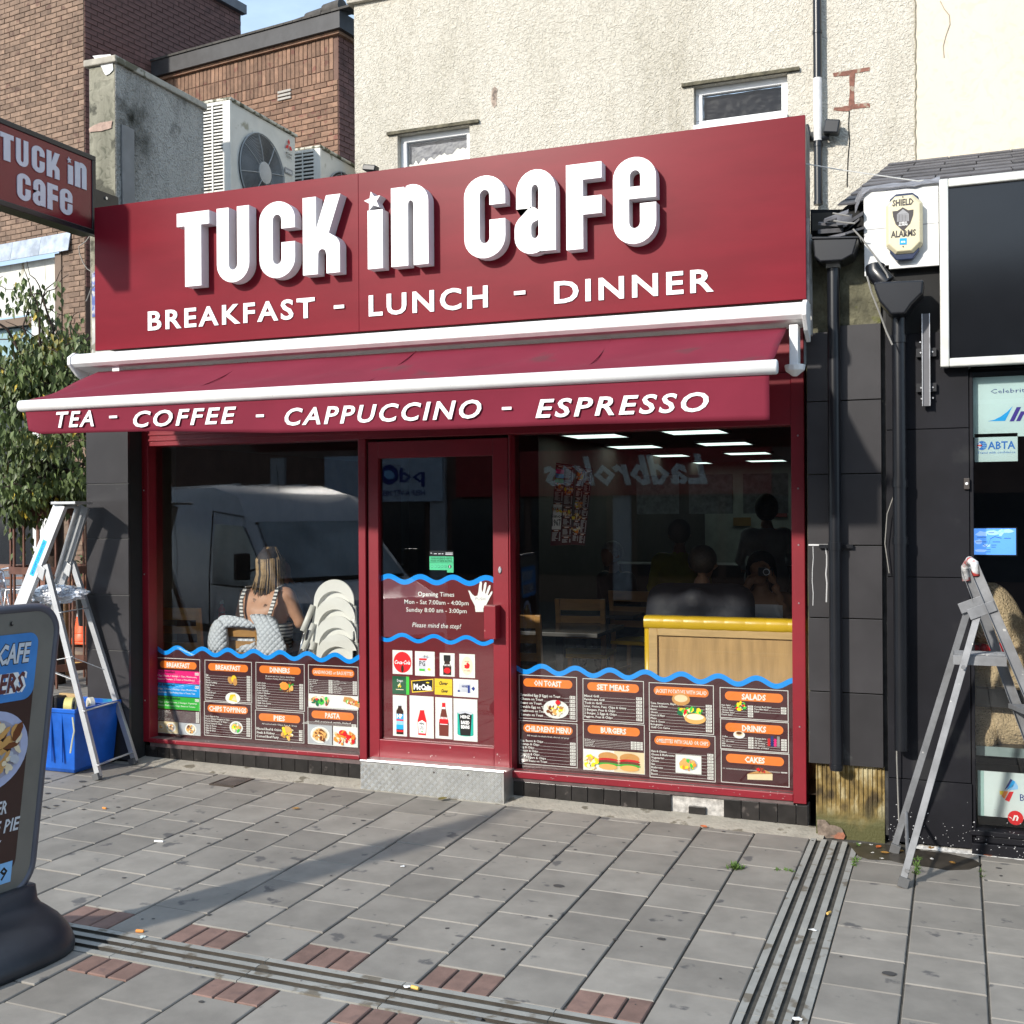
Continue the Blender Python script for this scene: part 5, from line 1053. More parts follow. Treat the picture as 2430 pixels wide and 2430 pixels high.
menu((sR, 892, 1300, 512, 540, 795, 825), 'OMELETTES WITH SALAD OR CHIPS', [[('Ham & Cheese', '5.00'), ('Cheese & Mushrooms', '5.00'), ('Vegetarian', '6.00'), ('Cheese', '4.60'), ('Ham', '4.60'), ('Mushrooms', '4.60'), ('Plain', '4.00'), ('Bacon', '5.00')]], small_head=True, tstart=.02, pics=lambda pr, a, b, c, d: (pr.rect(a + (b-a)*.4, c + .04, a + (b-a)*.79, c + .15, PWHITE, 2.8), plate(pr, a + (b-a)*.595, c + .093, .072, [PYEL, PTAN, ORANGE, PGREEN, PTAN], 17, .65, 34)), lab='omelettes menu')
menu((sR, 1327, 1752, 233, 260, 428, 448), 'SALADS', [[('Ham Salad', '5.00'), ('Tuna Salad', '5.00'), ('Cheese Salad', '5.00'), ('Chicken Salad', '5.00'), ('Prawn Salad', '7.50')], [('Corned Beef Salad', '5.00'), ('Tuna Mix Salad', '5.00'), ('Salad', '2.50')]], pics=lambda pr, a, b, c, d: pr.blobs(a + (b-a)*.31, d - .105, .03, .022, SALAD, 26, .013, 6, 18), lab='salads menu')
menu((sR, 1330, 1754, 430, 455, 620, 645), 'DRINKS', [[('Coffee', '1.50'), ('Tea', '1.30'), ('Hot Chocolate', '1.80'), ('Milk', '1.20'), ('Milk Shake', '1.40')], [('Orange Juice', '1.20'), ('All Cans', '1.20'), ('All Bottles', '1.50'), ('All Cartons', '0.70'), ('Bottle of Water', '1.00')]], pics=lambda pr, a, b, c, d: (pr.oval(a + (b-a)*.28, c + .09, .034, .022, PWHITE, 5), pr.oval(a + (b-a)*.28, c + .098, .022, .015, PCRM, 6), pr.oval(a + (b-a)*.28, c + .100, .016, .009, PBRN, 7), *[pr.rect(b - .12 + i*.018, c + .035, b - .105 + i*.018, c + .08 + (i % 2)*.015, m_, 5) for i, m_ in enumerate((PRED, PNAVY, PINK, PGREY))]), lab='drinks menu')
menu((sR, 1334, 1758, 622, 650, 825, 858), 'CAKES', [[('Apple Tart', '2.50'), ('Ice Cream', '2.50')]], tstart=.02, band=.08, pics=lambda pr, a, b, c, d: (pr.poly([(a + .155, c + .028), (a + .30, c + .035), (a + .30, c + .072), (a + .155, c + .060)], PCRM, 4), pr.poly([(a + .155, c + .062), (a + .30, c + .074), (a + .25, c + .095)], PTAN, 4), pr.blobs(a + .235, c + .09, .025, .012, [PRED, PRED, PBRN], 14, .012, 5, 19)), lab='cakes menu with a slice of cheesecake')
YDV = YF + .048
sD = lambda x, y: (840 + x*.31056, 1320 + y*.31056)
D = lambda x, y: P(*sD(x, y), YDV)
pk = [D(x, 170).x for x in (265, 510, 765, 1010)]; pk2 = [D(x, 600).x for x in (370, 620, 860)]
zt1 = (D(200, 180).z + D(1060, 180).z)/2; zt2 = (D(200, 625).z + D(1060, 640).z)/2
vinyl(door, dg0, dg1, zt2, zt1, zt1, pk, .019, YDV + .0006, VINYLD, .033, 'vinyl_sheet')
vinyl(door, dg0, dg1, zdg0, zt2, zt2, pk2, .019, YDV, mat('door_vinyl_lower', (.17, .012, .020), .35, var=.05), .026, 'vinyl_sheet')
pr = wallprint(YDV - .002)
def dtext(t, x0, x1, yb, yt, **kw): a = D(x0, yb); b = D(x1, yb); pr.text(t, a.x, a.z, (D(x0, yt).z - a.z), PWHITE, 1, width=b.x - a.x, res=2, **kw)
dtext('Opening Times', 490, 767, 303, 268, off=.004); dtext('Mon - Sat 7:00am - 4:00pm', 387, 877, 362, 328, off=.004); dtext('Sunday 8:00 am - 3:00pm', 400, 862, 422, 388, off=.004); dtext('Please mind the step!', 447, 820, 540, 503, off=.002, shear=.2)
hp = [(930, 425), (925, 380), (910, 350), (893, 320), (885, 290), (873, 262), (885, 262), (905, 290), (925, 305), (945, 300), (952, 270), (957, 225), (963, 195), (975, 192), (980, 205), (977, 250), (981, 275), (987, 262), (995, 215), (1003, 198), (1014, 200), (1013, 225), (1003, 280), (1008, 286), (1020, 250), (1033, 222), (1045, 220), (1043, 245), (1024, 295), (1030, 300), (1048, 272), (1058, 265), (1058, 282), (1040, 315), (1025, 345), (1008, 378), (990, 395), (990, 425)]
pr.poly([(D(*q).x, D(*q).z) for q in hp], PWHITE, 1); a = D(930, 335); pr.text('PUSH', a.x, a.z, D(930, 312).z - a.z, PGREY, 2, width=D(1005, 335).x - a.x, off=.01)
tag(pr.build('sticker', door), 'opening times lettering and white hand reading PUSH'); pr = wallprint(YDV - .002)
def box(x0, y0, x1, y1, m=PWHITE, k=1): a = D(x0, y1); b = D(x1, y0); pr.rect(a.x, a.z, b.x, b.z, m, k); return a.x, a.z, b.x, b.z
a = box(297, 722, 447, 897); cx, cz = (a[0]+a[2])/2, (a[1]+a[3])/2; pr.oval(cx, cz, (a[2]-a[0])*.45, (a[3]-a[1])*.44, PRED, 2, 28); pr.text('Coca-Cola', cx, cz - .012, .026, PWHITE, 3, (a[2]-a[0])*.8, 'c', .02, .35); pr.oval(cx, cz - .042, .010, .024, PCOFF, 2.5)
a = box(468, 730, 618, 910); cx, cz = (a[0]+a[2])/2, (a[1]+a[3])/2; pr.poly([(cx - .045, cz - .04), (cx + .01, cz - .055), (cx + .01, cz + .03), (cx - .045, cz + .035)], PSIL, 2); pr.poly([(cx + .01, cz - .055), (cx + .055, cz - .035), (cx + .055, cz + .04), (cx + .01, cz + .03)], PWHITE, 2.2); pr.poly([(cx - .045, cz + .035), (cx + .01, cz + .03), (cx + .055, cz + .04), (cx, cz + .055)], PSIL, 2.4); pr.text('PG', cx - .018, cz - .015, .034, PBLACK, 4, .040, 'c', .01); pr.rect(cx - .04, cz + .022, cx + .015, cz + .034, PRED, 4); pr.rect(cx - .04, cz - .048, cx + .0, cz - .034, PGREEN, 4); pr.oval(cx + .03, cz - .035, .012, .009, PYEL, 4); pr.text('PG', cx + .01, cz + .036, .018, PBLACK, 4, .03, 'c')
a = box(657, 742, 770, 915); cx, cz = (a[0]+a[2])/2, (a[1]+a[3])/2; pr.poly([(cx - .028, cz - .066), (cx + .028, cz - .066), (cx + .03, cz - .01), (cx + .018, cz + .012), (cx + .024, cz + .05), (cx - .024, cz + .05), (cx - .018, cz + .012), (cx - .03, cz - .01)], PCOFF, 2); pr.rect(cx - .024, cz + .025, cx + .024, cz + .062, PBLACK, 2.5); pr.oval(cx, cz - .038, .024, .018, PRED, 3); pr.text('NESCAFE', cx, cz - .008, .012, PWHITE, 4, .048, 'c', .02); pr.text('Original', cx, cz - .022, .009, PRED, 4, .034, 'c')
a = box(807, 750, 925, 925); cx, cz = (a[0]+a[2])/2, (a[1]+a[3])/2; pr.oval(cx, cz, .040, .058, PCRM, 2, 24); pr.blobs(cx, cz, .014, .013, [PRED], 14, .009, 3, 3); pr.text('British', cx, cz + .024, .010, PRED, 4, .03, 'c'); pr.text('Lion Quality', cx, cz - .034, .010, PRED, 4, .046, 'c')
a = box(295, 920, 423, 1050, PDGRN); cx, cz = (a[0]+a[2])/2, (a[1]+a[3])/2; pr.rect(a[2] - .022, a[1], a[2], a[3], PGREEN, 2); pr.text('Dragon', cx - .005, cz + .022, .018, PWHITE, 3, .042, 'c'); pr.blobs(cx - .008, cz, .014, .012, [PYEL, PCRM], 12, .007, 3, 4); pr.rect(cx - .035, cz - .03, cx + .02, cz - .026, PCRM, 3)
a = (D(437, 950), D(608, 935), D(608, 1030), D(445, 1042)); pr.poly([(q.x, q.z) for q in (a[3], a[2], a[1], a[0])], PYEL, 1); a = (D(445, 956), D(601, 943), D(601, 1022), D(452, 1033)); pr.poly([(q.x, q.z) for q in (a[3], a[2], a[1], a[0])], PBLACK, 2); a = D(458, 1015); pr.text('McCain', a.x, a.z, .036, PWHITE, 3, D(594, 1015).x - a.x, off=.05)
pr.oval(D(565, 965).x, D(565, 965).z, .012, .004, PYEL, 4)
a = box(618, 940, 752, 1055, PYEL); cx, cz = (a[0]+a[2])/2, (a[1]+a[3])/2; pr.text('Clover', cx, cz + .012, .024, PBLACK, 3, .064, 'c', .03, .3); pr.text('Clover', cx + .008, cz - .036, .022, PBLACK, 3, .05, 'c', .03, .3); pr.rect(a[0], cz, a[2], cz + .003, flat('gold', (.6, .4, .02)), 2)
a = box(760, 945, 950, 1070); cx, cz = (a[0]+a[2])/2, (a[1]+a[3])/2; pr.poly([(cx - .055, cz - .025), (cx + .04, cz - .03), (cx + .035, cz + .03), (cx - .045, cz + .03)], PSIL, 2); pr.rect(cx - .055, cz - .026, cx - .04, cz - .014, PNAVY, 3); pr.poly([(cx + .04, cz), (cx + .055, cz + .014), (cx + .066, cz), (cx + .055, cz - .016)], PNAVY, 3); pr.text('HOVIS', cx - .005, cz + .004, .016, PNAVY, 4, .04, 'c', .03); pr.text('TOAST', cx - .005, cz - .022, .016, PSIL, 4, .04, 'c', .03); pr.rect(cx + .015, cz - .03, cx + .03, cz + .02, PNAVY, 2.5)
a = box(300, 1065, 405, 1370); cx = (a[0]+a[2])/2; z0 = a[1]; pr.poly([(cx - .026, z0 + .012), (cx + .026, z0 + .012), (cx + .026, z0 + .165), (cx + .013, z0 + .185), (cx + .013, z0 + .20), (cx - .013, z0 + .20), (cx - .013, z0 + .185), (cx - .026, z0 + .165)], PCOFF, 2); pr.rect(cx - .012, z0 + .2, cx + .012, z0 + .222, PWHITE, 2); pr.rect(cx - .013, z0 + .198, cx + .013, z0 + .21, PSIL, 2.5); pr.rect(cx - .026, z0 + .045, cx + .026, z0 + .11, PLB, 3); pr.rect(cx - .026, z0 + .045, cx + .026, z0 + .075, PBLUE, 3.4); pr.rect(cx - .026, z0 + .11, cx + .026, z0 + .145, PBLUE, 3.3); pr.text('HP', cx, z0 + .118, .028, PWHITE, 5, .042, 'c', .04); pr.rect(cx - .026, z0 + .1, cx + .026, z0 + .11, PRED, 4); pr.rect(cx - .026, z0 + .028, cx + .026, z0 + .04, PRED, 4)
a = box(428, 1073, 610, 1380); cx = (a[0]+a[2])/2 + .003; z0 = a[1]; pr.poly([(cx - .028, z0 + .018), (cx + .028, z0 + .018), (cx + .032, z0 + .11), (cx + .016, z0 + .17), (cx + .012, z0 + .20), (cx - .012, z0 + .20), (cx - .016, z0 + .17), (cx - .032, z0 + .11)], PRED, 2); pr.rect(cx - .013, z0 + .18, cx + .013, z0 + .228, PWHITE, 2.6); pr.poly([(cx - .024, z0 + .03), (cx + .024, z0 + .03), (cx + .028, z0 + .10), (cx, z0 + .115), (cx - .028, z0 + .10)], PWHITE, 3); pr.text('HEINZ', cx, z0 + .086, .014, PBLACK, 4, .038, 'c', .03); pr.text('TOMATO', cx, z0 + .066, .010, PBLACK, 4, .036, 'c', .02); pr.text('KETCHUP', cx, z0 + .053, .010, PBLACK, 4, .036, 'c', .02); pr.oval(cx, z0 + .04, .006, .006, PGREEN, 4)
a = box(624, 1083, 752, 1390); cx = (a[0]+a[2])/2; z0 = a[1]; pr.poly([(cx - .033, z0 + .018), (cx + .033, z0 + .018), (cx + .035, z0 + .10), (cx + .015, z0 + .19), (cx + .011, z0 + .225), (cx - .011, z0 + .225), (cx - .015, z0 + .19), (cx - .035, z0 + .10)], flat('sauce', (.14, .03, .02)), 2); pr.rect(cx - .012, z0 + .2, cx + .012, z0 + .232, PRED, 2.6); pr.rect(cx - .012, z0 + .192, cx + .012, z0 + .204, PWHITE, 2.8); pr.oval(cx, z0 + .115, .033, .024, PRED, 3); pr.text('SARSONS', cx, z0 + .128, .014, PWHITE, 4, .056, 'c', .03); pr.rect(cx - .028, z0 + .092, cx + .028, z0 + .096, PWHITE, 4)
a = box(763, 1095, 943, 1405); cx = (a[0]+a[2])/2; z0 = a[1]; pr.rect(cx - .056, z0 + .042, cx + .056, z0 + .18, PTEAL, 2); pr.oval(cx, z0 + .18, .056, .012, PSIL, 2.2); pr.oval(cx, z0 + .042, .056, .012, PTEAL, 2.2); pr.poly([(cx - .035, z0 + .035), (cx + .035, z0 + .035), (cx + .045, z0 + .168), (cx, z0 + .18), (cx - .045, z0 + .168)], PBLACK, 3); pr.text('HEINZ', cx, z0 + .145, .020, PWHITE, 4, .066, 'c', .03, fit='cap'); pr.text('BAKED', cx, z0 + .108, .022, PWHITE, 4, .060, 'c', .04); pr.text('BEANS', cx, z0 + .080, .022, PWHITE, 4, .060, 'c', .04)
pr.build('sticker', door)
s8 = lambda x, y: P(840 + x*.20704, 1020 + y*.20704, YDV)
pr = wallprint(YDV - .002)
a, b = s8(868, 1605), s8(1142, 1450); pr.rect(a.x, a.z, b.x, b.z, MINT, 1); c = s8(1068, 1635); pr.rect(c.x, c.z, b.x, a.z, MINT, 1); t0, t1 = s8(868, 1450), s8(1142, 1388); pr.rect(t0.x, t0.z, t1.x, t1.z, PBLACK, 1)
W = b.x - a.x
pr.text('SGOR HYLENDID BWYD', a.x + W*.05, s8(880, 1483).z, .013, PDGRN, 2, W*.9, off=.03); pr.text('FOOD HYGIENE RATING', a.x + W*.05, s8(880, 1512).z, .013, PDGRN, 2, W*.9, off=.03); z = s8(880, 1524).z; pr.rect(a.x, z, b.x, z + .002, PDGRN, 2)
z = s8(900, 1565).z
for i in range(5): x = a.x + W*(.11 + .14*i); pr.oval(x, z, .0085, .0085, PDGRN, 2); pr.oval(x, z, .0068, .0068, MINT, 3); pr.text(str(i), x, z - .004, .008, PDGRN, 4, align='c')
x = a.x + W*.85; pr.oval(x, z, .0115, .0115, PBLACK, 2); pr.text('5', x, z - .007, .014, PWHITE, 3, align='c', off=.03)
for i, (u, v, w_) in enumerate(((.08, .5, .06), (.25, .4, .12), (.42, .4, .1), (.55, .4, .06), (.82, .55, .3), (.82, .3, .3))): h_ = t1.z - t0.z; pr.rect(a.x + W*(u - w_/2), t0.z + h_*v, a.x + W*(u + w_/2), t0.z + h_*(v + .15), PSIL, 2)
pr.build('rating_sticker', door)
shop = thing('travel_shop', (.9, 6.5, 0), 'black fronted travel shop with slate lean-to roof and blank black sign at the right edge', 'shop')
wall_grid('rendered_wall', CREAMS, shop, xr + .001, 4.5, 0, 7.0, YC + .004, .2)
mb = MB(); mb.tube([P(*k3(*q), YC - .002) for q in ((1480, 5), (1500, 45), (1528, 80), (1532, 130), (1510, 190), (1495, 250), (1500, 310))], .0035, 4); mb.build('crack', mat('hair_crack', (.42, .36, .28), .9), shop)
yA, zA, yB, zB = 6.55, 3.46, YC - .01, 4.55
mb = MB(); mb.add([(-.60, yA, zA - .02), (4.5, yA, zA - .02), (4.5, yB, zB - .02), (-.47, yB, zB - .02), (-.60, yA, 2.9), (4.5, yA, 2.9), (4.5, yB, 2.9), (-.47, yB, 2.9)], [(0, 1, 2, 3), (4, 5, 1, 0), (3, 7, 4, 0), (2, 1, 5, 6)]); mb.build('roof_deck', TBED, shop)
SLATE = mat('roof_slate', (.085, .082, .088), .75, var=.25, scale=9, rand=.25, bump=.4, bscale=30, bdist=.004)
Ls = math.hypot(yB - yA, zB - zA); sd = Vector((0, (yB-yA)/Ls, (zB-zA)/Ls)); sn = Vector((0, -sd.z, sd.y)); ns = 11; RR = random.Random(2)
sl = slab_mesh(.44, Ls/ns + .09, SLATE, .002, .010)
ang = math.atan2(sd.z, sd.y)
for r in range(ns):
    for c in range(8):
        s_ = (r + .5)*Ls/ns; x = -.62 + .13*s_/Ls + .225 + c*.447 + (.22 if r % 2 else 0)
        if r % 2 and c == 0:
            xx = x - .335; p = Vector((xx, yA, zA)) + sd*s_ + sn*.016; put(slab_mesh(.21, Ls/ns + .09, SLATE, .002, .010), 'slate', shop, p, (ang - .035, 0, RR.uniform(-.01, .01)))
        p = Vector((x, yA, zA)) + sd*s_ + sn*(.016 + RR.uniform(0, .003)); put(sl, 'slate', shop, p, (ang - .035, 0, RR.uniform(-.006, .006)))
FELT = mat('lead_flashing', (.22, .22, .24), .6, .2, var=.35, scale=14, bump=.6, bscale=20, bdist=.01)
def strip3(pts, w_, nm, m, par, th=.004, jit=.006):
    RR = random.Random(len(pts)); vs = []
    n = len(pts)
    for p, q in pts: vs += [p, q]
    mb = MB(); mb.add(vs, [(2*i, 2*i+1, 2*i+3, 2*i+2) for i in range(n-1)]); o = mb.build(nm, m, par, recalc=False); so = o.modifiers.new('thick', 'SOLIDIFY'); so.thickness = th; return o
tp = [(P(*k3(x, y1 + RR.uniform(-5, 5)), 6.60), P(*k3(x, y2 + RR.uniform(-6, 6)), 6.40)) for x, y1, y2 in ((1020, 1080, 1150), (1035, 1045, 1110), (1060, 1010, 1045), (1100, 1002, 1020), (1160, 996, 1014), (1220, 990, 1010), (1290, 985, 1004), (1340, 978, 1000), (1380, 968, 990), (1430, 962, 985), (1478, 950, 978))]
strip3(tp, 0, 'flashing', FELT, shop)
YBD = 6.42
bd = [k3(*q) for q in ((1066, 1042), (1470, 985), (1474, 1430), (1204, 1452), (1204, 1430), (1110, 1438), (1108, 1490), (1072, 1490))]
WPB = mat('white_board', (.72, .72, .70), .6, var=.06, scale=6, spots=((.5, .49, .45), 5, .68))
board = thing('alarm_board', P(*k3(1270, 1430), YBD), 'notched white painted board that carries the alarm box beside the black sign', 'board')
mb = MB(); mb.prism([P(*q, YBD) for q in bd], (0, .02, 0)); mb.build('panel', WPB, board, bevel=.002)
mb = MB(); a, b = P(*k3(1068, 1243), YBD - .001), P(*k3(1473, 1203), YBD - .001); mb.quad(a, b, b + Vector((0, 0, .004)), a + Vector((0, 0, .004))); mb.build('joint', PGREY, board, recalc=False)
alm = thing('alarm_box', P(*k3(1283, 1300), YBD), 'cream elongated octagonal alarm box with black shield and blue lens', 'alarm box')
ALC = mat('alarm_cream', (.62, .56, .38), .4, var=.05, scale=8); ALL_ = mat('alarm_lens', (.02, .03, .07), .25)
oc = [(1247, 1040), (1315, 1038), (1390, 1095), (1390, 1290), (1388, 1312), (1335, 1362), (1235, 1362), (1177, 1312), (1175, 1100)]
Ya = YBD - .069
K = lambda x, y: P(*k3(x, y), Ya)
cx = (K(1186, 1200).x + K(1385, 1200).x)/2; hw = (K(1385, 1200).x - K(1186, 1200).x)/2; ztop = K(1283, 1050).z; zbot = K(1283, 1364).z
def octo(hw, zb, zt, c1_, c2_): return [(cx - hw + c1_, zb), (cx + hw - c1_, zb), (cx + hw, zb + c2_), (cx + hw, zt - c2_), (cx + hw - c1_, zt), (cx - hw + c1_, zt), (cx - hw, zt - c2_), (cx - hw, zb + c2_)]
mb = MB(); o1 = octo(hw, zbot, ztop, hw*.52, .048); o2 = octo(hw*.84, zbot + .012, ztop - .012, hw*.46, .042)
vs = [(x, YBD - .001, z) for x, z in o1] + [(x, YBD - .05, z) for x, z in o1] + [(x, YBD - .068, z) for x, z in o2]
mb.add(vs, [tuple(range(16, 24))] + [(i, (i+1) % 8, 8 + (i+1) % 8, 8 + i) for i in range(8)] + [(8+i, 8+(i+1) % 8, 16+(i+1) % 8, 16+i) for i in range(8)]); mb.build('case', ALC, alm, bevel=.004)
for zz, sg in ((zbot, -1), (ztop, 1)):
    e = .032 if sg < 0 else .014
    pts = [(cx - hw*.80, zz - sg*.045), (cx - hw*.80, zz - sg*.012), (cx - hw*.45, zz + sg*e), (cx + hw*.45, zz + sg*e), (cx + hw*.80, zz - sg*.012), (cx + hw*.80, zz - sg*.045)]
    mb = MB(); mb.prism([(x, YBD - .046, z) for x, z in pts], (0, .044, 0)); mb.build('lens', ALL_, alm, bevel=.006)
pr = wallprint(Ya); pr.step = .0008
SHB = flat('shield', (.055, .05, .05))
def al(t, x0, x1, yb, yt, m=SHB, k=1, off=.03): a = K(x0, yb); pr.text(t, a.x, a.z, K(x0, yt).z - a.z, m, k, K(x1, yb).x - a.x, off=off)
al('SHIELD', 1222, 1337, 1113, 1078); al('ALARMS', 1214, 1349, 1282, 1246); al('SHIELD', 1258, 1302, 1208, 1198, PWHITE, 3); al('ALARMS', 1255, 1305, 1220, 1210, PWHITE, 3)
def kp(pts, m, k=1): pr.poly([(K(*q).x, K(*q).z) for q in pts], m, k)
kp([(1222, 1140), (1250, 1137), (1278, 1118), (1308, 1134), (1336, 1130), (1334, 1160), (1318, 1205), (1280, 1246), (1240, 1210), (1226, 1170)], SHB)
kp([(1247, 1197), (1311, 1193), (1311, 1153), (1247, 1157)], PGREY, 2); kp([(1247, 1156), (1311, 1152), (1279, 1128)], PGREY, 2)
for i in range(7): kp([(1252 + i*8, 1196), (1254 + i*8, 1196), (1254 + i*8, 1158), (1252 + i*8, 1158)], SHB, 3)
kp([(1261, 1320), (1299, 1318), (1299, 1284), (1261, 1286)], PBLUE, 2); al('ssa', 1268, 1292, 1310, 1296, PWHITE, 3); c = K(1278, 1062); pr.oval(c.x, c.z, .004, .004, SHB, 2, 8); c = K(1280, 1330); pr.oval(c.x, c.z, .004, .004, SHB, 2, 8)
pr.build('print', alm)
YQ = 6.38
bs = thing('blank_sign', P(2260, 870, YQ), 'large blank black sign panel in a white frame above the travel shop', 'sign')
qx0, qx1 = P(2230, 640, YQ).x, 2.6; qz1, qz0 = P(*k3(1490, 965), YQ).z, P(2233, 871, YQ).z
fw = .045
FRM = mat('sign_frame_white', (.62, .62, .58), .35, .3, var=.1, scale=8)
for n_, a in (('frame', (qx0, qx0 + fw, YQ, YQ + .06, qz0, qz1)), ('frame', (qx0 + fw, qx1, YQ, YQ + .06, qz0, qz0 + fw)), ('frame', (qx0 + fw, qx1, YQ, YQ + .06, qz1 - fw, qz1)), ('frame', (qx1, qx1 + fw, YQ, YQ + .06, qz0, qz1))):
    mb = MB(); mb.box(*a); mb.build(n_, FRM, bs, bevel=.006)
mb = MB(); mb.box(qx0 + fw, qx1, YQ + .022, YQ + .05, qz0 + fw, qz1 - fw); mb.build('panel', mat('gloss_black', (.008, .009, .011), .12, var=.1), bs)
SB = mat('shop_black', (.011, .011, .014), .55, spec=.15, var=.2, scale=3, spots=((.022, .022, .024), 3, .62))
YPi = 6.47; xP0, xP1 = P(2107, 1825, YPi).x - .0, P(2303, 1500, YPi).x
mb = MB(); mb.box(xP0 + .004, xP1 - .002, YPi + .012, 6.75, 0.0, 3.4); pr2 = mb.build('pier', TBED, shop)
zz = [-.02, P(2200, 1852, YPi).z, P(2200, 1370, YPi).z, P(2200, 1018, YPi).z, qz0 + .2]
for i in range(4): tile_on(pr2, xP0 + (.0 if i < 3 else 0), xP1 + (.004 if i == 0 else 0), zz[i], zz[i+1], YPi - (.006 if i == 0 else 0), SB, .004, 'tile')
mb = MB(); mb.box(xP0 - .06, xP0 + .002, YPi + .04, 6.6, .0, 3.2); mb.build('corner_strip', mat('cracked_black', (.03, .03, .03), .8, var=.5, scale=12, spots=((.15, .14, .1), 20, .68)), shop)
mb = MB(); mb.box(-.35, .1, YPi + .02, YPi + .16, qz0 + .2, 3.42); mb.build('upper_pier', SB, shop)
vb = thing('metal_bar', P(2195, 960, 6.42), 'upright grey metal channel screwed to the black wall under the alarm board', 'bracket')
a, b = P(2187, 745, 6.42), P(2208, 963, 6.42); GB = mat('grey_bar', (.10, .10, .11), .5)
mb = MB(); mb.box(a.x, b.x, 6.42, 6.44, b.z, a.z); mb.build('channel', GB, vb)
for x in (a.x, b.x - .004): mb = MB(); mb.box(x, x + .004, 6.412, 6.44, b.z, a.z); mb.build('edge', ALU, vb)
for py in (837, 920): z = P(2195, py, 6.43).z; mb = MB(); mb.box(a.x - .03, b.x + .03, 6.44, 6.458, z - .02, z + .025); mb.build('lug', BLACK, vb)
for q in ((2184, 813), (2185, 838), (2213, 836), (2186, 921), (2214, 920), (2187, 947), (2214, 945)): c = P(*q, 6.455); mb = MB(); mb.lathe((c.x, 6.440, c.z), [(.006, 0), (.004, .004)], 8, 'y'); mb.build('screw', mat('bright_screw', (.8, .8, .8), .3, 1), vb)
bell = thing('door_bell', P(2294, 1148, YPi), 'small black bell push with white button on the shop window edge', 'door bell')
c = P(2294, 1148, YPi); mb = MB(); mb.box(c.x - .014, c.x + .014, YPi - .018, YPi - .001, c.z - .030, c.z + .030); mb.build('plate', mat('bell_brown', (.05, .04, .035), .5), bell, bevel=.003)
mb = MB(); mb.lathe((c.x, YPi - .019, c.z), [(.008, 0), (.006, .003)], 12, 'y'); mb.build('button', WHITE, bell)
YSW = 6.52; wx0 = P(2312, 1400, YSW).x; wx1 = 2.4; wz1 = qz0 - .02; wz0 = P(2322, 1963, YSW).z
mb = MB(); mb.box(xP1 + .001, wx0, YPi + .01, YPi + .12, .0, wz1); mb.build('window_frame', SB, shop, bevel=.004)
mb = MB(); mb.box(wx0, wx1, YPi - .012, YPi + .10, P(2400, 2005, YPi).z, wz0 - .03); mb.box(wx0 - .03, wx1, YPi - .02, YPi + .1, wz0 - .028, wz0); mb.build('window_sill', SB, shop, bevel=.005)
mb = MB(); mb.box(xP1 + .0, wx1, YPi - .03, YPi + .1, -.06, P(2400, 2005, YPi).z - .002); mb.build('plinth', SB, shop, bevel=.004)
mb = MB(); RR = random.Random(31)
for i in range(150):
    x = RR.uniform(xP0, .55); z = zg(x, 6.4) + abs(RR.gauss(0, .10)) + .01; yy = YPi - (.0305 if x > xP1 else .0068); s_ = RR.uniform(.0012, .004)
    if z > .25: continue
    mb.poly([(x + s_*RR.uniform(.4, 1.4)*math.cos(k), yy, z + s_*RR.uniform(.4, 1.2)*math.sin(k)) for k in range(5)])
tag(mb.build('splash', mat('paint_splash', (.5, .5, .5), .8), shop, recalc=False), kind='stuff')
mb = MB(); xs_ = [xP0 + .1 + .04*i for i in range(26)]
for i in range(25): mb.add([(xs_[i], 6.438 - RR.uniform(0, .014), zg(xs_[i], 6.43) + .002), (xs_[i+1], 6.438 - RR.uniform(0, .014), zg(xs_[i+1], 6.43) + .002), (xs_[i+1], 6.5, zg(0, 6.45) + .012 + RR.uniform(0, .006)), (xs_[i], 6.5, zg(0, 6.45) + .012)], [(0, 1, 2, 3)])
mb.build('mortar_line', mat('white_mortar', (.6, .58, .54), .9, var=.3, scale=40), shop, recalc=False)
mb = MB(); mb.quad((wx0, YSW, wz0), (wx1, YSW, wz0), (wx1, YSW, wz1), (wx0, YSW, wz1)); mb.build('pane', GLASS, shop, recalc=False)
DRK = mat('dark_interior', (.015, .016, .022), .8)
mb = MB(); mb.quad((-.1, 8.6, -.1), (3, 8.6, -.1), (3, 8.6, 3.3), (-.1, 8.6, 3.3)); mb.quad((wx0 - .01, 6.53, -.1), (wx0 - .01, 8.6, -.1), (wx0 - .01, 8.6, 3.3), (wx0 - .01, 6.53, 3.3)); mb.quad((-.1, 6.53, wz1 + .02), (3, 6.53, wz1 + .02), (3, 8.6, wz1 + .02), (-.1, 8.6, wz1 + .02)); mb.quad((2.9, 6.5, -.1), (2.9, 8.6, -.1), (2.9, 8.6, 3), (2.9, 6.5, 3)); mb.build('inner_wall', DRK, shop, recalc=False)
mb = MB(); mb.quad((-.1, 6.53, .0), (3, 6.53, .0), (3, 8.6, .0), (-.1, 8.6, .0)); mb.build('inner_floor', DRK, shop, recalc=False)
s2_ = lambda x, y: (2230 + x*.25873, 850 + y*.25873)
YPO = YSW + .02
PALEB = mat('pale_poster', (.48, .62, .62), .4, var=.12, scale=.9)
def poster(name, f, quad, label, cat='poster', m=PALEB, Y=YPO, fn=None, parent=None):
    a = P(*f(quad[0], quad[1]), Y); b = P(*f(quad[2], quad[3]), Y); t = thing(name, ((a.x+b.x)/2, Y, b.z), label, cat) if parent is None else parent
    mb = MB(); mb.box(a.x, b.x, Y, Y + .004, b.z, a.z); mb.build('sheet', m, t); pr = wallprint(Y - .0006); fn(pr, a.x, b.x, b.z, a.z, lambda x, y: P(*f(x, y), Y)); pr.build('print', t); return t
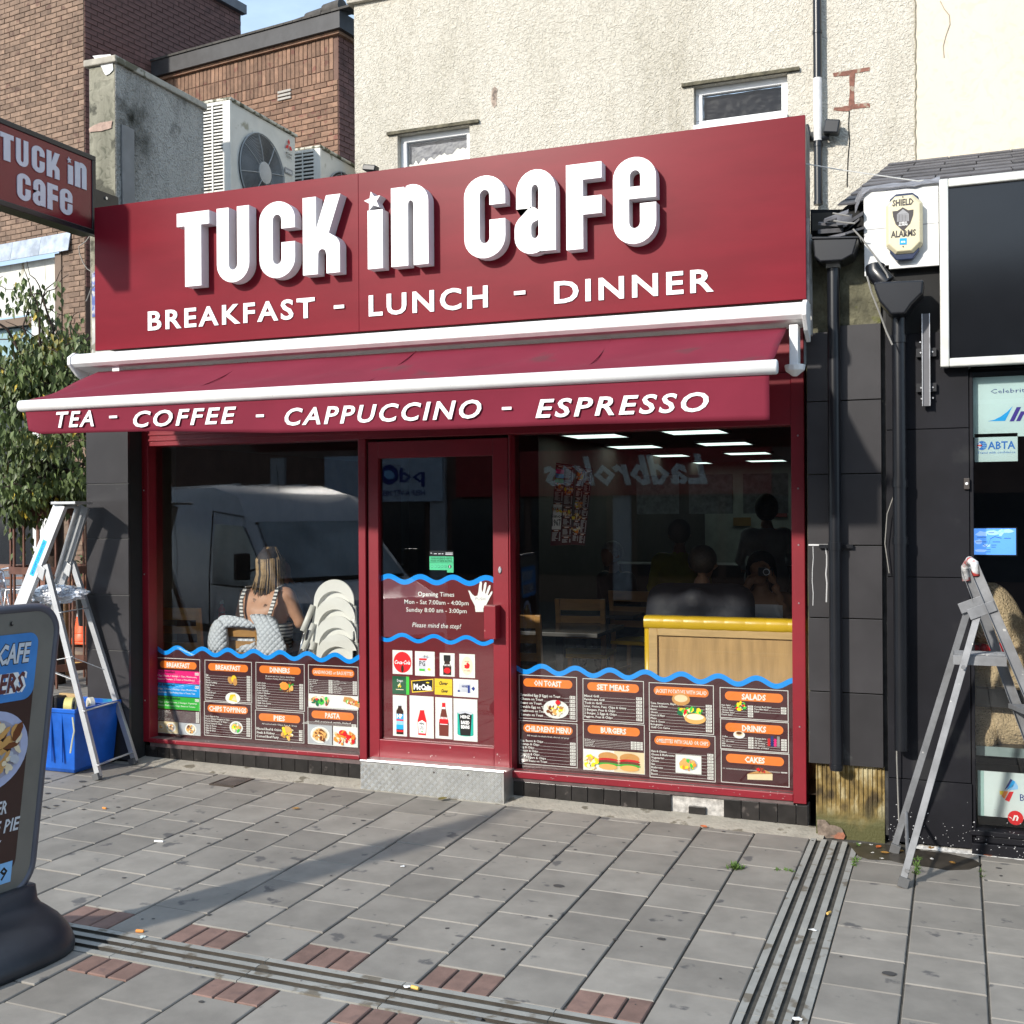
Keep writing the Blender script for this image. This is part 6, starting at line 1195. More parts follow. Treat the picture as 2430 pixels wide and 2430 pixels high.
def f1(pr, x0, x1, z0, z1, Q):
    a, b = Q(468, 325), Q(773, 325); pr.text('Celebrity Cruises', a.x, a.z, Q(468, 282).z - a.z, PNAVY, 1, width=(b.x - a.x)*2.2, off=-.003)
    pts = [(440, 578), (500, 565), (560, 535), (620, 490), (670, 440), (650, 475), (600, 575)]; pr.poly([(Q(*q).x, Q(*q).z) for q in pts][::-1], PBLUE, 1)
    a = Q(640, 575); pr.text('Imagine', a.x, a.z, Q(640, 448).z - a.z, flat('indigo', (.05, .03, .25)), 1, width=.42, off=.03, shear=.35)
poster('travel_poster', s2_, (292, 180, 1500, 695), 'pale blue travel poster with blue swoosh and Celebrity lettering high in the right window', fn=f1)
def f2(pr, x0, x1, z0, z1, Q):
    a, b = Q(440, 835), Q(693, 835); pr.text('ABTA', a.x, a.z, Q(440, 763).z - a.z, flat('abta_blue', (.03, .16, .5)), 1, width=b.x - a.x, off=.02)
    c = Q(387, 801); r = Q(432, 801).x - c.x; pr.oval(c.x, c.z, r, r, flat('abta_blue', (.03, .16, .5)), 1, 24)
    for i in (-1, 0, 1): pr.rect(c.x + .002, c.z + i*r*.4 - .0015, c.x + r*.9, c.z + i*r*.4 + .0015, PLB, 2)
    pr.rect(c.x + r*.38, c.z - r*.85, c.x + r*.46, c.z + r*.85, PLB, 2); pr.rect(c.x - r*.95, c.z - .003, c.x, c.z + .003, PRED, 3); pr.rect(c.x - r*.95, c.z - .006, c.x, c.z + .006, PWHITE, 2)
    pr.poly([(c.x - r*.75, c.z + r*.6), (c.x - r*.65, c.z + r*.7), (c.x, c.z + .005), (c.x, c.z - .003)], PWHITE, 2); pr.poly([(c.x - r*.75, c.z - r*.6), (c.x, c.z + .003), (c.x, c.z - .005), (c.x - r*.65, c.z - r*.7)], PWHITE, 2)
    a, b = Q(345, 878), Q(693, 878); pr.text('Travel with confidence', a.x, a.z, Q(345, 856).z - a.z, flat('abta_blue', (.03, .16, .5)), 1, width=b.x - a.x)
poster('abta_sticker', s2_, (319, 696, 716, 944), 'pale square sticker reading ABTA Travel with confidence', 'sticker', fn=f2)
SCR = mat('screen_blue', (.10, .30, .80), .3, emit=.9); SCL = mat('screen_pale', (.30, .50, .90), .3, emit=.9)
def f3(pr, x0, x1, z0, z1, Q):
    RR = random.Random(3); W = x1 - x0; H = z1 - z0
    for cx_, cz_, rx, rz in ((.2, .8, .16, .12), (.12, .5, .10, .1), (.45, .85, .2, .1), (.65, .85, .08, .14), (.18, .15, .16, .08), (.8, .9, .18, .08), (.3, .35, .12, .07)): pr.poly([(x0 + W*min(1, max(0, cx_ + rx*RR.uniform(.6, 1.1)*math.cos(k*.7))), z0 + H*min(1, max(0, cz_ + rz*RR.uniform(.6, 1.1)*math.sin(k*.7)))) for k in range(9)], SCL, 1)
    for u, v, w_ in ((.35, .83, .14), (.08, .66, .22), (.05, .48, .28), (.72, .62, .16), (.45, .48, .18), (.42, .36, .12), (.42, .28, .1), (.3, .18, .1), (.3, .1, .1)): pr.rect(x0 + W*u, z0 + H*v, x0 + W*(u + w_), z0 + H*(v + .018), PNAVY, 2)
    pts = [(.22, .4), (.3, .3), (.36, .4), (.4, .6), (.5, .68), (.66, .62)]
    for (a, b), (c, d) in zip(pts, pts[1:]): pr.poly([(x0 + W*a, z0 + H*b), (x0 + W*c, z0 + H*d), (x0 + W*c, z0 + H*(d + .02)), (x0 + W*a, z0 + H*(b + .02))], PNAVY, 2)
scr = thing('window_screen', P(2360, 1317, 6.62), 'lit screen showing a blue sea map in the travel shop window', 'screen')
poster('x', s2_, (311, 1562, 700, 1804), '', m=SCR, Y=6.62, fn=f3, parent=scr)
mb = MB(); a = P(*s2_(300, 1552), 6.625); b = P(*s2_(712, 1815), 6.625); mb.box(a.x, b.x + .0, 6.626, 6.66, b.z, a.z); mb.build('bezel', BLACK, scr)
s5 = lambda x, y: (2230 + x*.38835, 1300 + y*.38835)
def f4(pr, x0, x1, z0, z1, Q):
    c = Q(362, 1490)
    cols = (PNAVY, PBLUE, PLB, PYEL, ORANGE, PRED)
    fan = [[(432, 1412), (445, 1418), (415, 1465), (395, 1480)], [(446, 1418), (462, 1430), (445, 1460), (405, 1482)], [(463, 1432), (478, 1455), (478, 1475), (420, 1482)], [(365, 1485), (392, 1484), (385, 1510), (368, 1508)], [(395, 1485), (420, 1488), (395, 1535), (378, 1515)], [(425, 1490), (452, 1490), (425, 1552), (398, 1540)]]
    for f_, cl in zip(fan, cols): pr.poly([(Q(*q).x, Q(*q).z) for q in f_], cl, 1)
    a = Q(490, 1545); pr.text('BARRHEAD', a.x, a.z, Q(490, 1502).z - a.z, PNAVY, 1)
    a = Q(463, 1650); r = Q(511, 1650).x - a.x; pr.oval(a.x, a.z, r, r, PRED, 1, 24); pr.text('n', a.x, a.z - r*.35, r*1.1, PWHITE, 2, align='c', off=.03, shear=.3); pr.poly([(a.x - r*.95, a.z + r*.1), (a.x - r*.6, a.z - r*.1), (a.x - r*.35, a.z - r*.3), (a.x - r*.6, a.z + r*.05)], PWHITE, 2)
    pr.rect(x0, z0, x0 + .03, z1, PTEAL if 0 else mat('glass_edge', (.30, .45, .43), .3), 1)
poster('lower_poster', s5, (232, 1360, 1300, 1725), 'white low window poster with a rainbow fan logo and a red round logo', fn=f4, m=mat('white_poster', (.60, .68, .68), .4, var=.04))
sh = thing('window_shelf', (.7, 6.75, .9), 'dark window display shelf under the lying teddy bear', 'shelf')
for q, h_ in (((2330, 1768), .03), ((2330, 1632), .10)): z = P(*q, 6.62).z; mb = MB(); mb.box(wx0 + .005, 2.3, 6.60, 7.0, z - h_, z); mb.build('board', BLACK, sh, bevel=.004)
mb = MB(); z = P(2330, 1768, 6.62).z; mb.box(wx0 + .005, 2.3, 6.59, 6.598, z - .05, z - .0); mb.build('glass_lip', mat('glass_lip', (.25, .32, .32), .3), sh)
FUR = mat('bear_fur', (.58, .44, .27), .95, var=.18, scale=14, bump=1.0, bscale=90, bdist=.02, detail=8)
def metamesh(balls, name, m, parent, res=.022):
    mbd = bpy.data.metaballs.new('mb'); mbd.resolution = res; mbd.threshold = .3
    for c, r in balls:
        e = mbd.elements.new(); e.co = c; e.radius = r*1.35; e.stiffness = 2
    o = bpy.data.objects.new('mb', mbd); COL.objects.link(o); dg = bpy.context.evaluated_depsgraph_get(); dg.update(); me = bpy.data.meshes.new_from_object(o.evaluated_get(dg)); bpy.data.objects.remove(o); bpy.data.metaballs.remove(mbd)
    me.name = name; me.materials.clear(); me.materials.append(m); me.polygons.foreach_set('use_smooth', [True]*len(me.polygons)); ob = bpy.data.objects.new(name, me); COL.objects.link(ob); fixp(ob, parent); return ob
def B_(px, py, Y, r): return (P(px, py, Y), r)
def fluff(o, s=.012, sc=22):
    tx = bpy.data.textures.new('fur', 'CLOUDS'); tx.noise_scale = .02; d = o.modifiers.new('fluff', 'DISPLACE'); d.texture = tx; d.strength = s; d.mid_level = .5
bear = thing('teddy_bear', P(2360, 1620, 6.8), 'big fluffy tan teddy bear with red bow sitting in the travel shop window', 'teddy bear')
o = metamesh([B_(2352, 1440, 6.80, .13), B_(2372, 1480, 6.80, .14), B_(2330, 1490, 6.78, .12), B_(2345, 1420, 6.82, .09), B_(2345, 1585, 6.84, .18), B_(2400, 1600, 6.86, .20), B_(2440, 1560, 6.78, .13), B_(2460, 1600, 6.74, .12), B_(2340, 1610, 6.80, .13), B_(2470, 1480, 6.95, .10)], 'body', FUR, bear); fluff(o)
mb = MB(); a = P(2335, 1538, 6.64)
for sg in (-1, 1): mb.prism([a, a + Vector((sg*.10, 0, .035)), a + Vector((sg*.11, 0, -.045))], (0, .03, 0))
mb.ball(a, .025, .02, .025)
for k in range(18):
    t = -.5 + k/17*3.9; 
mb.tube([P(2318 + 6*k, 1533 + .7*k + .6*(k-6)**2*.2, 6.66) for k in range(13)], .016, 8); mb.build('red_bow', mat('red_satin', (.45, .01, .015), .35), bear, smooth=True)
bear2 = thing('teddy_bear', P(2370, 1760, 6.8), 'tan fluffy toy lying on the lower shelf of the travel shop window', 'teddy bear')
o = metamesh([B_(2335, 1700, 6.82, .16), B_(2400, 1715, 6.84, .17), B_(2450, 1715, 6.84, .17), B_(2334, 1752, 6.66, .075), B_(2365, 1722, 6.78, .12)], 'body', FUR, bear2); fluff(o)

LAD = mat('ladder_aluminium', (.22, .225, .235), .6, .4, var=.18, scale=10, spots=((.75, .74, .70), 22, .68)); RUB = mat('grey_rubber', (.10, .10, .10), .7); RIV = ALU
def channelbar(mb, p, q, w, d, wdir, t=.003):
    """C-section rail from p to q: web w wide along wdir, flanges d deep"""
    p = Vector(p); q = Vector(q); z = (q - p).normalized(); x = Vector(wdir); x = (x - z*x.dot(z)).normalized(); y = z.cross(x); L_ = (q-p).length/2; c = (p+q)/2
    mb.obox(c, x*(w/2), y*(t/2), z*L_)
    for s in (-1, 1): mb.obox(c + x*(s*(w/2 - t/2)) + y*(d/2 + t/2), x*(t/2), y*(d/2), z*L_)
lad = thing('step_ladder', PG(2141, 2103), 'paint spattered aluminium step ladder with red marked top at the right edge', 'ladder')
F1 = PG(2141, 2106); F2 = PG(2121, 2024); F1.z += .0; ymid = 6.07
T1 = P(2322, 1452, 5.97); T2 = P(2300, 1438, 6.17)
def lerp(a, b, t): return a + (b - a)*t
for f, t in ((F1, T1), (F2, T2)):
    mb = MB(); channelbar(mb, f + Vector((0, 0, .02)), t, .032, .02, (1, 0, .3)); mb.build('rear_leg', LAD, lad, bevel=.001)
    mb = MB(); d = (t - f).normalized(); mb.bar(f + Vector((0, 0, .001)), f + d*.05, .05, .030, (0, 1, 0)); mb.build('foot', RUB, lad, bevel=.003)
N1 = P(2310, 1342, 5.98); N2 = P(2293, 1350, 6.16); g1 = Vector((.62, 5.86, zg(.62, 5.9) + .01)); 
q1 = P(2430, 1622, 5.95); d1 = (q1 - N1).normalized(); q2 = P(2430, 1727, 6.24); d2 = (q2 - P(2335, 1471, 6.18)).normalized()
G1 = N1 + d1*((N1.z - zg(.6, 5.9))/-d1.z); S2 = N2; G2 = P(2335, 1471, 6.18) + d2*((P(2335, 1471, 6.18).z - zg(.6, 6.2))/-d2.z)
for a, b in ((N1, G1), (N2, G2)):
    mb = MB(); channelbar(mb, a, b, .050, .022, (1, 0, .4)); mb.build('front_rail', LAD, lad, bevel=.001); mb = MB(); mb.bar(b, b + Vector((.0, 0, .05)), .07, .03, (0, 1, 0)); mb.build('foot', RUB, lad)
mb = MB(); mb.tube([N2 + Vector((-.0, 0, -.06)), N2 + Vector((-.005, 0, .01)), lerp(N1, N2, .5) + Vector((0, 0, .035)), N1 + Vector((.005, 0, .01)), N1 + Vector((.01, 0, -.05))], .02, 10); mb.build('top_hoop', mat('taped_top', (.6, .6, .6), .5, var=.3, scale=30, spots=((.55, .06, .05), 14, .52)), lad, smooth=True)
for a in (T1, T2): mb = MB(); mb.obox(a + Vector((.015, -.012, .01)), (.06, 0, .025), (0, .004, 0), (-.01, 0, .025)); mb.build('hinge_plate', LAD, lad, bevel=.002)
pa, pb = P(2259, 1545, 6.10), P(2390, 1550, 6.0); zp = P(2300, 1556, 6.08).z; xa_, xb_ = P(2262, 1556, 6.08).x, P(2388, 1556, 6.05).x
mb = MB(); mb.box(xa_, xb_, 5.99, 6.17, zp - .012, zp + .012); mb.box(xa_, xb_, 5.985, 5.99, zp - .035, zp + .008)
for i in range(12): mb.box(xa_ + .005, xb_ - .005, 6.0 + i*.014, 6.007 + i*.014, zp + .0125, zp + .016)
mb.build('platform', LAD, lad, bevel=.001)
for k in (1, 2, 3, 4):
    t = (zp - k*.25 - N1.z)/(G1.z - N1.z)
    if t < 1: a = lerp(N1, G1, t); b = lerp(N2, G2, t); mb = MB(); mb.obox((a + b)/2 + Vector((0, 0, 0)), (.04, 0, 0), ((b - a)/2*.98), (0, 0, .012)); mb.build('tread', LAD, lad, bevel=.002)
for t in (.10,): mb = MB(); mb.tube([lerp(F1, T1, .075), lerp(F2, T2, .17)], .009, 8); mb.build('brace', LAD, lad)
mb = MB()
for t in (.065, .80): c = lerp(F1, T1, t); mb.lathe((c.x, c.y - .024, c.z), [(.011, 0), (.011, .004)], 10, 'y')
mb.build('rivet', RIV, lad)
lq = lambda x, y: (x*.38835, 1150 + y*.38835)
la = thing('step_ladder', PG(232, 1850), 'tall clean aluminium step ladder with blue sticker beside the black pier', 'ladder')
Fa = PG(232, 1851); Fb = PG(318, 1814)
Ha = P(*lq(275, 490), 6.03); Hb = P(*lq(435, 470), 6.36)
LA2 = mat('clean_aluminium', (.50, .51, .52), .5, .7, var=.08, scale=8)
for f, t in ((Fa, Ha), (Fb, Hb)):
    mb = MB(); channelbar(mb, f + Vector((0, 0, .02)), t, .040, .024, (1, 0, .3)); mb.build('rear_leg', LA2, la, bevel=.001); mb = MB(); mb.bar(f, f + (t - f).normalized()*.045, .052, .04, (0, 1, 0)); mb.build('foot', RUB, la, bevel=.003)
Ta = P(*lq(365, 118), 6.07); Tb = P(*lq(520, 135), 6.33)
da = (P(*lq(130, 715), 6.0) - Ta); Ga = Ta + da*((Ta.z - zg(-6.2, 6))/-da.z); Gb = Ga + Vector((.0, .50, 0))
wdir = (1, 0, .5)
mb = MB(); channelbar(mb, Ga, Ta, .105, .028, wdir); mb.build('stile', LA2, la, bevel=.001)
Db = P(*lq(375, 600), 6.38) - Tb; Gb = Tb + Db*((Tb.z - zg(-6.2, 6.4))/-Db.z); mb = MB(); channelbar(mb, Gb, Tb, .085, -.028, wdir); mb.build('stile', LA2, la, bevel=.001)
a, b = P(*lq(330, 112), 6.06), P(*lq(560, 112), 6.36); mb = MB(); mb.add([(a.x - .01, 6.04, a.z - .01), (a.x + .20, 6.04, a.z - .01), (b.x + .01, 6.36, b.z - .01), (b.x - .22, 6.36, b.z - .01)] + [(a.x - .01, 6.04, a.z + .008), (a.x + .20, 6.04, a.z + .008), (b.x + .01, 6.36, b.z + .008), (b.x - .22, 6.36, b.z + .008)], [(0, 3, 2, 1), (4, 5, 6, 7), (0, 1, 5, 4), (1, 2, 6, 5), (2, 3, 7, 6), (3, 0, 4, 7)]); mb.build('top_plate', LA2, la, bevel=.002)
mb = MB(); h0 = P(*lq(270, 480), 6.06); h1_ = P(*lq(400, 140), 6.09); h2_ = P(*lq(470, 140), 6.28); h3_ = P(*lq(345, 560), 6.33); mb.tube([h0, lerp(h0, h1_, .9), h1_, lerp(h1_, h2_, .5) + Vector((0, 0, .012)), h2_, lerp(h2_, h3_, .1), h3_], .013, 10); mb.build('guard_rail', LA2, la, smooth=True)
for k in range(8):
    t = .14 + k*.118; a = lerp(Ta, Ga, t); b = lerp(Tb, Gb, t)
    if k >= 2: mb = MB(); mb.obox((a+b)/2, (.04, 0, 0), (b - a)/2*.97, (0, 0, .014)); mb.build('tread', LA2, la, bevel=.002)
for (t, wd_) in ((.0, .02), (.30, .02), (.80, .022)):
    za_ = {0: (595, 1715, 810, 1635), .3: (510, 1385, 715, 1325), .8: (365, 782, 540, 752)}[t]; a = P(*lq(za_[0], za_[1]), lerp(Fa, Ha, t).y - .01); b = P(*lq(za_[2], za_[3]), lerp(Fb, Hb, t).y); mb = MB(); mb.bar(a, b, .024, .006); mb.build('cross_bar', LA2, la, bevel=.001)
for a, b in (((430, 1050), (635, 1130)), ((300, 1135), (450, 1190)), ((300, 1080), (450, 1050))): mb = MB(); mb.bar(P(*lq(*a), 6.12 if a[0] > 400 else 5.99), P(*lq(*b), 6.30 if a[0] > 400 else 6.02), .028, .005); mb.build('locking_bar', LA2, la, bevel=.001)
for c in (Ha, Hb): mb = MB(); mb.obox(c + Vector((-.03, -.01, -.05)), (.03, 0, -.02), (0, .004, 0), (.01, 0, .04)); mb.build('hinge_plate', LA2, la, bevel=.002)
d_ = (Ga - Ta).normalized(); wv = Vector(wdir); wv = (wv - d_*wv.dot(d_)).normalized(); nn = wv.cross(d_);
if nn.y > 0: nn = -nn
s0 = Ta + d_*.27; pr = Print(s0, d_, wv if wv.x > 0 else -wv, nn, None); pr.step = .003; pr.rect(0, -.02, .26, .02, flat('sky_blue', (.02, .42, .8)), 1); pr.step = .0035; pr.text('ALUMINIUM LADDER', .01, -.008, .018, PNAVY, 1.1, .24); pr.build('sticker', la)
bagp = P(*lq(400, 680), 6.2); bg_ = bpy.data.meshes.new('foil'); bm = bmesh.new(); bmesh.ops.create_icosphere(bm, subdivisions=5, radius=1)
from mathutils import noise as NO
for v in bm.verts:
    p = v.co.copy(); n_ = NO.fractal(p*2.3, .7, 2.2, 5); r_ = abs(NO.noise(p*4.1)); v.co = Vector((p.x*.20, p.y*.13, p.z*.062)) * (1 + .28*n_ + .22*r_)
bm.to_mesh(bg_); bm.free(); bg_.materials.append(mat('crumpled_foil', (.74, .75, .78), .28, .7, var=.05, bump=.5, bscale=25, bdist=.01)); 
o = bpy.data.objects.new('foil_bag', bg_); COL.objects.link(o); o.location = P(*lq(345, 670), 6.2) + Vector((0, 0, 0)); tag(o, 'crumpled silvery plastic bag lying on the tread of the left ladder', 'bag')
bx = thing('storage_box', PG(200, 1832), 'translucent blue plastic storage box of tapes and tools under the left ladder', 'box')
BP = mat('blue_plastic', (.01, .10, .46), .3, var=.22, scale=5, spots=((.02, .22, .36), 4, .62))
c0_, c1_, c2_ = PG(110, 1826), PG(181, 1834), PG(262, 1800); zt_b = P(*lq(500, 1355), 6.1).z
e1 = Vector((c1_.x - .44, c1_.y + .05, 0)); x0, x1 = c1_.x - .30, c1_.x + .035; y0, y1 = 6.02, 6.40
def boxring(z, e): return [(x0 - e, y0 - e, z), (x1 + e, y0 - e, z), (x1 + e, y1 + e, z), (x0 - e, y1 + e, z)]
zb_g = zg(-5.8, 6.1); mb = MB(); rs_ = [boxring(zb_g + .002, -.02), boxring(zb_g + .03, .0), boxring(zt_b - .03, .028), boxring(zt_b - .03, .040), boxring(zt_b, .042), boxring(zt_b, .032), boxring(zb_g + .03, -.004)]
vs = [p for r in rs_ for p in r]; mb.add(vs, [(0, 3, 2, 1)] + [(4*j + i, 4*j + (i+1) % 4, 4*j + 4 + (i+1) % 4, 4*j + 4 + i) for j in range(6) for i in range(4)] + [(24, 25, 26, 27)]); mb.build('tub', BP, bx, bevel=.010)
mb = MB()
for i in range(3): mb.box(x0 + .06 + i*.09, x0 + .075 + i*.09, y0 - .03, y0 - .022, zb_g + .08, zt_b - .03)
mb.build('rib', BP, bx)
mb = MB(); mb.tube([P(172, 1702, 5.97), P(176, 1735, 5.97), P(171, 1760, 5.97), P(167, 1787, 5.97)], .006, 5); mb.build('tape_strip', mat('old_tape', (.5, .5, .36), .6), bx)
def roll(px, py, Y, r, w_, m, label, rz):
    t = thing('tape_roll', P(px, py, Y), label, 'tape'); c = P(px, py, Y); ob = MB()
    ob.lathe((0, 0, 0), [(r*.58, -w_/2), (r, -w_/2), (r, w_/2), (r*.58, w_/2), (r*.58, -w_/2)], 28, 'x'); o = ob.build('tape', m, None, smooth=True, sharp=40); o.parent = t
    ob = MB(); ob.lathe((0, 0, 0), [(r*.30, -w_*.4), (r*.56, -w_*.42), (r*.56, w_*.42), (r*.30, w_*.4), (r*.30, -w_*.4)], 24, 'x'); o = ob.build('core', mat('core_grey', (.12, .12, .13), .6), None, smooth=True, sharp=40); o.parent = t; t.rotation_euler = (0, 0, rz)
roll(166, 1675, 6.10, .058, .055, mat('yellow_tape', (.62, .56, .20), .5), 'yellow parcel tape roll standing on the blue box', .45)
roll(215, 1670, 6.25, .045, .03, mat('white_tape', (.6, .58, .5), .5), 'white tape roll lying at the back of the blue box', 1.1)
t = thing('tool_case', P(140, 1690, 6.15), 'black and wood handled tool standing in the blue box beside the tape', 'tool')
mb = MB(); c = P(143, 1668, 6.2); mb.box(c.x - .05, c.x - .02, 6.15, 6.25, c.z - .12, c.z + .05); mb.box(c.x - .012, c.x + .015, 6.15, 6.25, c.z - .12, c.z + .05); mb.build('black_block', BLACK, t, bevel=.003)
mb = MB(); mb.box(c.x - .05, c.x + .11, 6.24, 6.27, c.z + .03, c.z + .06); mb.build('wood_bar', mat('light_wood', (.45, .30, .13), .6, scale=12, stretch=(1, 1, 8)), t, bevel=.003)
dirb = Vector((.14, .99, 0)).normalized(); nb = Vector((dirb.y, -dirb.x, 0)); org = Vector((-3.665, 3.86, 0))
def BD(u, z, k=0): return org - dirb*u + Vector((0, 0, z)) + nb*k + dirb*(.13*(z - 1.15))*1.0
ab = thing('pavement_sign', org, 'swinging pavement menu board with grey frame and black base at the left edge', 'menu board')
AG = mat('board_frame_grey', (.20, .19, .165), .45, .4, var=.08, scale=5); AE = mat('board_rim', (.10, .10, .12), .35, .3, var=.1)
zt_a, zb_a = 1.375, .185; Wb = .78
def rr(u0, u1, z0, z1, r, n=8):
    pts = []
    for cx_, cz_, a0 in ((u1 - r, z0 + r, -90), (u1 - r, z1 - r, 0), (u0 + r, z1 - r, 90), (u0 + r, z0 + r, 180)):
        for i in range(n+1): a_ = rad(a0 + 90*i/n); pts.append((cx_ + r*math.cos(a_), cz_ + r*math.sin(a_)))
    return pts
def bprism(name, pts, k0, k1, m, bev=0):
    mb = MB(); a = [BD(u, z, k0) for u, z in pts]; b = [BD(u, z, k1) for u, z in pts]; n = len(a); mb.add(a + b, [tuple(range(n)), tuple(range(n, 2*n))[::-1]] + [(i, (i+1) % n, n + (i+1) % n, n+i) for i in range(n)]); return mb.build(name, m, ab, bevel=bev)
bprism('back_panel', rr(.0, Wb, zb_a, zt_a, .12), -.03, .0, AG)
mb = MB(); ring = [BD(u, z, -.012) for u, z in rr(-.003, Wb + .003, zb_a - .003, zt_a + .003, .12)]; mb.tube(ring + [ring[0], ring[1]], .020, 10, False); mb.build('rim', AE, ab, smooth=True)
bprism('poster', rr(.09, Wb - .09, zb_a + .10, zt_a - .10, .05), .001, .003, mat('poster_brown', (.045, .018, .014), .3, var=.1))
pr = Print(BD(0, 0, .004), -dirb, (BD(0, 1, 0) - BD(0, 0, 0)), nb, None)
zs_ = lambda py: 1.77 - (py - 1217)/2690.7*PX(60, py, -3.72).dot(CFW) if 0 else 0
zblue = 1.065 - .04
pts = rr(.09, Wb - .09, .995, zt_a - .10, .05); pts = [(u, max(z, .985)) for u, z in pts]
SKYB = mat('poster_sky', (.05, .22, .55), .35, var=.15, scale=5); pr.poly([(u, z) for u, z in pts], SKYB, .5)
class RevPrint(Print): pass
pr2_ = Print(BD(Wb, 0, .004), dirb, (BD(0, 1, 0) - BD(0, 0, 0)), nb, None)
def rt(t, z, h, wd, ur, m, k, **kw): pr2_.text(t, Wb - ur, z, h, m, k, width=wd, align='r', **kw)
for dx, dz, m, k in ((0, 0, PBLACK, 1), (.0, .0, flat('poster_white', (.6, .62, .64)), 2)):
    rt('TUCK IN CAFE', 1.155, .082, .43, .125, m, k, off=.065 if k == 1 else .03, shear=.12)
rt('ROAST DINNERS', 1.035, .078, .43, .13, PWHITE, 1, off=.06, shear=.12); rt('ROAST DINNERS', 1.035, .080, .58, .14, mat('poster_maroon', (.12, .03, .03), .4), 2, off=.03, shear=.12)
cc = Wb - .275
pr2_.oval(cc, .80, .185, .165, flat('plate_blue', (.42, .45, .62)), 1, 36); pr2_.oval(cc, .80, .15, .13, flat('plate_inner', (.35, .34, .42)), 1.5, 32)
pr2_.blobs(cc + .03, .83, .12, .07, [PBRN, PTAN, PCOFF, PTAN, PCRM], 40, .035, 2, 33); pr2_.blobs(cc, .745, .13, .045, [PGREY, PTAN, PCRM, PBRN, PSIL], 60, .022, 6, 34)
for t, z, wd, ur in (('ROAST DINNER', .535, .31, .16), ('& APPLE PIE', .455, .30, .09), ('& A DRINK', .375, .27, .17)): rt(t, z, .055, wd, ur, flat('poster_white', (.6, .62, .64)), 2, off=.02, shear=.15)
pr2_.rect(Wb - .50, .245, Wb - .105, .33, PLB, 1); rt('£9.99', .262, .052, .17, .125, PBLACK, 2, off=.02)
pr2_.build('print', ab); pr.build('print_ground', ab)
pr = Print(BD(Wb, 0, .0045), dirb, (BD(0, 1, 0) - BD(0, 0, 0)), nb, None); pr.oval(Wb - .23, zt_a - .055, .009, .010, PBLACK, 1, 12); pr.oval(Wb - .226, zt_a - .052, .006, .007, AG, 2, 12); pr.build('clip_hole', ab)
mb = MB(); vs = []; prof = [(.0, 1.0), (.02, 1.02), (.05, 1.0), (.09, .90), (.125, .72), (.15, .50), (.165, .34), (.185, .26), (.24, .22)]
nA = 40
for h_, s_ in prof:
    for k in range(nA):
        a_ = 2*math.pi*k/nA; ca, sa = math.cos(a_), math.sin(a_); ex = .55
        u = .38*(abs(ca)**ex)*(1 if ca > 0 else -1)*(.75 + .25*s_); v = .30*s_*(abs(sa)**ex)*(1 if sa > 0 else -1); p = org - dirb*(.42 + u) + nb*v; vs.append((p.x, p.y, zg(p.x, p.y) + h_))
m_ = len(prof); mb.add(vs, [(j*nA + i, j*nA + (i+1) % nA, (j+1)*nA + (i+1) % nA, (j+1)*nA + i) for j in range(m_-1) for i in range(nA)] + [tuple(range(nA))[::-1], tuple((m_-1)*nA + i for i in range(nA))])
o = mb.build('base', mat('moulded_black', (.022, .024, .030), .38, var=.25, scale=5, spots=((.06, .06, .065), 40, .72)), ab, smooth=True)
yaw = rad(7.5); rd = Vector((math.cos(yaw), -math.sin(yaw), 0)); bd_ = Vector((math.sin(yaw), math.cos(yaw), 0))
def onpl(px, py, o_, r_):   # photo point on the vertical plane through o_ along r_: returns (u, z)
    n_ = Vector((r_.y, -r_.x, 0)); d = _ray(px, py); t = (Vector((o_.x, o_.y, 0)).dot(n_))/d.dot(n_); p = d*t; return (p.x - o_.x)*r_.x + (p.y - o_.y)*r_.y, p.z + EYE
Cn = PW(201, 300, 16.0); Cn.z = 0
lb = thing('brick_building', Cn, 'tall tan brick building at the top left with a dark shaded side wall', 'building')
LW = 5.4; O1 = Cn - rd*LW; HB = onpl(571, 34, Cn, bd_)[1]
u_w1, z_fl1 = onpl(140, 575, Cn, rd); u_w1 += LW; z_open = z_fl1 - .05
mb = MB(); nrm = Vector((rd.y, -rd.x, 0))
def opl(o_, u, z, off=0, r_=rd): n_ = Vector((r_.y, -r_.x, 0)); p = o_ + r_*u + n_*off; return Vector((p.x, p.y, z))
mb.quad(opl(O1, 0, z_open), opl(O1, LW, z_open), opl(O1, LW, HB), opl(O1, 0, HB)); mb.quad(opl(O1, u_w1, -.2), opl(O1, LW, -.2), opl(O1, LW, z_open), opl(O1, u_w1, z_open))
mb.quad(opl(O1, u_w1, -.2), opl(O1, u_w1, z_open), opl(O1, u_w1, z_open, -.5), opl(O1, u_w1, -.2, -.5)); mb.build('wall', BMORTL, lb, recalc=False)
inview = lambda q: -5 < q[0] < 215 and -10 < q[1] < 1650
brick_wall(lb, O1 + Vector((0, 0, -.15)), rd, LW, HB - .1, BR_L, None, skip=lambda u, z: u < u_w1 + .1 and z - .15 < z_open + .08, seen=lambda q: -5 < q[0] < 205 and -10 < q[1] < 900 and not (q[1] > 255 + (q[0])*.48 and q[1] < 500 + q[0]*.2), seed=3)
mb = MB(); z0_ = onpl(80, 612, Cn, rd)[1]; z1_ = onpl(80, 568, Cn, rd)[1]
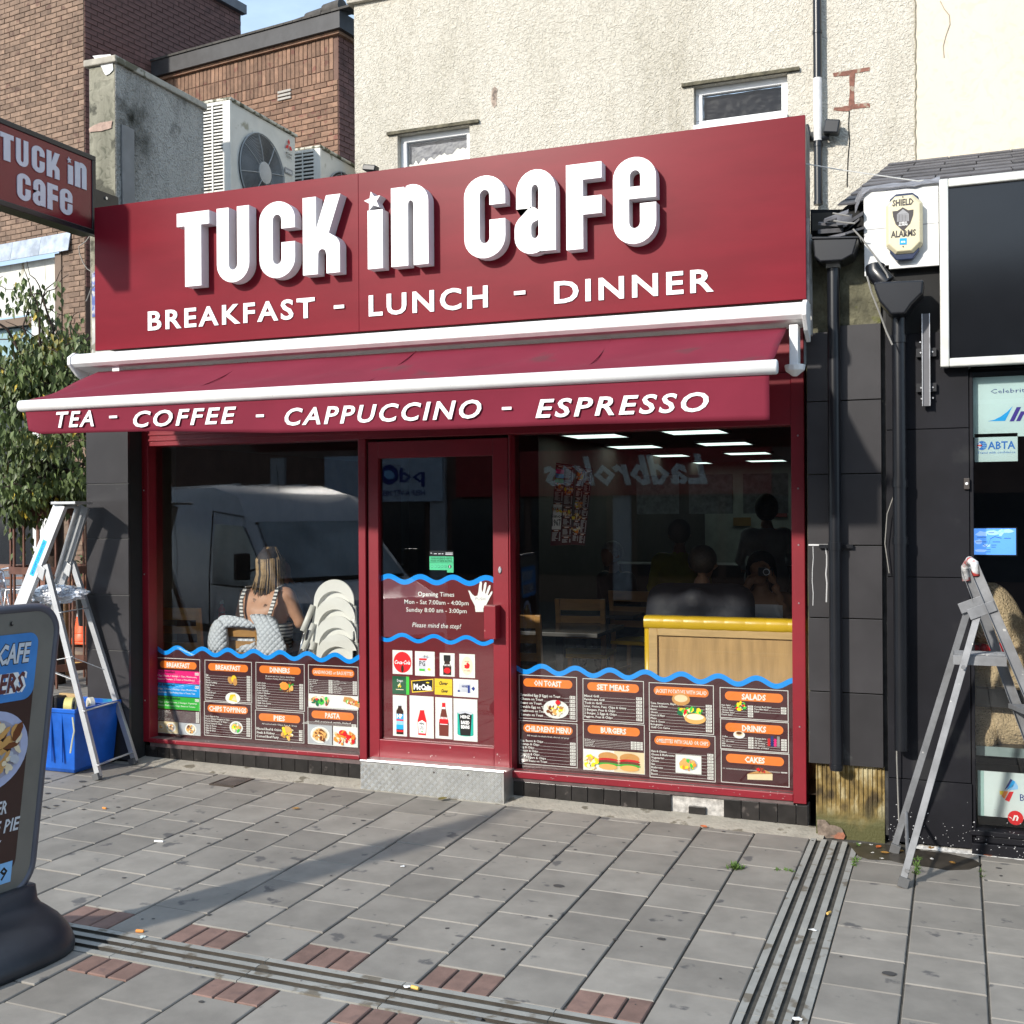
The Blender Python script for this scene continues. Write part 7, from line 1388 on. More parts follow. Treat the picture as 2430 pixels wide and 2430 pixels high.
for i in range(8):
    a = u_w1 + .28 - i*.62; b = a - .615; mb = MB(); mb.add([opl(O1, a, z0_, .07), opl(O1, b, z0_, .07), opl(O1, b, z1_, .02), opl(O1, a, z1_, .02)], [(0, 1, 2, 3)]); o = mb.build('lead_flashing', mat('old_lead', (.30, .34, .40), .5, .2, var=.25, scale=6, rand=.15), lb, recalc=False); so = o.modifiers.new('t', 'SOLIDIFY'); so.thickness = .012
WST = mat('stained_white', (.62, .62, .58), .7, var=.08, scale=3, stretch=(6, 6, .6), spots=((.30, .28, .20), 2.2, .60))
ua, ub = onpl(133, 700, Cn, rd)[0] + LW, onpl(148, 700, Cn, rd)[0] + LW
za_ = onpl(60, 742, Cn, rd)[1]
mb = MB(); mb.quad(opl(O1, 0, za_, -.12), opl(O1, ua, za_, -.12), opl(O1, ua, z0_ - .0, -.12), opl(O1, 0, z0_, -.12)); mb.build('white_fascia', WST, lb, recalc=False)
mb = MB(); mb.prism([opl(O1, ua, -.1, .02), opl(O1, ub, -.1, .02), opl(O1, ub, -.1, -.2), opl(O1, ua, -.1, -.2)], (0, 0, z0_ + .1)); mb.build('brown_post', mat('brown_post', (.14, .095, .065), .6), lb)
uc = onpl(62, 900, Cn, rd)[0] + LW
mb = MB(); mb.prism([opl(O1, uc, -.1, -.10), opl(O1, ua, -.1, -.10), opl(O1, ua, -.1, -.3), opl(O1, uc, -.1, -.3)], (0, 0, za_ + .1)); mb.build('white_column', mat('white_column', (.66, .66, .64), .6, var=.05), lb)
mb = MB(); mb.quad(opl(O1, 0, -.1, -.28), opl(O1, uc, -.1, -.28), opl(O1, uc, za_, -.28), opl(O1, 0, za_, -.28)); mb.build('dark_window', mat('dark_shop_glass', (.015, .017, .02), .08), lb, recalc=False)
t0_ = onpl(60, 930, Cn, rd)[1]; t1_ = onpl(60, 765, Cn, rd)[1]; mb = MB(); mb.quad(opl(O1, 0, t0_, -.26), opl(O1, uc - .05, t0_, -.26), opl(O1, uc - .05, t1_, -.26), opl(O1, 0, t1_, -.26)); mb.build('blind', mat('teal_blind', (.22, .34, .38), .5, var=.2, scale=2), lb, recalc=False)
mb = MB(); mb.prism([opl(O1, 0, t1_, -.2), opl(O1, uc, t1_, -.2), opl(O1, uc, t1_ + .12, -.2), opl(O1, 0, t1_ + .12, -.2)], nrm*.06); mb.build('window_rail', mat('brown_post', (.14, .095, .065), .6), lb)
mb = MB(); SL = onpl(571, 34, Cn, bd_)[0]; mb.quad(opl(Cn, 0, -.1, .0, bd_), opl(Cn, SL, -.1, 0, bd_), opl(Cn, SL, HB, 0, bd_), opl(Cn, 0, HB, 0, bd_)); mb.build('side_wall', mat('shaded_mortar', (.09, .065, .055), .95), lb, recalc=False)  # mortar colour darkened too, as shade on this side
def topz(u): return HB if u < 0 else 10.2
uE, zE = onpl(571, 34, Cn, bd_); uM, zM = onpl(528, 0, Cn, bd_)
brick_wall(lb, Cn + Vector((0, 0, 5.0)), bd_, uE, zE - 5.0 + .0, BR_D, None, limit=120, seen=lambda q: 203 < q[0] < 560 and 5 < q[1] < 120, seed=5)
mb = MB(); mb.prism([opl(Cn, -.05, zE + .0, -.02, bd_), opl(Cn, uE + .05, zE, -.02, bd_), opl(Cn, uE + .05, zE, .09, bd_), opl(Cn, -.05, zE, .09, bd_)], (0, 0, .15)); mb.build('parapet_coping', mat('dark_coping', (.13, .13, .14), .7), lb)
_j = Cn + bd_*1.35; _u = onpl(802, 100, _j, rd)[0]; Mr = _j + rd*_u; Mr.z = 0; ML = _u + .02; O2 = Mr - rd*ML
mbd = thing('brick_block', Mr, 'lower brown brick block with upright brick bands and dark tiled roof edge', 'building')
zs1_ = onpl(802, 84, Mr, rd)[1]; zs0_ = onpl(802, 152, Mr, rd)[1]
mb = MB(); mb.quad(opl(O2, 0, -.2), opl(O2, ML, -.2), opl(O2, ML, zs1_), opl(O2, 0, zs1_)); mb.quad(opl(O2, ML, -.2), opl(O2, ML, -.2, -5), opl(O2, ML, zs1_, -5), opl(O2, ML, zs1_)); mb.build('wall', mat('mid_mortar', (.15, .09, .07), .95), mbd, recalc=False)
zb_m = 5.6
nrow = round((zs1_ - zb_m)/.075); zb_m = zs1_ - nrow*.075
brick_wall(mbd, O2 + Vector((0, 0, zb_m)), rd, ML, zs1_ - zb_m, BR_M, None, soldier=((zs1_ - zb_m - .225, zs1_ - zb_m), (zs1_ - zb_m - .45, zs1_ - zb_m - .225), (zs1_ - zb_m - .60, zs1_ - zb_m - .45)), seen=lambda q: 380 < q[0] < 805 and 60 < q[1] < 420 and not (q[0] < 700 and q[1] > 235 + (q[0] - 545)*.5), seed=6)
brick_wall(mbd, Mr + Vector((0, 0, zb_m)), bd_, 3, zs1_ - zb_m, BR_D, None, limit=60, seen=lambda q: q[1] < 400, seed=7)
BRD = mat('bitumen_board', (.035, .035, .038), .6, var=.2)
mb = MB(); mb.prism([opl(O2, -.2, zs1_ + .002, .06), opl(O2, ML + .06, zs1_ + .002, .06), opl(O2, ML + .06, zs1_ + .002, -5), opl(O2, -.2, zs1_ + .002, -5)], (0, 0, .04)); mb.build('corbel', BR_M, mbd)
mb = MB(); mb.prism([opl(O2, -.2, zs1_ + .044, .12), opl(O2, ML + .12, zs1_ + .044, .12), opl(O2, ML + .12, zs1_ + .044, -5), opl(O2, -.2, zs1_ + .044, -5)], (0, 0, .23)); mb.build('fascia_board', BRD, mbd)
RT = mat('dark_roof_tile', (.055, .05, .045), .8, var=.3, scale=8, rand=.2)
for i in range(40):
    u = -.2 + i*.165; mb = MB(); hgt = .10 + (.10*max(0, (i - 30)/10) if i > 30 else 0); p0 = opl(O2, u, zs1_ + .275, .14); mb.add([p0, p0 + rd*.16, p0 + rd*.16 - nrm*.6 + Vector((0, 0, .08 + hgt)), p0 - nrm*.6 + Vector((0, 0, .08 + hgt)), p0 + Vector((0, 0, .03)), p0 + rd*.16 + Vector((0, 0, .03)), p0 + rd*.16 - nrm*.6 + Vector((0, 0, .11 + hgt)), p0 - nrm*.6 + Vector((0, 0, .11 + hgt))], [(0, 1, 5, 4), (4, 5, 6, 7), (1, 2, 6, 5), (3, 0, 4, 7)]); mb.build('roof_tile', RT, mbd, recalc=False)
for i in range(6): c = opl(O2, ML - .15 - i*.30, zs1_ + .42 - i*.05, -.1); mb = MB(); mb.tube([c - rd*.14, c + rd*.16], [.10, .115], 12); mb.build('ridge_tile', RT, mbd, smooth=True, sharp=40)
mb = MB()
for i in range(4): z = zb_m; 
a = onpl(*k1(1505, 540), Mr, rd); b = onpl(*k1(1575, 515), Mr, rd)
for j in range(3): mb.prism([opl(Mr, a[0], a[1] + j*.05 - .02, .013), opl(Mr, b[0], a[1] + j*.05 - .02, .013), opl(Mr, b[0], a[1] + j*.05 + .01, .013), opl(Mr, a[0], a[1] + j*.05 + .01, .013)], nrm*.02)
mb.build('air_vent', mat('vent_grey', (.35, .33, .3), .7), mbd)
def gz(px, py, z): return PZ(px, py, z)
TE = PW(170, 1545, 12.4); ter = thing('brick_terrace', (TE.x, TE.y, -.1), 'raised yellow brick edged terrace beyond the tall clean ladder', 'terrace')
zt_e = TE.z; tr0 = TE - rd*5; tr0.z = 0
mb = MB(); mb.add([opl(tr0, 0, -.2, 0), opl(tr0, 7, -.2, 0), opl(tr0, 7, zt_e, 0), opl(tr0, 0, zt_e, 0), opl(tr0, 0, zt_e, -6), opl(tr0, 7, zt_e, -6)], [(0, 1, 2, 3), (3, 2, 5, 4)]); mb.build('terrace_top', mat('terrace_paving', (.17, .13, .10), .85, var=.25, scale=6), ter, recalc=False)
for i in range(60): c = opl(tr0, .06 + i*.115, zt_e - .09, .015); mb = MB(); mb.obox(c + nrm*(-.04), rd*.052, nrm*.055, (0, 0, .055)); mb.build('brick', BR_Y, ter)
brick_wall(ter, opl(tr0, 0, -.2), rd, 7, zt_e - .15 + .2 - .02, mat('olive_brick', (.10, .075, .04), .9, var=.3, scale=9, rand=.3), None, limit=40, seen=lambda q: 120 < q[0] < 210, seed=9)
lw = thing('low_brick_wall', PW(20, 1430, 14), 'low red brick wall with brown coping under the dark cafe window at far left', 'wall')
Lw = PW(62, 1400, 14.2); Lw.z = 0; Lo = Lw - rd*3; z_lw = PW(30, 1345, 14.0).z
mb = MB(); mb.prism([opl(Lo, 0, zt_e, 0), opl(Lo, 3.9, zt_e, 0), opl(Lo, 3.9, zt_e, -.2), opl(Lo, 0, zt_e, -.2)], (0, 0, z_lw - .06 - zt_e)); mb.build('wall', BMORTL, lw); mb = MB(); mb.prism([opl(Lo, 0, z_lw - .10, .03), opl(Lo, 3.95, z_lw - .10, .03), opl(Lo, 3.95, z_lw - .10, -.25), opl(Lo, 0, z_lw - .10, -.25)], (0, 0, .10)); mb.build('coping', mat('brown_coping', (.20, .11, .075), .8), lw)
brick_wall(lw, opl(Lo, 0, zt_e), rd, 3.9, z_lw - .1 - zt_e, mat('red_brown_brick', (.26, .12, .08), .85, var=.2, scale=9, rand=.25), None, limit=80, seen=lambda q: -5 < q[0] < 80, seed=10)
def cone(px, py, w_, h_, label):
    p = PW(px, py, w_); t = thing('traffic_cone', p, label, 'traffic cone')
    OR_ = mat('cone_orange', (.80, .10, .02), .45, var=.1, scale=10); 
    mb = MB(); mb.box(p.x - .20, p.x + .20, p.y - .20, p.y + .20, p.z, p.z + .03); mb.lathe(p, [(.17, .03), (.15, .05), (.125, .12)], 20); mb.build('base', OR_, t, smooth=True, sharp=30, bevel=.01)
    rs_ = lambda f: .125*(1 - f) + .03*f
    for a, b, m in ((.12, .40, OR_), (.40, .62, mat('cone_white', (.7, .7, .7), .4)), (.62, 1, OR_)): mb = MB(); mb.lathe(p, [(rs_((a - .12)/.88), a*h_ if a > .12 else .12), (rs_((b - .12)/.88), b*h_)], 20); mb.build('sleeve', m, t, smooth=True, sharp=30)
    return t
cone(203, 1525, 12.9, .75, 'orange traffic cone on the brick terrace just left of the dark pier')
pl = thing('potted_flowers', PW(207, 1372, 12.0), 'small plant with red flowers peeping out left of the dark pier', 'plant'); RR = random.Random(12); c = PW(207, 1372, 12.0); mb = MB(); mb2 = MB()
for i in range(160):
    d = Vector((RR.gauss(0, .09), RR.gauss(0, .09), RR.uniform(-.05, .25))); q = c + d; a_ = RR.uniform(0, 6.28); v = Vector((math.cos(a_), math.sin(a_), RR.uniform(-.4, .6)))*.035; u = Vector((-v.y, v.x, .01))*.5; mb.add([q - v, q + u, q + v, q - u], [(0, 1, 2, 3)])
mb.build('leaves', mat('herb_green', (.10, .16, .06), .7, var=.4, scale=20), pl, recalc=False)
for i in range(9): q = c + Vector((RR.gauss(0, .06), RR.gauss(0, .06), RR.uniform(-.08, .02))); mb2.ball(q, .022, n=7, m=5)
mb2.build('flowers', mat('flower_red', (.5, .02, .02), .6), pl)
mb = MB(); mb.lathe(c + Vector((0, 0, -.5)), [(.09, 0), (.12, .3), (.13, .34)], 14); mb.build('pot', mat('dark_pot', (.04, .04, .04), .6), pl)
bn = thing('wood_rail', PW(190, 1400, 11.8), 'round wooden rail between the tall ladder and the dark pier', 'rail'); mb = MB(); mb.tube([PW(150, 1400, 11.8), PW(222, 1370, 11.8)], .06, 12); mb.build('log', mat('log_wood', (.30, .17, .08), .7, var=.3, scale=5), bn, smooth=True); mb = MB(); 
for px in (155, 215): a = PW(px, 1398 if px < 200 else 1375, 11.8); mb.bar(a, (a.x, a.y, -.1), .05, .05)
mb.build('post', mat('log_wood', (.3, .17, .08), .7), bn)
MT = mat('chrome_tube', (.7, .7, .72), .2, 1.0)
def alu_chair(p, rz, label):
    t = thing('metal_chair', p, label, 'chair', 'metal chairs outside the far left window', rz)
    M = Matrix.Translation(p) @ Matrix.Rotation(rz, 4, 'Z'); W_ = lambda x, y, z: M @ Vector((x, y, z))
    for s in (-1, 1):
        mb = MB(); mb.tube([W_(s*.24, -.22, 0), W_(s*.22, -.18, .44), W_(s*.23, -.15, .66), W_(s*.24, .16, .66), W_(s*.22, .24, 0)], .012, 8); mb.build('leg', MT, t, smooth=True)
        mb = MB(); mb.tube([W_(s*.19, -.2, .44), W_(s*.19, .2, .43), W_(s*.19, .27, .85)], .012, 8); mb.build('side_tube', MT, t, smooth=True)
    mb = MB(); mb.tube([W_(-.19, .27, .85), W_(0, .30, .89), W_(.19, .27, .85)], .012, 8); mb.build('top_tube', MT, t, smooth=True)
    for i in range(6): mb = MB(); mb.obox(W_(0, -.18 + i*.075, .445), M.to_3x3() @ Vector((.19, 0, 0)), M.to_3x3() @ Vector((0, .028, 0)), (0, 0, .004)); mb.build('seat_slat', ALU, t)
    for i in range(3): mb = MB(); mb.obox(W_(0, .235 + i*.017, .60 + i*.10), M.to_3x3() @ Vector((.19, 0, 0)), (0, 0, .035), M.to_3x3() @ Vector((0, .004, 0))); mb.build('back_slat', ALU, t)
a = PW(25, 1385, 13.1); alu_chair(Vector((a.x, a.y, zt_e)), .5, 'metal chair nearest the left edge under the far dark window'); a = PW(52, 1385, 12.9); alu_chair(Vector((a.x + .05, a.y, zt_e)), 2.2, 'metal chair just left of the striped white tree guard')
TG = PW(131, 1500, 11.3); gb = zg(TG.x, TG.y) - .0; GR = .40
guard = thing('tree_guard', (TG.x, TG.y, gb), 'brown upright barred metal tree guard with ball tips', 'tree guard')
GM = mat('guard_brown', (.12, .052, .035), .6, .3, var=.2, scale=9)
zt_g = PW(131, 1168, 11.3).z
for k in range(16):
    a_ = 2*math.pi*k/16; x, y = TG.x + GR*math.cos(a_), TG.y + GR*math.sin(a_); mb = MB(); mb.bar((x, y, gb), (x, y, zt_g), .018, .018); mb.ball((x, y, zt_g + .02), .028, n=8, m=6); mb.build('bar', GM, guard)
for z in (zt_g - .20, PW(131, 1350, 11.3).z, .3):
    mb = MB(); n = 24; vs = []
    for r_ in (GR - .012, GR + .022):
        for zz_ in (z - .035, z + .035): vs += [(TG.x + r_*math.cos(2*math.pi*k/n), TG.y + r_*math.sin(2*math.pi*k/n), zz_) for k in range(n)]
    mb.add(vs, [(a*n + k, a*n + (k+1) % n, b*n + (k+1) % n, b*n + k) for a, b in ((0, 1), (1, 3), (3, 2), (2, 0)) for k in range(n)]); mb.build('band', GM, guard)
tree = thing('street_tree', (TG.x, TG.y, gb), 'small street tree with drooping green and yellow leaves in a brown guard', 'tree')
BARK = mat('tree_bark', (.045, .028, .02), .9, var=.3, scale=14, bump=.8, bscale=40); 
TWT = 10.6
tip = [PW(131, 1560, 11.3), PW(127, 1330, 11.3), PW(131, 1230, 11.2), PW(130, 1130, 11.1), PW(128, 1040, 11.0), PW(110, 960, 11.0), PW(125, 850, 11.0)]
mb = MB(); mb.tube([(TG.x, TG.y, gb)] + tip, [.10, .09, .085, .08, .075, .07, .05, .03], 12); 
for c_ in (1290, 1265, 1240, 1310): mb.ball(PW(116 if c_ % 20 else 140, c_, 11.2), .03, n=7, m=5)
mb.build('trunk', BARK, tree, smooth=True)
mb = MB(); mb.lathe(PW(118, 1112, 10.95), [(.001, -.12), (.09, -.08), (.11, 0), (.08, .08), (.001, .11)], 14); mb.build('burl', BARK, tree, smooth=True)
RR = random.Random(77); limbs = []
mb = MB()
def limb(a, b, r0, r1, wob=.08, n=7):
    pts = [a.lerp(b, i/(n-1)) + Vector((RR.uniform(-wob, wob), RR.uniform(-wob, wob), RR.uniform(-wob, wob)))*(0 if i in (0,) else 1) for i in range(n)]; mb.tube(pts, [r0 + (r1 - r0)*i/(n-1) for i in range(n)], 6); limbs.append(pts); return pts
base_pts = [PW(130, 1130, 11.05), PW(128, 1040, 11.0), PW(112, 965, 11.0), PW(118, 1190, 11.1)]
ends = [(0, 790, 11.3), (20, 890, 10.5), (-40, 700, 11.0), (60, 720, 11.2), (95, 730, 10.8), (118, 690, 11.0), (105, 720, 11.4), (180, 800, 11.1), (205, 810, 10.6), (150, 860, 10.4), (230, 880, 10.8), (-30, 1000, 10.6), (-20, 1120, 11.2), (10, 1150, 10.5), (60, 1160, 10.3), (210, 1180, 11.0), (240, 1100, 10.6), (225, 1030, 10.4), (180, 1130, 10.6), (40, 1040, 10.3), (80, 1120, 11.6), (-60, 900, 11.0), (160, 1010, 11.5), (30, 1190, 11.0), (195, 960, 10.2), (-80, 1050, 11), (-90, 800, 11.2), (0, 1180, 10.6)]
for i, (px, py, w_) in enumerate(ends):
    b = PW(px, py, w_); a = min(base_pts, key=lambda q: (q - b).length + abs(q.z - b.z)*.2); pts = limb(a, b, .028, .006)
    for k in range(7):
        s_ = pts[RR.randrange(2, 7)]; d = Vector((RR.uniform(-1, 1), RR.uniform(-1, 1), RR.uniform(-.3, .8))).normalized()*RR.uniform(.18, .5); limb(s_, s_ + d, .007, .003, .03, 5)
mb.build('branches', BARK, tree, smooth=True)
LG = mat('tree_leaf', (.085, .12, .032), .5, var=.45, scale=2.2, detail=6, lo=.3, hi=.7, spots=((.20, .17, .02), 1.7, .63)); LY = mat('yellow_leaf', (.36, .27, .02), .55, var=.3, scale=5)
for nm_, m_, cnt, sd_ in (('foliage', LG, 8, 1), ('yellow_leaves', LY, 1, 2)):
    mb = MB(); RR = random.Random(sd_)
    for pts in limbs:
        small = len(pts) == 5
        for s_ in pts[1:]:
            if project(s_)[1] < 790 and RR.random() < .72: continue
            for q_ in range((cnt + 1 if small else cnt // 2) if nm_ == 'foliage' else (1 if RR.random() < .22 and s_.z < 4.5 else 0)):
                c = s_ + Vector((RR.gauss(0, .06), RR.gauss(0, .06), RR.gauss(0, .05) - .02)); a_ = RR.uniform(0, 6.28); l_ = RR.uniform(.055, .105); wv_ = l_*.27
                dn = Vector((math.cos(a_)*RR.uniform(.1, .6), math.sin(a_)*RR.uniform(.1, .6), -1)).normalized(); sd2 = dn.cross(Vector((math.cos(a_ + 1.2), math.sin(a_ + 1.2), .1))).normalized(); up_ = sd2.cross(dn)*.25*wv_
                mb.add([c, c + dn*l_*.35 + sd2*wv_ + up_, c + dn*l_, c + dn*l_*.35 - sd2*wv_ + up_, c + dn*l_*.45], [(0, 1, 4), (1, 2, 4), (0, 4, 3), (4, 2, 3)])
    mb.build(nm_, m_, tree, recalc=False)
room = thing('cafe_interior', (-3.1, 7, .15), 'dim cafe dining room seen through the two shop windows', 'room')
FZ = .16; CZ = 2.62; rx0, rx1, ry1 = -5.62, -.45, 20.0
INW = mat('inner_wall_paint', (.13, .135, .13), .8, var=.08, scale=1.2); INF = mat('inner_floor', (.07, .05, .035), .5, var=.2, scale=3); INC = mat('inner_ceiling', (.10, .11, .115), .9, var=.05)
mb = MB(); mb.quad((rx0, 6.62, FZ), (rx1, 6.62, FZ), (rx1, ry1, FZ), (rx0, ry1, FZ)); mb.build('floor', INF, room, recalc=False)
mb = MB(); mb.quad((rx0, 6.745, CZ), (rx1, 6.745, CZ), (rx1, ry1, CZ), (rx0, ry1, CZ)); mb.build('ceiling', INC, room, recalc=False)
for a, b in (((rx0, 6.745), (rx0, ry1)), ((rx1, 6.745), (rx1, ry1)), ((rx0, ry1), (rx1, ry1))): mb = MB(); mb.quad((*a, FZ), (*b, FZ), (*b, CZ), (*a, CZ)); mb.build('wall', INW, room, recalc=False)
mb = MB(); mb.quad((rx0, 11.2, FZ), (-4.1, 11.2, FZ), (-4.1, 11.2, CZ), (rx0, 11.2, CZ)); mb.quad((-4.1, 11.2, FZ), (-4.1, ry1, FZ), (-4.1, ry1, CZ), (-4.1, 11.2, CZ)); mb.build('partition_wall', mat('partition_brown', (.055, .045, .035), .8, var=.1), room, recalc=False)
LIT = mat('lit_panel', (.80, 1.0, .92), .5, var=0, emit=1.35)
for i, (px, py) in enumerate(((1413.5, 1035.7), (1650, 1026), (1507, 1061), (1720, 1053.6), (1582, 1082), (1774.5, 1076.5), (1642.5, 1099.4), (1819, 1094))):
    c = PZ(px, py, CZ - .03); row = ('nearest', 'second', 'third', 'farthest')[i // 2]; side = 'left' if i % 2 == 0 else 'right'
    t = thing('ceiling_light', (c.x, c.y, CZ), f'square lit ceiling panel, {side} one of the {row} pair inside the cafe', 'ceiling light', 'lit ceiling panels in the cafe')
    mb = MB(); mb.box(c.x - .29, c.x + .29, c.y - .29, c.y + .29, CZ - .028, CZ - .022); mb.build('diffuser', LIT, t)
    mb = MB()
    for a in ((-.31, .31, -.31, -.29), (-.31, .31, .29, .31), (-.31, -.29, -.29, .29), (.29, .31, -.29, .29)): mb.box(c.x + a[0], c.x + a[1], c.y + a[2], c.y + a[3], CZ - .032, CZ - .001)
    mb.build('rim', mat('panel_rim', (.5, .5, .5), .5), t)
WOOD = mat('oak_veneer', (.50, .31, .13), .45, var=.14, scale=3, stretch=(9, 9, 1.0), detail=8); WOODF = mat('oak_frame', (.60, .40, .18), .4, var=.1, scale=4, stretch=(1, 1, 8)); YV_ = mat('yellow_vinyl', (.72, .46, .02), .3, var=.06, scale=4, bump=.15, bscale=14)
Yb = 6.98; bx0_, bx1_ = P(1527, 1480, Yb).x, -.55; bz1 = P(1700, 1465, Yb).z; bz0 = FZ
booth = thing('booth_seat', ((bx0_ + bx1_)/2, Yb + .1, FZ), 'oak booth partition with padded yellow vinyl top behind the right window', 'booth')
mb = MB(); mb.box(bx0_ + .03, bx1_, Yb + .03, Yb + .10, bz0, bz1 - .07); mb.build('panel', WOOD, booth)
mb = MB(); mb.box(bx0_ + .03, bx0_ + .085, Yb + .012, Yb + .03, bz0, bz1 - .075); mb.box(bx0_ + .085, bx1_, Yb + .012, Yb + .03, bz1 - .125, bz1 - .075); mb.build('frame', WOODF, booth, bevel=.003)
n = 7; sw_ = .128; x = bx0_
while x < bx1_:
    x2_ = min(x + sw_, bx1_); mb = MB(); m_ = 8; vs = []
    for i in range(m_ + 1):
        u = i/m_; xx = x + (x2_ - x)*u; b_ = math.sin(math.pi*min(max(u, .03), .97))**.25 * .003
        for k in range(14): a_ = 2*math.pi*k/14; ca, sa = math.cos(a_), math.sin(a_); vs.append((xx, Yb + .06 + (.058 + b_)*math.copysign(abs(ca)**.55, ca), bz1 - .045 + (.040 + b_)*math.copysign(abs(sa)**.55, sa)))
    mb.add(vs, [(i*14 + k, i*14 + (k+1) % 14, (i+1)*14 + (k+1) % 14, (i+1)*14 + k) for i in range(m_) for k in range(14)] + [tuple(range(14)), tuple(m_*14 + k for k in range(14))]); mb.build('cushion', YV_, booth, smooth=True, sharp=60); x += sw_
mb = MB(); mb.tube([(bx0_ + .018, Yb + .04, bz0), (bx0_ + .018, Yb + .04, bz1 - .05)], .022, 10); mb.build('edge_roll', YV_, booth, smooth=True)
mb = MB(); mb.box(bx0_ + .05, bx1_, Yb + .11, Yb + .6, FZ, FZ + .45); mb.build('seat', YV_, booth, bevel=.02)
CHW = mat('chair_beech', (.42, .22, .07), .4, var=.12, scale=5, stretch=(1, 1, 6))
def wchair(p, rz, label, grp='wooden ladder back chairs in the cafe', m=CHW, bk=1):
    t = thing('dining_chair', p, label, 'chair', grp, rz); M = Matrix.Translation(p) @ Matrix.Rotation(rz, 4, 'Z'); R3 = M.to_3x3(); W_ = lambda x, y, z: M @ Vector((x, y, z))
    for s in (-1, 1):
        mb = MB(); mb.bar(W_(s*.19, .19, 0), W_(s*.18, .18, .44), .035, .035); mb.build('leg', m, t, bevel=.003)
        mb = MB(); mb.bar(W_(s*.19, -.20, 0), W_(s*.18, -.19, .46), .038, .032); mb.bar(W_(s*.18, -.19, .45), W_(s*.185, -.255, .92*bk), .038, .028); mb.build('rear_leg', m, t, bevel=.003)
        mb = MB(); mb.bar(W_(s*.18, -.18, .2), W_(s*.18, .17, .2), .02, .02); mb.build('stretcher', m, t)
    mb = MB(); mb.obox(W_(0, 0, .455), R3 @ Vector((.21, 0, 0)), R3 @ Vector((0, .21, 0)), (0, 0, .018)); mb.build('seat', YV_, t, bevel=.012)
    for z, h_ in ((.875*bk, .045), (.755*bk, .028), (.63, .028)):
        mb = MB(); yb_ = -.19 - (z - .45)*.14; pts = []
        for i in range(7): u = -1 + i/3; pts.append((u*.165, yb_ - .02*(1 - u*u)))
        for i in range(6): a, b = pts[i], pts[i+1]; c = W_((a[0]+b[0])/2, (a[1]+b[1])/2, z); mb.obox(c, (W_(b[0], b[1], z) - W_(a[0], a[1], z))/2*1.02, R3 @ Vector((0, .007, 0)), (0, 0, h_))
        mb.build('slat', m, t)
    return t
def floorp(px, py, Y): p = P(px, py, Y); return Vector((p.x, Y, FZ))
wchair(floorp(462, 1500, 7.22), .1, 'empty wooden chair at the left edge of the left window')
wchair(floorp(607, 1500, 7.20), .0, 'wooden chair with a pale quilted jacket hung over its back', bk=.88)
wchair(floorp(1248, 1500, 7.45), .0, 'wooden chair nearest the glass at the left of the right window')
wchair(floorp(1392, 1470, 8.9), .1, 'wooden chair tucked at the dark table behind the hanging menus')
wchair(floorp(1520, 1470, 9.9), -.1, 'wooden chair deep in the cafe left of the hooded man')
TT = mat('table_top', (.10, .095, .09), .18, var=.1, scale=4)
def table(x, y, label, w_=.7, d_=.7, m=TT, h_=.74):
    t = thing('dining_table', (x, y, FZ), label, 'table', 'dining tables in the cafe'); mb = MB(); mb.box(x - w_/2, x + w_/2, y - d_/2, y + d_/2, FZ + h_ - .03, FZ + h_); mb.build('table_top', m, t, bevel=.004)
    mb = MB(); mb.box(x - .03, x + .03, y - .03, y + .03, FZ + .02, FZ + h_ - .03); mb.box(x - .25, x + .25, y - .03, y + .03, FZ, FZ + .03); mb.box(x - .03, x + .03, y - .25, y + .25, FZ + .0, FZ + .028); mb.build('pedestal', BLACK, t)
wm = floorp(600, 1500, 7.2)
table(wm.x + .12, 7.78, 'dark cafe table before the woman with highlighted hair', .9, .7); c = floorp(1330, 1480, 8.15); table(c.x, 8.15, 'dark cafe table between the empty chairs in the right window', .8, .7); table(-2.9, 9.6, 'dark cafe table deep in the room behind the hanging menus'); table(-1.3, 8.1, 'dark cafe table beyond the yellow topped booth', .7, .6)
cad = thing('sauce_caddy', P(512, 1478, 7.75), 'dark sauce bottles in a wire caddy on the table left of the seated woman', 'caddy')
tz = FZ + .74
for i, (dx, h_, m) in enumerate(((0, .19, mat('sauce_brown', (.03, .012, .008), .15)), (.06, .17, PRED), (-.05, .12, WHITE))):
    x = P(512, 1478, 7.75).x + dx; mb = MB(); mb.lathe((x, 7.75, tz), [(.026, 0), (.028, .01), (.028, h_*.6), (.012, h_*.75), (.012, h_*.85)], 14); mb.build('bottle', m, cad, smooth=True, sharp=50)
    mb = MB(); mb.lathe((x, 7.75, tz + h_*.85), [(.015, 0), (.015, .03)], 12); mb.build('cap', WHITE, cad, smooth=True, sharp=40)
mb = MB(); x = P(512, 1478, 7.75).x
for z in (.03, .08): mb.tube([(x - .085, 7.70, tz + z), (x + .095, 7.70, tz + z), (x + .095, 7.80, tz + z), (x - .085, 7.80, tz + z), (x - .085, 7.70, tz + z)], .003, 5)
mb.build('rack', MT, cad)
HC = mat('white_high_chair', (.80, .79, .74), .35, var=.03)
hx = P(795, 1500, 6.98).x; hz_top = P(800, 1376, 6.98).z
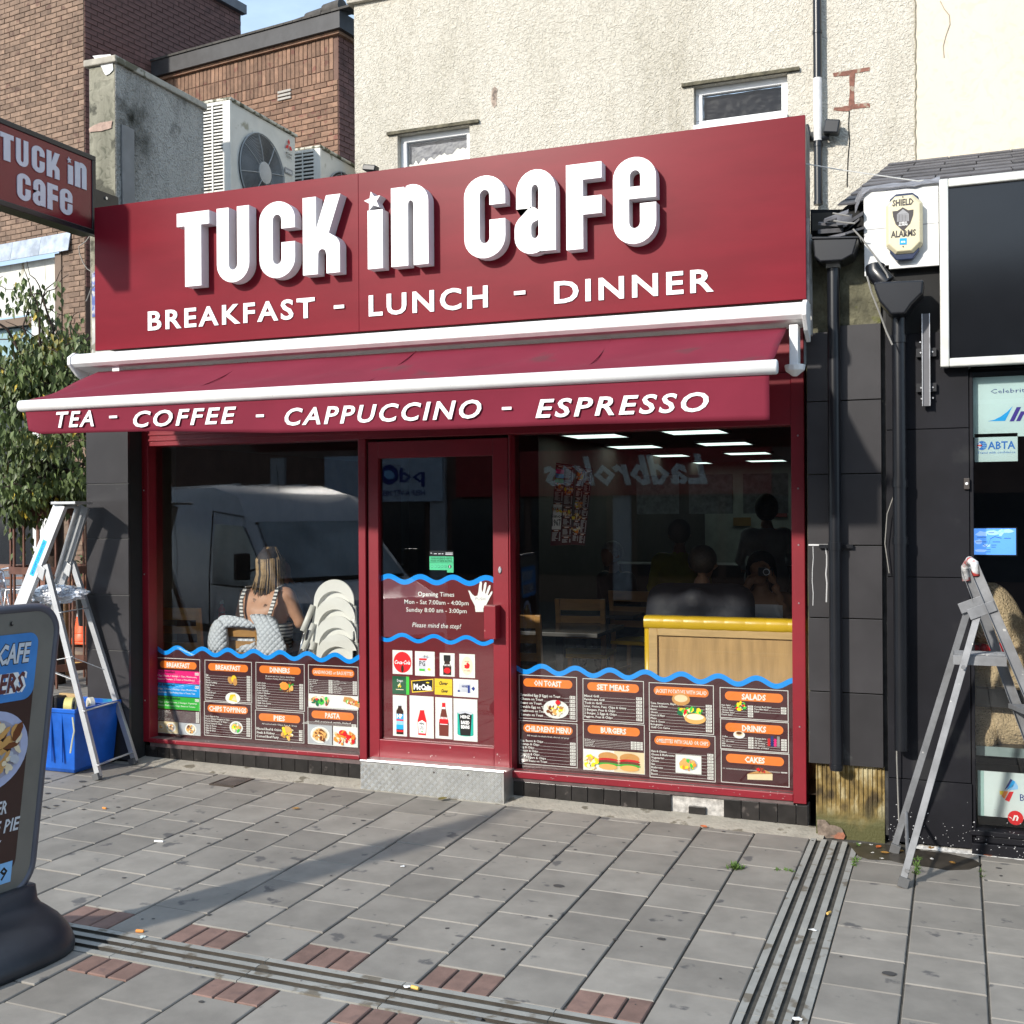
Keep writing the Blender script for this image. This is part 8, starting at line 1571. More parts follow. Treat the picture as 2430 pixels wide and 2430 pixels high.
for k in range(4):
    lab = ('topmost', 'second from the top', 'third from the top', 'lowest')[k]
    y = 7.16 - k*.06; hx = P(797 + 2*k, 1500, y).x; zt_h = hz_top - k*.125; t = thing('high_chair', (hx, y, FZ), f'white plastic high chair shell, {lab} of the stack by the door frame', 'high chair', 'white high chairs stacked in the left window')
    W_ = .165
    mb = MB(); n = 20; vs = []
    def arch(w_, h_, dz):
        pts = [(-w_*1.15, -h_)]
        for i in range(n + 1): a_ = math.pi - math.pi*i/n; pts.append((w_*math.cos(a_)*(1), w_*.95*math.sin(a_) - w_))
        pts.append((w_*1.15, -h_)); return [(hx + a, b + dz) for a, b in pts]
    oa = arch(W_, .62, zt_h); ia = arch(W_ - .03, .62, zt_h - .085)
    m_ = len(oa)
    vs = [(x_, y - (zt_h - z_)*.09, z_) for x_, z_ in oa] + [(x_, y - (zt_h - z_)*.09 - .012, z_) for x_, z_ in oa] + [(x_, y - (zt_h - z_)*.09 - .010, z_) for x_, z_ in ia] + [(x_*.9 + hx*.1, y + .02 - (zt_h - z_)*.08, z_ - .012) for x_, z_ in ia]
    fs = []
    for i in range(m_ - 1): fs += [(i, i+1, m_+i+1, m_+i), (m_+i, m_+i+1, 2*m_+i+1, 2*m_+i), (2*m_+i, 2*m_+i+1, 3*m_+i+1, 3*m_+i)]
    fs.append(tuple(3*m_ + i for i in range(m_)))
    mb.add(vs, fs); mb.build('shell', HC, t, smooth=True, sharp=35)
    for s in (-1, 1):
        mb = MB(); mb.tube([(hx + s*(W_ + .02), y - .05 - .02*k, zt_h - .24), (hx + s*(W_ + .13 - .05*(s > 0)), y - .16 - .02*k, zt_h - .85)], .014, 10); mb.build('leg', MT, t, smooth=True)
        mb = MB(); mb.tube([(hx + s*(W_ + .004), y - .03, zt_h - .20), (hx + s*(W_ + .05), y - .10, zt_h - .38)], .022, 10); mb.build('leg_socket', HC, t, smooth=True)
QW = mat('quilted_white', (.62, .66, .72), .75, var=.04)
nq = QW.node_tree.nodes; lq_ = QW.node_tree.links.new; tcq = nq.new('ShaderNodeTexCoord'); mpq = nq.new('ShaderNodeMapping'); mpq.inputs['Rotation'].default_value = (0, rad(45), 0); lq_(tcq.outputs['Object'], mpq.inputs[0])
sq = nq.new('ShaderNodeSeparateXYZ'); lq_(mpq.outputs[0], sq.inputs[0]); ms = []
for ax in ('X', 'Z'):
    a_ = nq.new('ShaderNodeMath'); a_.operation = 'MULTIPLY'; a_.inputs[1].default_value = math.pi/.032; lq_(sq.outputs[ax], a_.inputs[0]); b_ = nq.new('ShaderNodeMath'); b_.operation = 'SINE'; lq_(a_.outputs[0], b_.inputs[0]); c_ = nq.new('ShaderNodeMath'); c_.operation = 'ABSOLUTE'; lq_(b_.outputs[0], c_.inputs[0]); d_ = nq.new('ShaderNodeMath'); d_.operation = 'POWER'; d_.inputs[1].default_value = .45; lq_(c_.outputs[0], d_.inputs[0]); ms.append(d_)
mm = nq.new('ShaderNodeMath'); mm.operation = 'MULTIPLY'; lq_(ms[0].outputs[0], mm.inputs[0]); lq_(ms[1].outputs[0], mm.inputs[1]); bq = nq.new('ShaderNodeBump'); bq.inputs['Strength'].default_value = 1; bq.inputs['Distance'].default_value = .008; lq_(mm.outputs[0], bq.inputs['Height']); lq_(bq.outputs[0], nq['Principled BSDF'].inputs['Normal'])
def grid_cloth(name, rows, m, parent, thick=.012):
    nn_ = len(rows[0]); mb = MB(); mb.add([p for r in rows for p in r], [(j*nn_ + i, j*nn_ + i+1, (j+1)*nn_ + i+1, (j+1)*nn_ + i) for j in range(len(rows)-1) for i in range(nn_-1)])
    o = mb.build(name, m, parent, smooth=True, recalc=False); s = o.modifiers.new('s', 'SUBSURF'); s.levels = s.render_levels = 1; so = o.modifiers.new('t', 'SOLIDIFY'); so.thickness = thick; return o
jk = thing('quilted_jacket', floorp(600, 1500, 6.93) + Vector((0, 0, .8)), 'pale blue quilted jacket draped over the back of the seated woman’s chair'.replace('’', "'"), 'jacket')
jf = lambda x, y: (300 + x*.31056, 1020 + y*.31056)
def JR(pts, Y): return [P(*jf(x, y), Y + dy*.45) for x, y, dy in pts]
rows = [JR([(930, 1415, .10), (990, 1412, .08), (1050, 1415, .08), (1110, 1430, .10), (1150, 1450, .12)], 6.90), JR([(990, 1480, .0), (1030, 1475, -.02), (1080, 1480, -.02), (1130, 1500, .0), (1165, 1520, .04)], 6.90), JR([(1010, 1560, -.02), (1045, 1560, -.05), (1100, 1560, -.05), (1150, 1565, -.03), (1185, 1580, .02)], 6.9), JR([(1005, 1640, -.02), (1050, 1645, -.06), (1110, 1645, -.06), (1170, 1640, -.03), (1225, 1640, .0)], 6.9), JR([(990, 1730, .0), (1040, 1735, -.05), (1110, 1735, -.06), (1180, 1725, -.03), (1225, 1710, .0)], 6.9)]
grid_cloth('front_panel', rows, QW, jk)
rows = [JR([(720, 1425, .06), (760, 1415, .03), (830, 1425, .02), (900, 1440, .04), (960, 1470, .05)], 6.90), JR([(700, 1460, .04), (745, 1470, .0), (820, 1465, -.01), (890, 1475, .0), (985, 1500, .02)], 6.9), JR([(660, 1520, .03), (700, 1530, -.04), (740, 1520, -.03), (0 + 790, 1490, .02), (1010, 1520, .05)], 6.9)]
grid_cloth('collar', rows, QW, jk)
rows = [JR([(690, 1450, .05), (715, 1455, .0), (745, 1470, .0), (765, 1490, .03)], 6.9), JR([(650, 1520, .03), (685, 1525, -.06), (730, 1530, -.05), (770, 1540, .02)], 6.9), JR([(632, 1600, .03), (680, 1605, -.07), (735, 1605, -.06), (775, 1610, .02)], 6.9), JR([(638, 1700, .05), (685, 1710, -.04), (740, 1700, -.04), (780, 1690, .03)], 6.9)]
grid_cloth('sleeve', rows, QW, jk, .016)
rows = [JR([(800, 1470, .12), (860, 1480, .12), (920, 1490, .12), (985, 1515, .12)], 6.95), JR([(805, 1560, .12), (860, 1560, .12), (920, 1560, .12), (985, 1560, .12)], 6.95), JR([(800, 1620, .08), (860, 1615, .04), (920, 1615, .04), (1000, 1620, .06)], 6.95), JR([(800, 1690, .08), (860, 1695, .02), (920, 1700, .02), (1000, 1710, .06)], 6.95)]
grid_cloth('inner_panel', rows, QW, jk)
SKIN = mat('skin', (.52, .27, .16), .5, var=.06, scale=12, spots=((.46, .20, .12), 5, .66)); SKIN2 = mat('skin_ruddy', (.46, .20, .13), .5, var=.08, scale=12); SKIN3 = mat('skin_tan', (.30, .16, .09), .5, var=.06, scale=12)
def chain(a, b, r0, r1, n=5): a = Vector(a); b = Vector(b); return [(a.lerp(b, i/(n-1)), r0 + (r1 - r0)*i/(n-1)) for i in range(n)]
def body_mesh(parent, base, rz, mats, fn, pose='sit', arms=None, scale=1, head=None, slump=0, name='body'):
    """one continuous figure from blended volumes; fn(local point) picks the material index"""
    M = Matrix.Translation(base) @ Matrix.Rotation(rz, 4, 'Z'); s = scale
    sh = 1.02 - slump*.04
    B = [((0, .0, .60), .16), ((-.09, 0, .60), .13), ((.09, 0, .60), .13), ((0, slump*.03, .72), .145), ((-.06, .0, .72), .12), ((.06, 0, .72), .12), ((0, slump*.06, .84), .14), ((-.08, slump*.06, .88), .12), ((.08, slump*.06, .88), .12), ((-.11, slump*.09, .97), .095), ((.11, slump*.09, .97), .095), ((0, slump*.09, .97), .10), ((-.16, slump*.09, 1.0), .07), ((.16, slump*.09, 1.0), .07), ((0, slump*.1, 1.05), .062), ((0, slump*.11, 1.10), .056)]
    hd = Vector(head or (0, slump*.14 + .01, 1.22)); B += [(hd + Vector((0, 0, .03)), .092), (hd + Vector((0, -.035, .02)), .080), (hd + Vector((0, .045, .0)), .072), (hd + Vector((0, .06, -.06)), .050), (hd + Vector((0, .098, -.015)), .018), (hd + Vector((-.078, .0, -.01)), .022), (hd + Vector((.078, .0, -.01)), .022)]
    for sd in (-1, 1):
        a = arms[0 if sd < 0 else 1] if arms else ((sd*.24, .04, .76), (sd*.16, .26, .70))
        shd = (sd*.185, slump*.09, .985); B += chain(shd, a[0], .062, .048, 5) + chain(a[0], a[1], .047, .033, 6); w_ = Vector(a[1]); d = (Vector(a[1]) - Vector(a[0])).normalized(); B += [(w_ + d*.045, .036), (w_ + d*.075, .030)]
        if pose == 'sit': B += chain((sd*.09, .02, .56), (sd*.11, .42, .56), .10, .07, 6) + chain((sd*.11, .42, .54), (sd*.12, .38, .08), .068, .042, 6) + [((sd*.12, .44, .05), .045), ((sd*.12, .50, .04), .04)]
        else: B += chain((sd*.09, .0, .52), (sd*.10, .02, .08), .10, .065, 6) + chain((sd*.10, .02, .08), (sd*.10, 0, -.36), .065, .042, 6) + [((sd*.10, .06, -.40), .045)]
    o = metamesh([(M @ (Vector(p)*s), r*s) for p, r in B], name, mats[0], parent, .024)
    me = o.data
    for m in mats[1:]: me.materials.append(m)
    Mi = M.inverted(); pw = world_of(o)
    for p in me.polygons: c = Mi @ (pw @ p.center); p.material_index = fn(c/s)
    hb = MB()
    for sd in (-1, 1):
        a = arms[0 if sd < 0 else 1] if arms else ((sd*.24, .04, .76), (sd*.16, .26, .70)); w_ = Vector(a[1]); d = (w_ - Vector(a[0])).normalized(); side = d.cross(Vector((0, 0, 1))).normalized(); up = side.cross(d)
        for k, l_ in enumerate((.062, .072, .068, .054)):
            b0 = w_ + d*.085 + side*((k - 1.5)*.019); hb.tube([M @ (q*s) for q in (b0, b0 + d*l_*.5 - up*.006, b0 + d*l_*.8 - up*.022, b0 + d*l_*.88 - up*.036)], [.0095*s, .009*s, .0082*s, .007*s], 7)
        b0 = w_ + d*.04 - side*sd*.028; hb.tube([M @ (q*s) for q in (b0, b0 - side*sd*.022 + d*.02, b0 - side*sd*.026 + d*.045)], [.012*s, .010*s, .008*s], 7)
    hb.build('fingers', mats[0], parent, smooth=True)
    return o, M, hd
wb = Vector((wm.x + .05, 7.27, FZ)); 
HAIRD = mat('dark_hair', (.03, .018, .012), .7, var=.4, scale=30); HAIRB = mat('blonde_streak', (.36, .24, .12), .6, var=.3, scale=30)
wo_ = thing('person', wb, 'seated woman seen from behind in a striped halter top with long highlighted hair', 'person')
TROU = mat('dark_trousers', (.02, .02, .025), .8)
o, M, hd = body_mesh(wo_, wb, .0, [SKIN, TROU], lambda c: 1 if c.z < .58 else 0, slump=.6, arms=(((-.27, .08, .80), (-.14, .34, .76)), ((.27, .08, .80), (.10, .34, .76))))
STR = bpy.data.materials.new('striped_cloth'); STR.use_nodes = True; n_ = STR.node_tree.nodes; l_ = STR.node_tree.links.new; tc_ = n_.new('ShaderNodeTexCoord'); sp_ = n_.new('ShaderNodeSeparateXYZ'); l_(tc_.outputs['Object'], sp_.inputs[0]); mu_ = n_.new('ShaderNodeMath'); mu_.operation = 'MULTIPLY'; mu_.inputs[1].default_value = 2*math.pi/.026; l_(sp_.outputs['Z'], mu_.inputs[0]); si_ = n_.new('ShaderNodeMath'); si_.operation = 'SINE'; l_(mu_.outputs[0], si_.inputs[0]); gt_ = n_.new('ShaderNodeMath'); gt_.operation = 'GREATER_THAN'; gt_.inputs[1].default_value = 0; l_(si_.outputs[0], gt_.inputs[0]); mi_ = n_.new('ShaderNodeMix'); mi_.data_type = 'RGBA'; mi_.inputs['A'].default_value = (.03, .03, .035, 1); mi_.inputs['B'].default_value = (.68, .68, .66, 1); l_(gt_.outputs[0], mi_.inputs['Factor']); l_(mi_.outputs['Result'], n_['Principled BSDF'].inputs['Base Color'])
mb = MB(); n = 30; vs = []
for j, z in enumerate((.60, .66, .72, .785, .80)):
    for i in range(n): a_ = 2*math.pi*i/n; vs.append(M @ Vector((.205*math.cos(a_)*(1 + .06*(j > 1)), .150*math.sin(a_) + .03, z)))
mb.add(vs, [(j*n + i, j*n + (i+1) % n, (j+1)*n + (i+1) % n, (j+1)*n + i) for j in range(4) for i in range(n)]); mb.build('top_band', STR, wo_, smooth=True)
for sd in (-1, 1):
    pts = [M @ Vector(q) for q in ((sd*.10, -.115, .80), (sd*.125, -.105, .88), (sd*.145, -.08, .97), (sd*.14, -.03, 1.055), (sd*.12, .06, 1.06))]; mb = MB()
    for a, b in zip(pts, pts[1:]): mb.bar(a, b, .030, .010, up=(0, 1, 0))
    mb.build('strap', STR, wo_)
HW = M @ hd
mb = MB(); mb.ball(HW + Vector((0, -.012, .03)), .098, .108, .108, 20, 14); mb.build('hair_cap', HAIRD, wo_, smooth=True)
RR = random.Random(55)
for kind, m, cnt in (('hair', HAIRD, 230), ('hair_highlight', HAIRB, 60)):
    mb = MB()
    for i in range(cnt):
        a_ = RR.uniform(-2.2, 2.2); r_ = .108 + (.004 if m is HAIRB else 0); x0_ = r_*math.sin(a_)*.9; y0_ = -r_*math.cos(a_); l_ = RR.uniform(.22, .30)
        if y0_ > .03: l_ *= .5
        p0 = HW + Vector((x0_*.25, y0_*.25, .142)); p1 = HW + Vector((x0_, y0_, .05)); p2 = HW + Vector((x0_*1.0 + .01, y0_ - .008, -.06)); p3 = HW + Vector((x0_*1.25 - .012, y0_*1.0 - .02, -l_ + .05)); p0.x += RR.uniform(-.02, .02); mb.tube([p0, p1, p2, p3], [.007, .008, .008, .001], 5)
    mb.build(kind, m, wo_, smooth=True)
pr = Print(M @ Vector((0, -.149, .93)), (1, 0, 0), (0, 0, 1), (0, -1, 0), None); pr.blobs(.02, .05, .012, .016, [mat('tattoo', (.26, .15, .10), .5)], 14, .006, 1, 5); pr.build('tattoo', wo_)
mp_ = P(700, 1400, 7.85); mbp = Vector((mp_.x + .10, 7.85, FZ)); man = thing('person', mbp, 'bald man in a navy shirt leaning forward opposite the woman with highlighted hair', 'person'); NAVY = mat('navy_shirt', (.015, .02, .07), .8)
o, M, hd = body_mesh(man, mbp, rad(100), [SKIN2, NAVY], lambda c: 1 if (c.z < 1.06 and abs(c.x) < .26 and c.y < .30) or c.z < .6 else 0, slump=1.6, head=(0, .24, 1.14)); o
mb = MB()
for sd in (-1, 1): mb.ball(M @ (hd + Vector((sd*.032, .085, .012))), .010, n=8, m=6)
mb.build('eyes', mat('eye_dark', (.05, .04, .035), .2), man); mb = MB(); mb.bar(M @ (hd + Vector((-.025, .088, -.065))), M @ (hd + Vector((.025, .088, -.065))), .008, .008); mb.build('mouth', mat('lip', (.3, .08, .07), .5), man)
hp_ = P(1650, 1400, 7.35); hb_ = Vector((hp_.x, 7.48, FZ)); hm = thing('person', hb_, 'broad man in a dark hooded jacket seen from behind at the booth', 'person'); HOOD = mat('dark_jacket', (.018, .019, .027), .7, bump=.4, bscale=12, bdist=.02)
o, M, hd = body_mesh(hm, hb_, .0, [SKIN3, HOOD], lambda c: 1 if c.z < 1.075 else 0, slump=.7, scale=1.03, arms=(((-.32, .06, .78), (-.15, .32, .74)), ((.32, .06, .78), (.15, .32, .74))))
rows = []; 
o2 = metamesh([(M @ (Vector(p)*1.03), r) for p, r in [((sd*.06*k, -.07 - .03*(2 - abs(k)), 1.00 - .02*abs(k)), .085) for sd in (-1, 1) for k in (0, 1, 2)] + [((0, -.11, .93), .07)] + chain((-.24, .02, .99), (.24, .02, .99), .12, .12, 7) + chain((-.22, .0, .88), (.22, 0, .88), .15, .15, 7) + chain((-.20, .0, .72), (.20, 0, .72), .16, .16, 7)], 'jacket', HOOD, hm, .026)
mb = MB(); mb.ball(M @ (hd*1.03 + Vector((0, -.015, .035))), .098, .108, .10, 18, 12); mb.build('hair', mat('short_hair', (.05, .035, .025), .6, var=.3, scale=60), hm, smooth=True)
cp = P(1803, 1440, 8.1); cb_ = Vector((cp.x, 8.2, FZ)); cw_ = thing('person', cb_, 'dark haired woman in a white sleeveless top holding a small camera to her face', 'person'); WTOP = mat('white_top', (.8, .8, .82), .8)
o, M, hd = body_mesh(cw_, cb_, rad(180), [SKIN3, WTOP], lambda c: 1 if c.z < .97 and abs(c.x) < .17 else 0, slump=.2, scale=.98, arms=(((-.22, .10, .82), (-.10, .16, 1.16)), ((.24, .10, .80), (.085, .14, 1.10))))
mb = MB(); mb.ball(M @ (hd*.98 + Vector((0, -.02, .03))), .105, .11, .11, 18, 12)
for i in range(60): a_ = RR.uniform(1.6, 4.7); q = M @ (hd*.98 + Vector((.10*math.sin(a_), .09*math.cos(a_), .03))); mb.tube([q, q + Vector((0, 0, -.10)), q + Vector((RR.uniform(-.01, .01), 0, -.2))], [.010, .010, .003], 5)
mb.build('hair', HAIRD, cw_, smooth=True)
cam_ = thing('camera', M @ Vector((-.06, .17, 1.16)), "small black compact camera held at the dark haired woman's face", 'camera'); c = M @ Vector((-.055, .175, 1.19)); mb = MB(); mb.box(c.x - .05, c.x + .05, c.y - .015, c.y + .015, c.z - .03, c.z + .03); mb.build('camera_body', BLACK, cam_, bevel=.004)
mb = MB(); mb.lathe((c.x + .01, c.y - .016, c.z), [(.024, 0), (.024, .02), (.02, .022)], 18, 'y'); mb.build('lens', BLACK, cam_); mb = MB(); mb.lathe((c.x + .01, c.y - .034, c.z), [(.019, 0), (.023, .0), (.023, .005), (.019, .005), (.019, 0)], 20, 'y'); mb.build('lens_ring', ALU, cam_)
gp_ = P(1893, 1435, 7.7); gb_ = Vector((gp_.x, 7.72, FZ)); gm = thing('person', gb_, 'man in glasses half hidden behind the right window frame beside the booth', 'person')
gb_.x = -.80
o, M, hd = body_mesh(gm, gb_, rad(95), [SKIN, mat('pale_blue_shirt', (.42, .46, .52), .8)], lambda c: 1 if c.z < 1.05 else 0, slump=.5)
mb = MB(); mb.ball(M @ (hd + Vector((0, -.02, .045))), .095, .10, .09, 18, 12); mb.build('hair', HAIRD, gm, smooth=True)
mb = MB()
for sd in (-1, 1): q = hd + Vector((sd*.036, .105, .012)); mb.tube([M @ (q + Vector((.026*math.cos(a_), 0, .019*math.sin(a_)))) for a_ in [k*math.pi/6 for k in range(13)]], .003, 5); mb.tube([M @ (q + Vector((sd*.026, 0, 0))), M @ (hd + Vector((sd*.082, 0, .015)))], .003, 5)
mb.build('glasses', BLACK, gm)
sp = P(1820, 1380, 10.6); sb_ = Vector((sp.x, 10.6, FZ + .40)); stf = thing('person', sb_, 'dark haired person in a pale shirt standing far back at the cafe counter', 'person')
o, M, hd = body_mesh(stf, sb_, .4, [SKIN3, mat('pale_shirt', (.40, .40, .42), .8)], lambda c: 1 if c.z < 1.06 else 0, 'stand'); mb = MB(); mb.ball(M @ (hd + Vector((0, -.01, .03))), .11, .115, .13, 16, 10); mb.build('hair', HAIRD, stf, smooth=True)
sp = P(1475, 1310, 10.2); sb_ = Vector((sp.x, 10.2, FZ)); stf = thing('person', sb_, 'grey haired diner in dark clothes sitting deep in the cafe by the left chairs', 'person')
o, M, hd = body_mesh(stf, sb_, 2.6, [SKIN3, mat('black_coat', (.012, .012, .014), .8)], lambda c: 1 if c.z < 1.06 else 0, slump=.8); mb = MB(); mb.ball(M @ (hd + Vector((0, -.01, .03))), .10, .105, .10, 16, 10); mb.build('hair', mat('grey_hair', (.35, .33, .3), .7, var=.3, scale=50), stf, smooth=True)
sp = P(1640, 1290, 9.6); sb_ = Vector((sp.x - .1, 9.6, FZ + .2)); stf = thing('person', sb_, 'diner in a yellow safety vest standing beyond the hooded man', 'person')
o, M, hd = body_mesh(stf, sb_, .2, [SKIN3, mat('safety_yellow', (.28, .26, .03), .8)], lambda c: 1 if c.z < 1.06 else 0, 'stand'); mb = MB(); mb.ball(M @ (hd + Vector((0, -.01, .03))), .10, .105, .11, 16, 10); mb.build('hair', mat('grey_brown_hair', (.12, .1, .08), .7), stf, smooth=True)
ct = thing('serving_counter', (-1.9, 12.2, FZ), 'dark serving counter with pale menu boards above at the back of the cafe', 'counter')
mb = MB(); mb.box(-3.6, -.85, 11.9, 12.5, FZ, FZ + 1.05); mb.build('counter', mat('counter_dark', (.03, .022, .02), .4), ct)
for i in range(4): mb = MB(); x = -3.5 + i*.62; mb.box(x, x + .5, 12.9, 12.92, 1.75, 2.2); mb.build('menu_board', mat('dim_board', (.16, .16, .17), .6, var=.3, scale=14), ct)
def card(px0, py0, px1, py1, Y, m, label, name='wall_card', cat='notice', grp=None):
    a, b = P(px0, py0, Y), P(px1, py1, Y); mb = MB(); mb.box(a.x, b.x, Y, Y + .01, b.z, a.z); return tag(mb.build(name, m), label, cat, grp)
AMB = mat('amber_card', (.22, .12, .03), .6, var=.1)
card(1708, 1166, 1739, 1185, 19.55, AMB, 'small amber notice higher up the pale back wall of the cafe'); card(1740, 1228, 1782, 1248, 19.55, AMB, 'wider amber notice low on the pale back wall of the cafe')
card(1826, 1207, 1868, 1227, 19.55, mat('red_card', (.18, .03, .03), .6), 'dim red notice beside the right frame on the back wall')
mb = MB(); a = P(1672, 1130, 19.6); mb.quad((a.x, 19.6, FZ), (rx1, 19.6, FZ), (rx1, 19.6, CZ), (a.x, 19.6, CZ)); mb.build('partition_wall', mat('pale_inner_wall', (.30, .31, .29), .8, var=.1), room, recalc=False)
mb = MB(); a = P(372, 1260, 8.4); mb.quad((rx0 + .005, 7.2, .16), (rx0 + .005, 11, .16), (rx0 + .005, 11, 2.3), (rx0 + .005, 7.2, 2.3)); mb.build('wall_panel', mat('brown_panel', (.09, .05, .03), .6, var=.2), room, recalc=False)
for i, (m, lab) in enumerate(((flat('notice_white', (.4, .42, .44)), 'white'), (PNAVY, 'top dark blue'), (PNAVY, 'second dark blue'), (PNAVY, 'third dark blue'), (flat('notice_grey', (.25, .26, .28)), 'grey'), (flat('notice_red', (.25, .03, .03)), 'upper red'), (flat('notice_red', (.25, .03, .03)), 'lower red'))):
    y = 1268 + i*12.5; card(405, y, 432, y + 10.5, 7.9, m, f'{lab} strip of the notice column inside the left window', 'notice_strip', 'notice', 'notice strips inside the left window')
lmp = thing('wall_lamp', P(412, 1105, 8.2), 'small lit amber slot lamp high at the left inside the left window', 'lamp'); a, b = P(407, 1091, 8.2), P(418, 1119, 8.2); mb = MB(); mb.box(a.x, b.x, 8.2, 8.23, b.z, a.z); mb.build('lamp_shade', mat('amber_glow', (.9, .55, .25), .5, emit=.45), lmp)
yr = thing('paper_rolls', P(610, 1115, 9.4), 'stacked yellow rolls high on a shelf inside the left window', 'rolls')
for q in ((598, 1104), (598, 1128), (620, 1108), (620, 1130)): c = P(*q, 9.4); mb = MB(); mb.lathe(c - Vector((0, 0, .05)), [(.045, 0), (.045, .095)], 14); mb.build('roll', mat('dim_yellow', (.30, .22, .03), .7), yr, smooth=True, sharp=40)
mb = MB(); a, b = P(425, 1075, 9.0), P(560, 1120, 9.0); mb.box(a.x, b.x, 9.0, 9.04, b.z, a.z); tag(mb.build('wall_clock_board', mat('dim_picture', (.09, .09, .10), .6, var=.3, scale=3)), 'dim framed picture high on the wall inside the left window', 'picture')
hang = lambda x, y: (1200 + x*.38820, 1000 + y*.38820)
def hposter(q, label, cols, seed):
    (x0, y0), (x1, y1), (x2, y2), (x3, y3) = q; Y = 7.0; ps_ = [P(*hang(*p_), Y) for p_ in q]; t = thing('hanging_menu', ps_[0], label, 'menu poster', 'menu posters hanging in the right window')
    mb = MB(); mb.prism([ps_[3], ps_[2], ps_[1], ps_[0]], (0, .004, 0)); mb.build('sheet', PMAR, t)
    pr = Print(ps_[0] + Vector((0, -.001, 0)), (1, 0, 0), (0, 0, 1), (0, -1, 0), None)
    def uv(u, v): a = ps_[0].lerp(ps_[1], u); b = ps_[3].lerp(ps_[2], u); p = a.lerp(b, v); return (p.x - ps_[0].x, p.z - ps_[0].z)
    def qd(u0, v0, u1, v1, m, k): pr.poly([uv(u0, v1), uv(u1, v1), uv(u1, v0), uv(u0, v0)], m, k)
    RR = random.Random(seed)
    DW = flat('menu_white', (.8, .78, .74)); DO = flat('menu_orange', (.5, .16, .04))
    for c_ in range(2):
        u0, u1 = c_*.5 + .03, c_*.5 + .47; v = .02
        while v < .95:
            h_ = RR.choice((.12, .16, .2)); h_ = min(h_, .98 - v); qd(u0, v, u1, v + .004, DW, 1); qd(u0 + .08, v + .010, u1 - .08, v + .028, DO, 1); qd(u0 + .12, v + .013, u1 - .12, v + .024, DW, 2)
            k = v + .04
            if RR.random() < .35: qd(u0, v + h_*.6, u1, v + h_*.97, DW, 1); a = uv((u0+u1)/2, v + h_*.78); pr.blobs(a[0], a[1], .03, .018, FOOD, 16, .012, 2, seed + int(v*100)); lim = v + h_*.55
            else: lim = v + h_ - .012
            while k < lim: qd(u0 + .03, k, u0 + .03 + RR.uniform(.15, .3), k + .005, DW, 1); qd(u1 - .07, k, u1 - .01, k + .006, DW, 1); k += .012
            v += h_ + .004
    if cols:
        for i, m in enumerate((PINK, PBLUE, PGREEN)): qd(.03, .075 + i*.055, .47, .125 + i*.055, m, 3)
        qd(.03, .50, .47, .80, DW, 4); 
        for t_, v, h_ in (('TUCK IN CAFE', .57, .020), ('Since', .66, .022), ('1967', .76, .045)): a = uv(.25, v); pr.text(t_, a[0], a[1], h_, PBLACK, 6, width=.085 if t_ != '1967' else .06, align='c', off=.02)
    pr.build('print', t)
hposter(((308, 252), (420, 268), (400, 755), (272, 760)), 'hanging menu poster with coloured bands and a TUCK IN CAFE Since 1967 panel', True, 3)
hposter(((438, 275), (532, 290), (482, 758), (402, 752)), 'hanging brown menu poster just right of the one with coloured bands', False, 4)
VB = mat('van_silver', (.62, .64, .68), .25, .35, var=.04, coat=.5); VG = mat('van_glass', (.34, .38, .40), .12, .75, var=.3, scale=1)  # van glass: pale metallic grey stands in for reflected sky
vv_ = _ray(598, 1234)*14.2; Vc = Vector((vv_.x, 2*YG - vv_.y, 0)); fwd = Vector((.87, .49, 0)).normalized(); lat = Vector((-fwd.y, fwd.x, 0))
vz0 = -.33
van = thing('parked_van', Vc + Vector((0, 0, vz0)), 'silver high roof panel van parked across the street, mirrored in the left cafe window', 'van')
VO = Vc - lat*.86
def VP(f, s, z): p = VO + fwd*f + lat*s; return Vector((p.x, p.y, vz0 + z))
prof = [(-5.2, .35), (-5.2, 2.35), (-5.0, 2.48), (-1.1, 2.50), (-.35, 2.36), (.0, 2.0), (.78, 1.30), (1.45, 1.08), (1.62, .85), (1.66, .45), (1.5, .32)]
secs = [(-1.0, .93, 0), (-.86, 1.0, 0)]
mb = MB(); ring = []
for s_, k in ((-1.0, .0), (-.98, .6), (-.86, 1), (.86, 1), (.98, .6), (1.0, 0)):
    ring.append([VP(f, s_*(1 if z < 1.3 else 1 - .10*(z - 1.3)), (z if z < 1.3 else 1.3 + (z - 1.3)*(.93 + .07*k))) for f, z in prof])
n = len(prof); vs = [p for r in ring for p in r]; mb.add(vs, [(j*n + i, j*n + (i+1) % n, (j+1)*n + (i+1) % n, (j+1)*n + i) for j in range(5) for i in range(n)] + [tuple(range(n)), tuple(5*n + i for i in range(n))[::-1]]); mb.build('van_body', VB, van, smooth=True, sharp=35)
mb = MB(); mb.prism([VP(.03, -.80, 1.98), VP(.03, .80, 1.98), VP(.80, .90, 1.31), VP(.80, -.90, 1.31)], Vector((fwd.x*.05, fwd.y*.05, .055))*.5); mb.build('windscreen', VG, van)
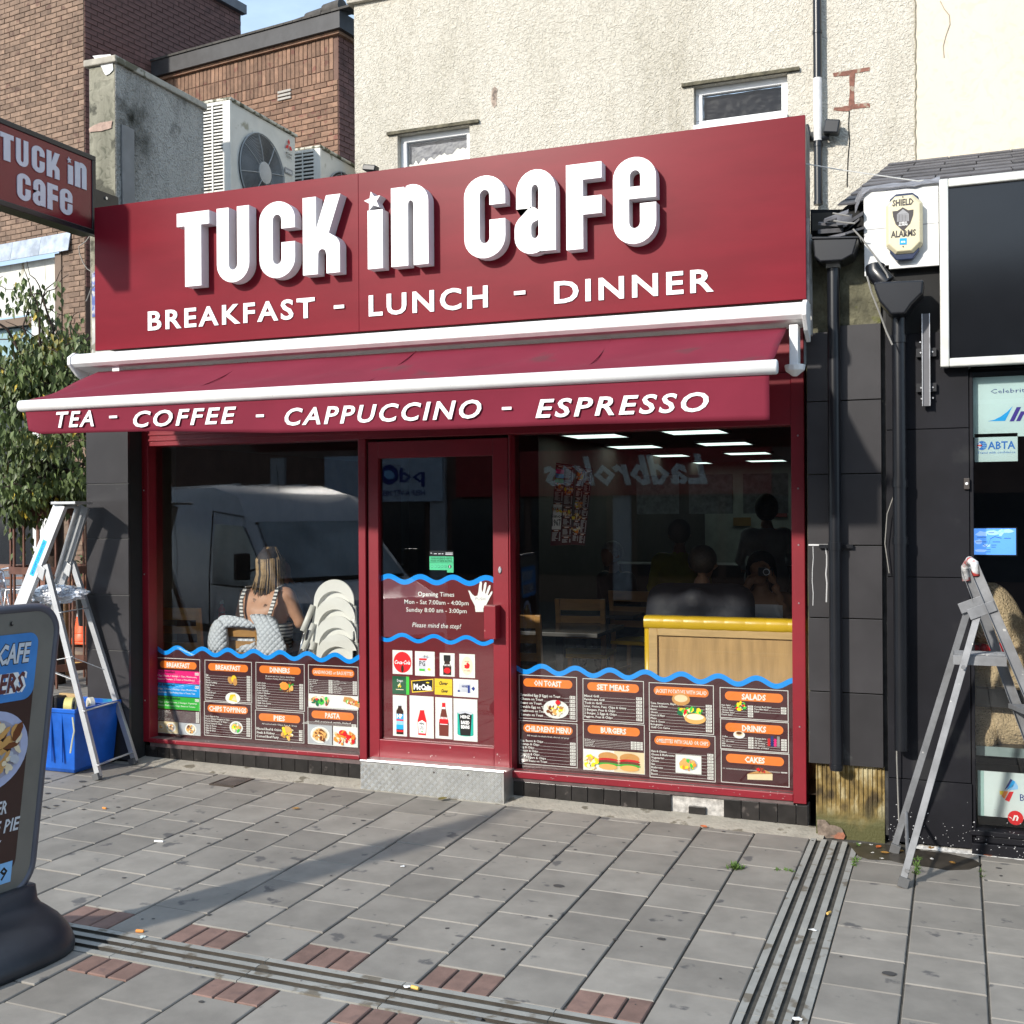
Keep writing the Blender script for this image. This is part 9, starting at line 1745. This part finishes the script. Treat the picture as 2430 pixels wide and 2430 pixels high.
for sd in (-1, 1):
    mb = MB(); mb.prism([VP(-.85, sd*.955, 1.98), VP(-.05, sd*.955, 1.96), VP(.68, sd*.985, 1.30), VP(.2, sd*1.0, 1.22), VP(-.85, sd*1.0, 1.22)], lat*sd*.012); mb.build('side_window', VG, van)
    mb = MB(); mb.bar(VP(.45, sd*1.0, 1.45), VP(.50, sd*1.22, 1.40), .03, .03); mb.obox(VP(.50, sd*1.24, 1.48), fwd*.05, lat*.09, (0, 0, .16)); mb.build('mirror', BLACK, van, bevel=.02)
    mb = MB(); mb.obox(VP(1.52, sd*.78, .98), fwd*.10, lat*.17, (0, 0, .10)); mb.build('headlight', mat('headlight', (.5, .52, .55), .1, .3), van, bevel=.03)
    mb = MB()
    mb.bar(VP(-5.0, sd*1.006, .62), VP(1.3, sd*1.006, .62), .02, .10); mb.build('side_moulding', BLACK, van)
    for f in (.85, -3.9):
        w_ = MB(); c = VP(f, sd*.93, .34); ax = lat; pts = []
        for rr_, m, nm, o_ in ((.34, RUB, 'tyre', .0), (.21, ALU, 'rim', .012)):
            w_ = MB(); a = [c + lat*sd*(.10 + o_) + (fwd*math.cos(k*math.pi/12) + Vector((0, 0, 1))*math.sin(k*math.pi/12))*rr_ for k in range(24)]; w_.prism(a, -lat*sd*.2); w_.build(nm, m, van)
mb = MB()
for s_ in (-.5, 0, .5): mb.bar(VP(-4.9, s_, 2.505), VP(-1.1, s_, 2.515), .05, .02)
mb.build('roof_rib', VB, van)
for s_ in (-1, 1):
    mb = MB()
    for f_ in (-.95, -2.3): mb.bar(VP(f_, s_*1.004, .45), VP(f_, s_*1.004, 1.3), .012, .012); mb.bar(VP(f_, s_*1.004, 1.3), VP(f_, s_*.945, 2.15), .012, .012)
    mb.bar(VP(-.95, s_*.945, 2.15), VP(-.05, s_*.95, 2.08), .012, .012); mb.bar(VP(-.95, s_*1.004, 1.2), VP(.6, s_*1.004, 1.2), .012, .02); mb.build('door_gap', BLACK, van)
mb = MB(); mb.bar(VP(.82, -.9, 1.315), VP(.82, .9, 1.315), .03, .03); mb.bar(VP(.02, -.82, 2.0), VP(.02, .82, 2.0), .02, .02); mb.build('screen_seal', BLACK, van)
mb = MB(); mb.obox(VP(1.62, 0, .50), fwd*.06, lat*.95, (0, 0, .14)); mb.build('bumper', BLACK, van, bevel=.03)
mb = MB(); mb.tube([VP(-.35, .30, 2.40), VP(-.42, .30, 2.75)], .006, 6); mb.build('aerial', BLACK, van); mb = MB()
for s_ in (-.45, .25): mb.bar(VP(.82, s_, 1.29), VP(.55, s_ + .6, 1.52), .02, .02)
mb.build('wiper', BLACK, van)
OB = mat('opposite_brick', (.16, .10, .08), .9, var=.2, scale=2); OW = mat('opposite_pale', (.45, .46, .48), .7, var=.06); OG = mat('opposite_glass', (.03, .035, .04), .1); YO = -14.0
op = thing('opposite_shops', (-7, YO, -.3), 'row of two storey shops across the street, mirrored in the cafe glass', 'building')
mb = MB(); mb.box(-40, 26, YO - 6, YO, -.5, 7.2); mb.build('wall', OB, op)
RR = random.Random(6); x = -38.0; i = 0
while x < 24:
    mb = MB(); mb.box(x, x + .45, YO, YO + .12, -.4, 3.35); mb.build('pilaster', OW, op)
    for j in range(2): mb = MB(); mb.box(x + .6 + j*2.2, x + 2.6 + j*2.2, YO - .01, YO + .03, .2, 2.15); mb.build('shop_window', OG, op)
    for j in range(2):
        mb = MB(); mb.box(x + 1.0 + j*2.2, x + 2.2 + j*2.2, YO - .01, YO + .02, 4.2, 5.6); mb.build('window', OG, op); mb = MB(); mb.box(x + .92 + j*2.2, x + 2.28 + j*2.2, YO + .001, YO + .06, 4.1, 4.195); mb.build('sill', OW, op)
    x += 5.0; i += 1
def osign(x0, x1, z0, z1, m, texts, label):
    t = thing('shop_sign', ((x0 + x1)/2, YO + .15, z0), label, 'sign'); mb = MB(); mb.box(x0, x1, YO + .01, YO + .2, z0, z1); mb.build('panel', m, t); pr = Print((x1, YO + .205, z0), (-1, 0, 0), (0, 0, 1), (0, 1, 0), None); pr.step = .004; texts(pr, x1 - x0, z1 - z0); pr.build('print', t)
osign(-12.2, -4.1, 2.2, 3.4, mat('opp_red', (.30, .01, .012), .5), lambda pr, w_, h_: pr.text('Ladbrokes', 1.5, .28, .72, PWHITE, 1, 4.2, off=.03, shear=.25), 'long red betting shop sign across the street, mirrored in the right window')
def pd(pr, w_, h_): pr.text('pd', .5, .52, .40, PNAVY, 1, .75, off=.02); pr.oval(1.55, .72, .27, .27, PNAVY, 1, 24); pr.oval(1.55, .72, .17, .12, PLB, 2, 20, tilt=.4); pr.text('s', 1.88, .52, .32, PRED, 1, .30, off=.03); pr.text('a', 2.22, .52, .32, PNAVY, 1, .30, off=.03); pr.text('HELP A VET HELP A PET', .5, .16, .15, PNAVY, 1, 1.9, off=.02)
osign(-16.2, -12.6, 2.1, 3.35, mat('opp_pale_blue', (.45, .52, .62), .5), pd, 'pale blue charity shop sign across the street, mirrored in the door glass')
mb = MB(); mb.quad((-60, YO + .0, -.5), (40, YO + .0, -.5), (40, -1.8, -.33), (-60, -1.8, -.33)); tag(mb.build('road', mat('road_asphalt', (.06, .06, .062), .9, var=.2, scale=5), recalc=False), kind='structure')
mb = MB(); mb.box(-30, 20, -1.95, -1.80, -.45, -.11); tag(mb.build('kerb', mat('kerb_stone', (.28, .27, .25), .8, var=.1, scale=6)), kind='structure')
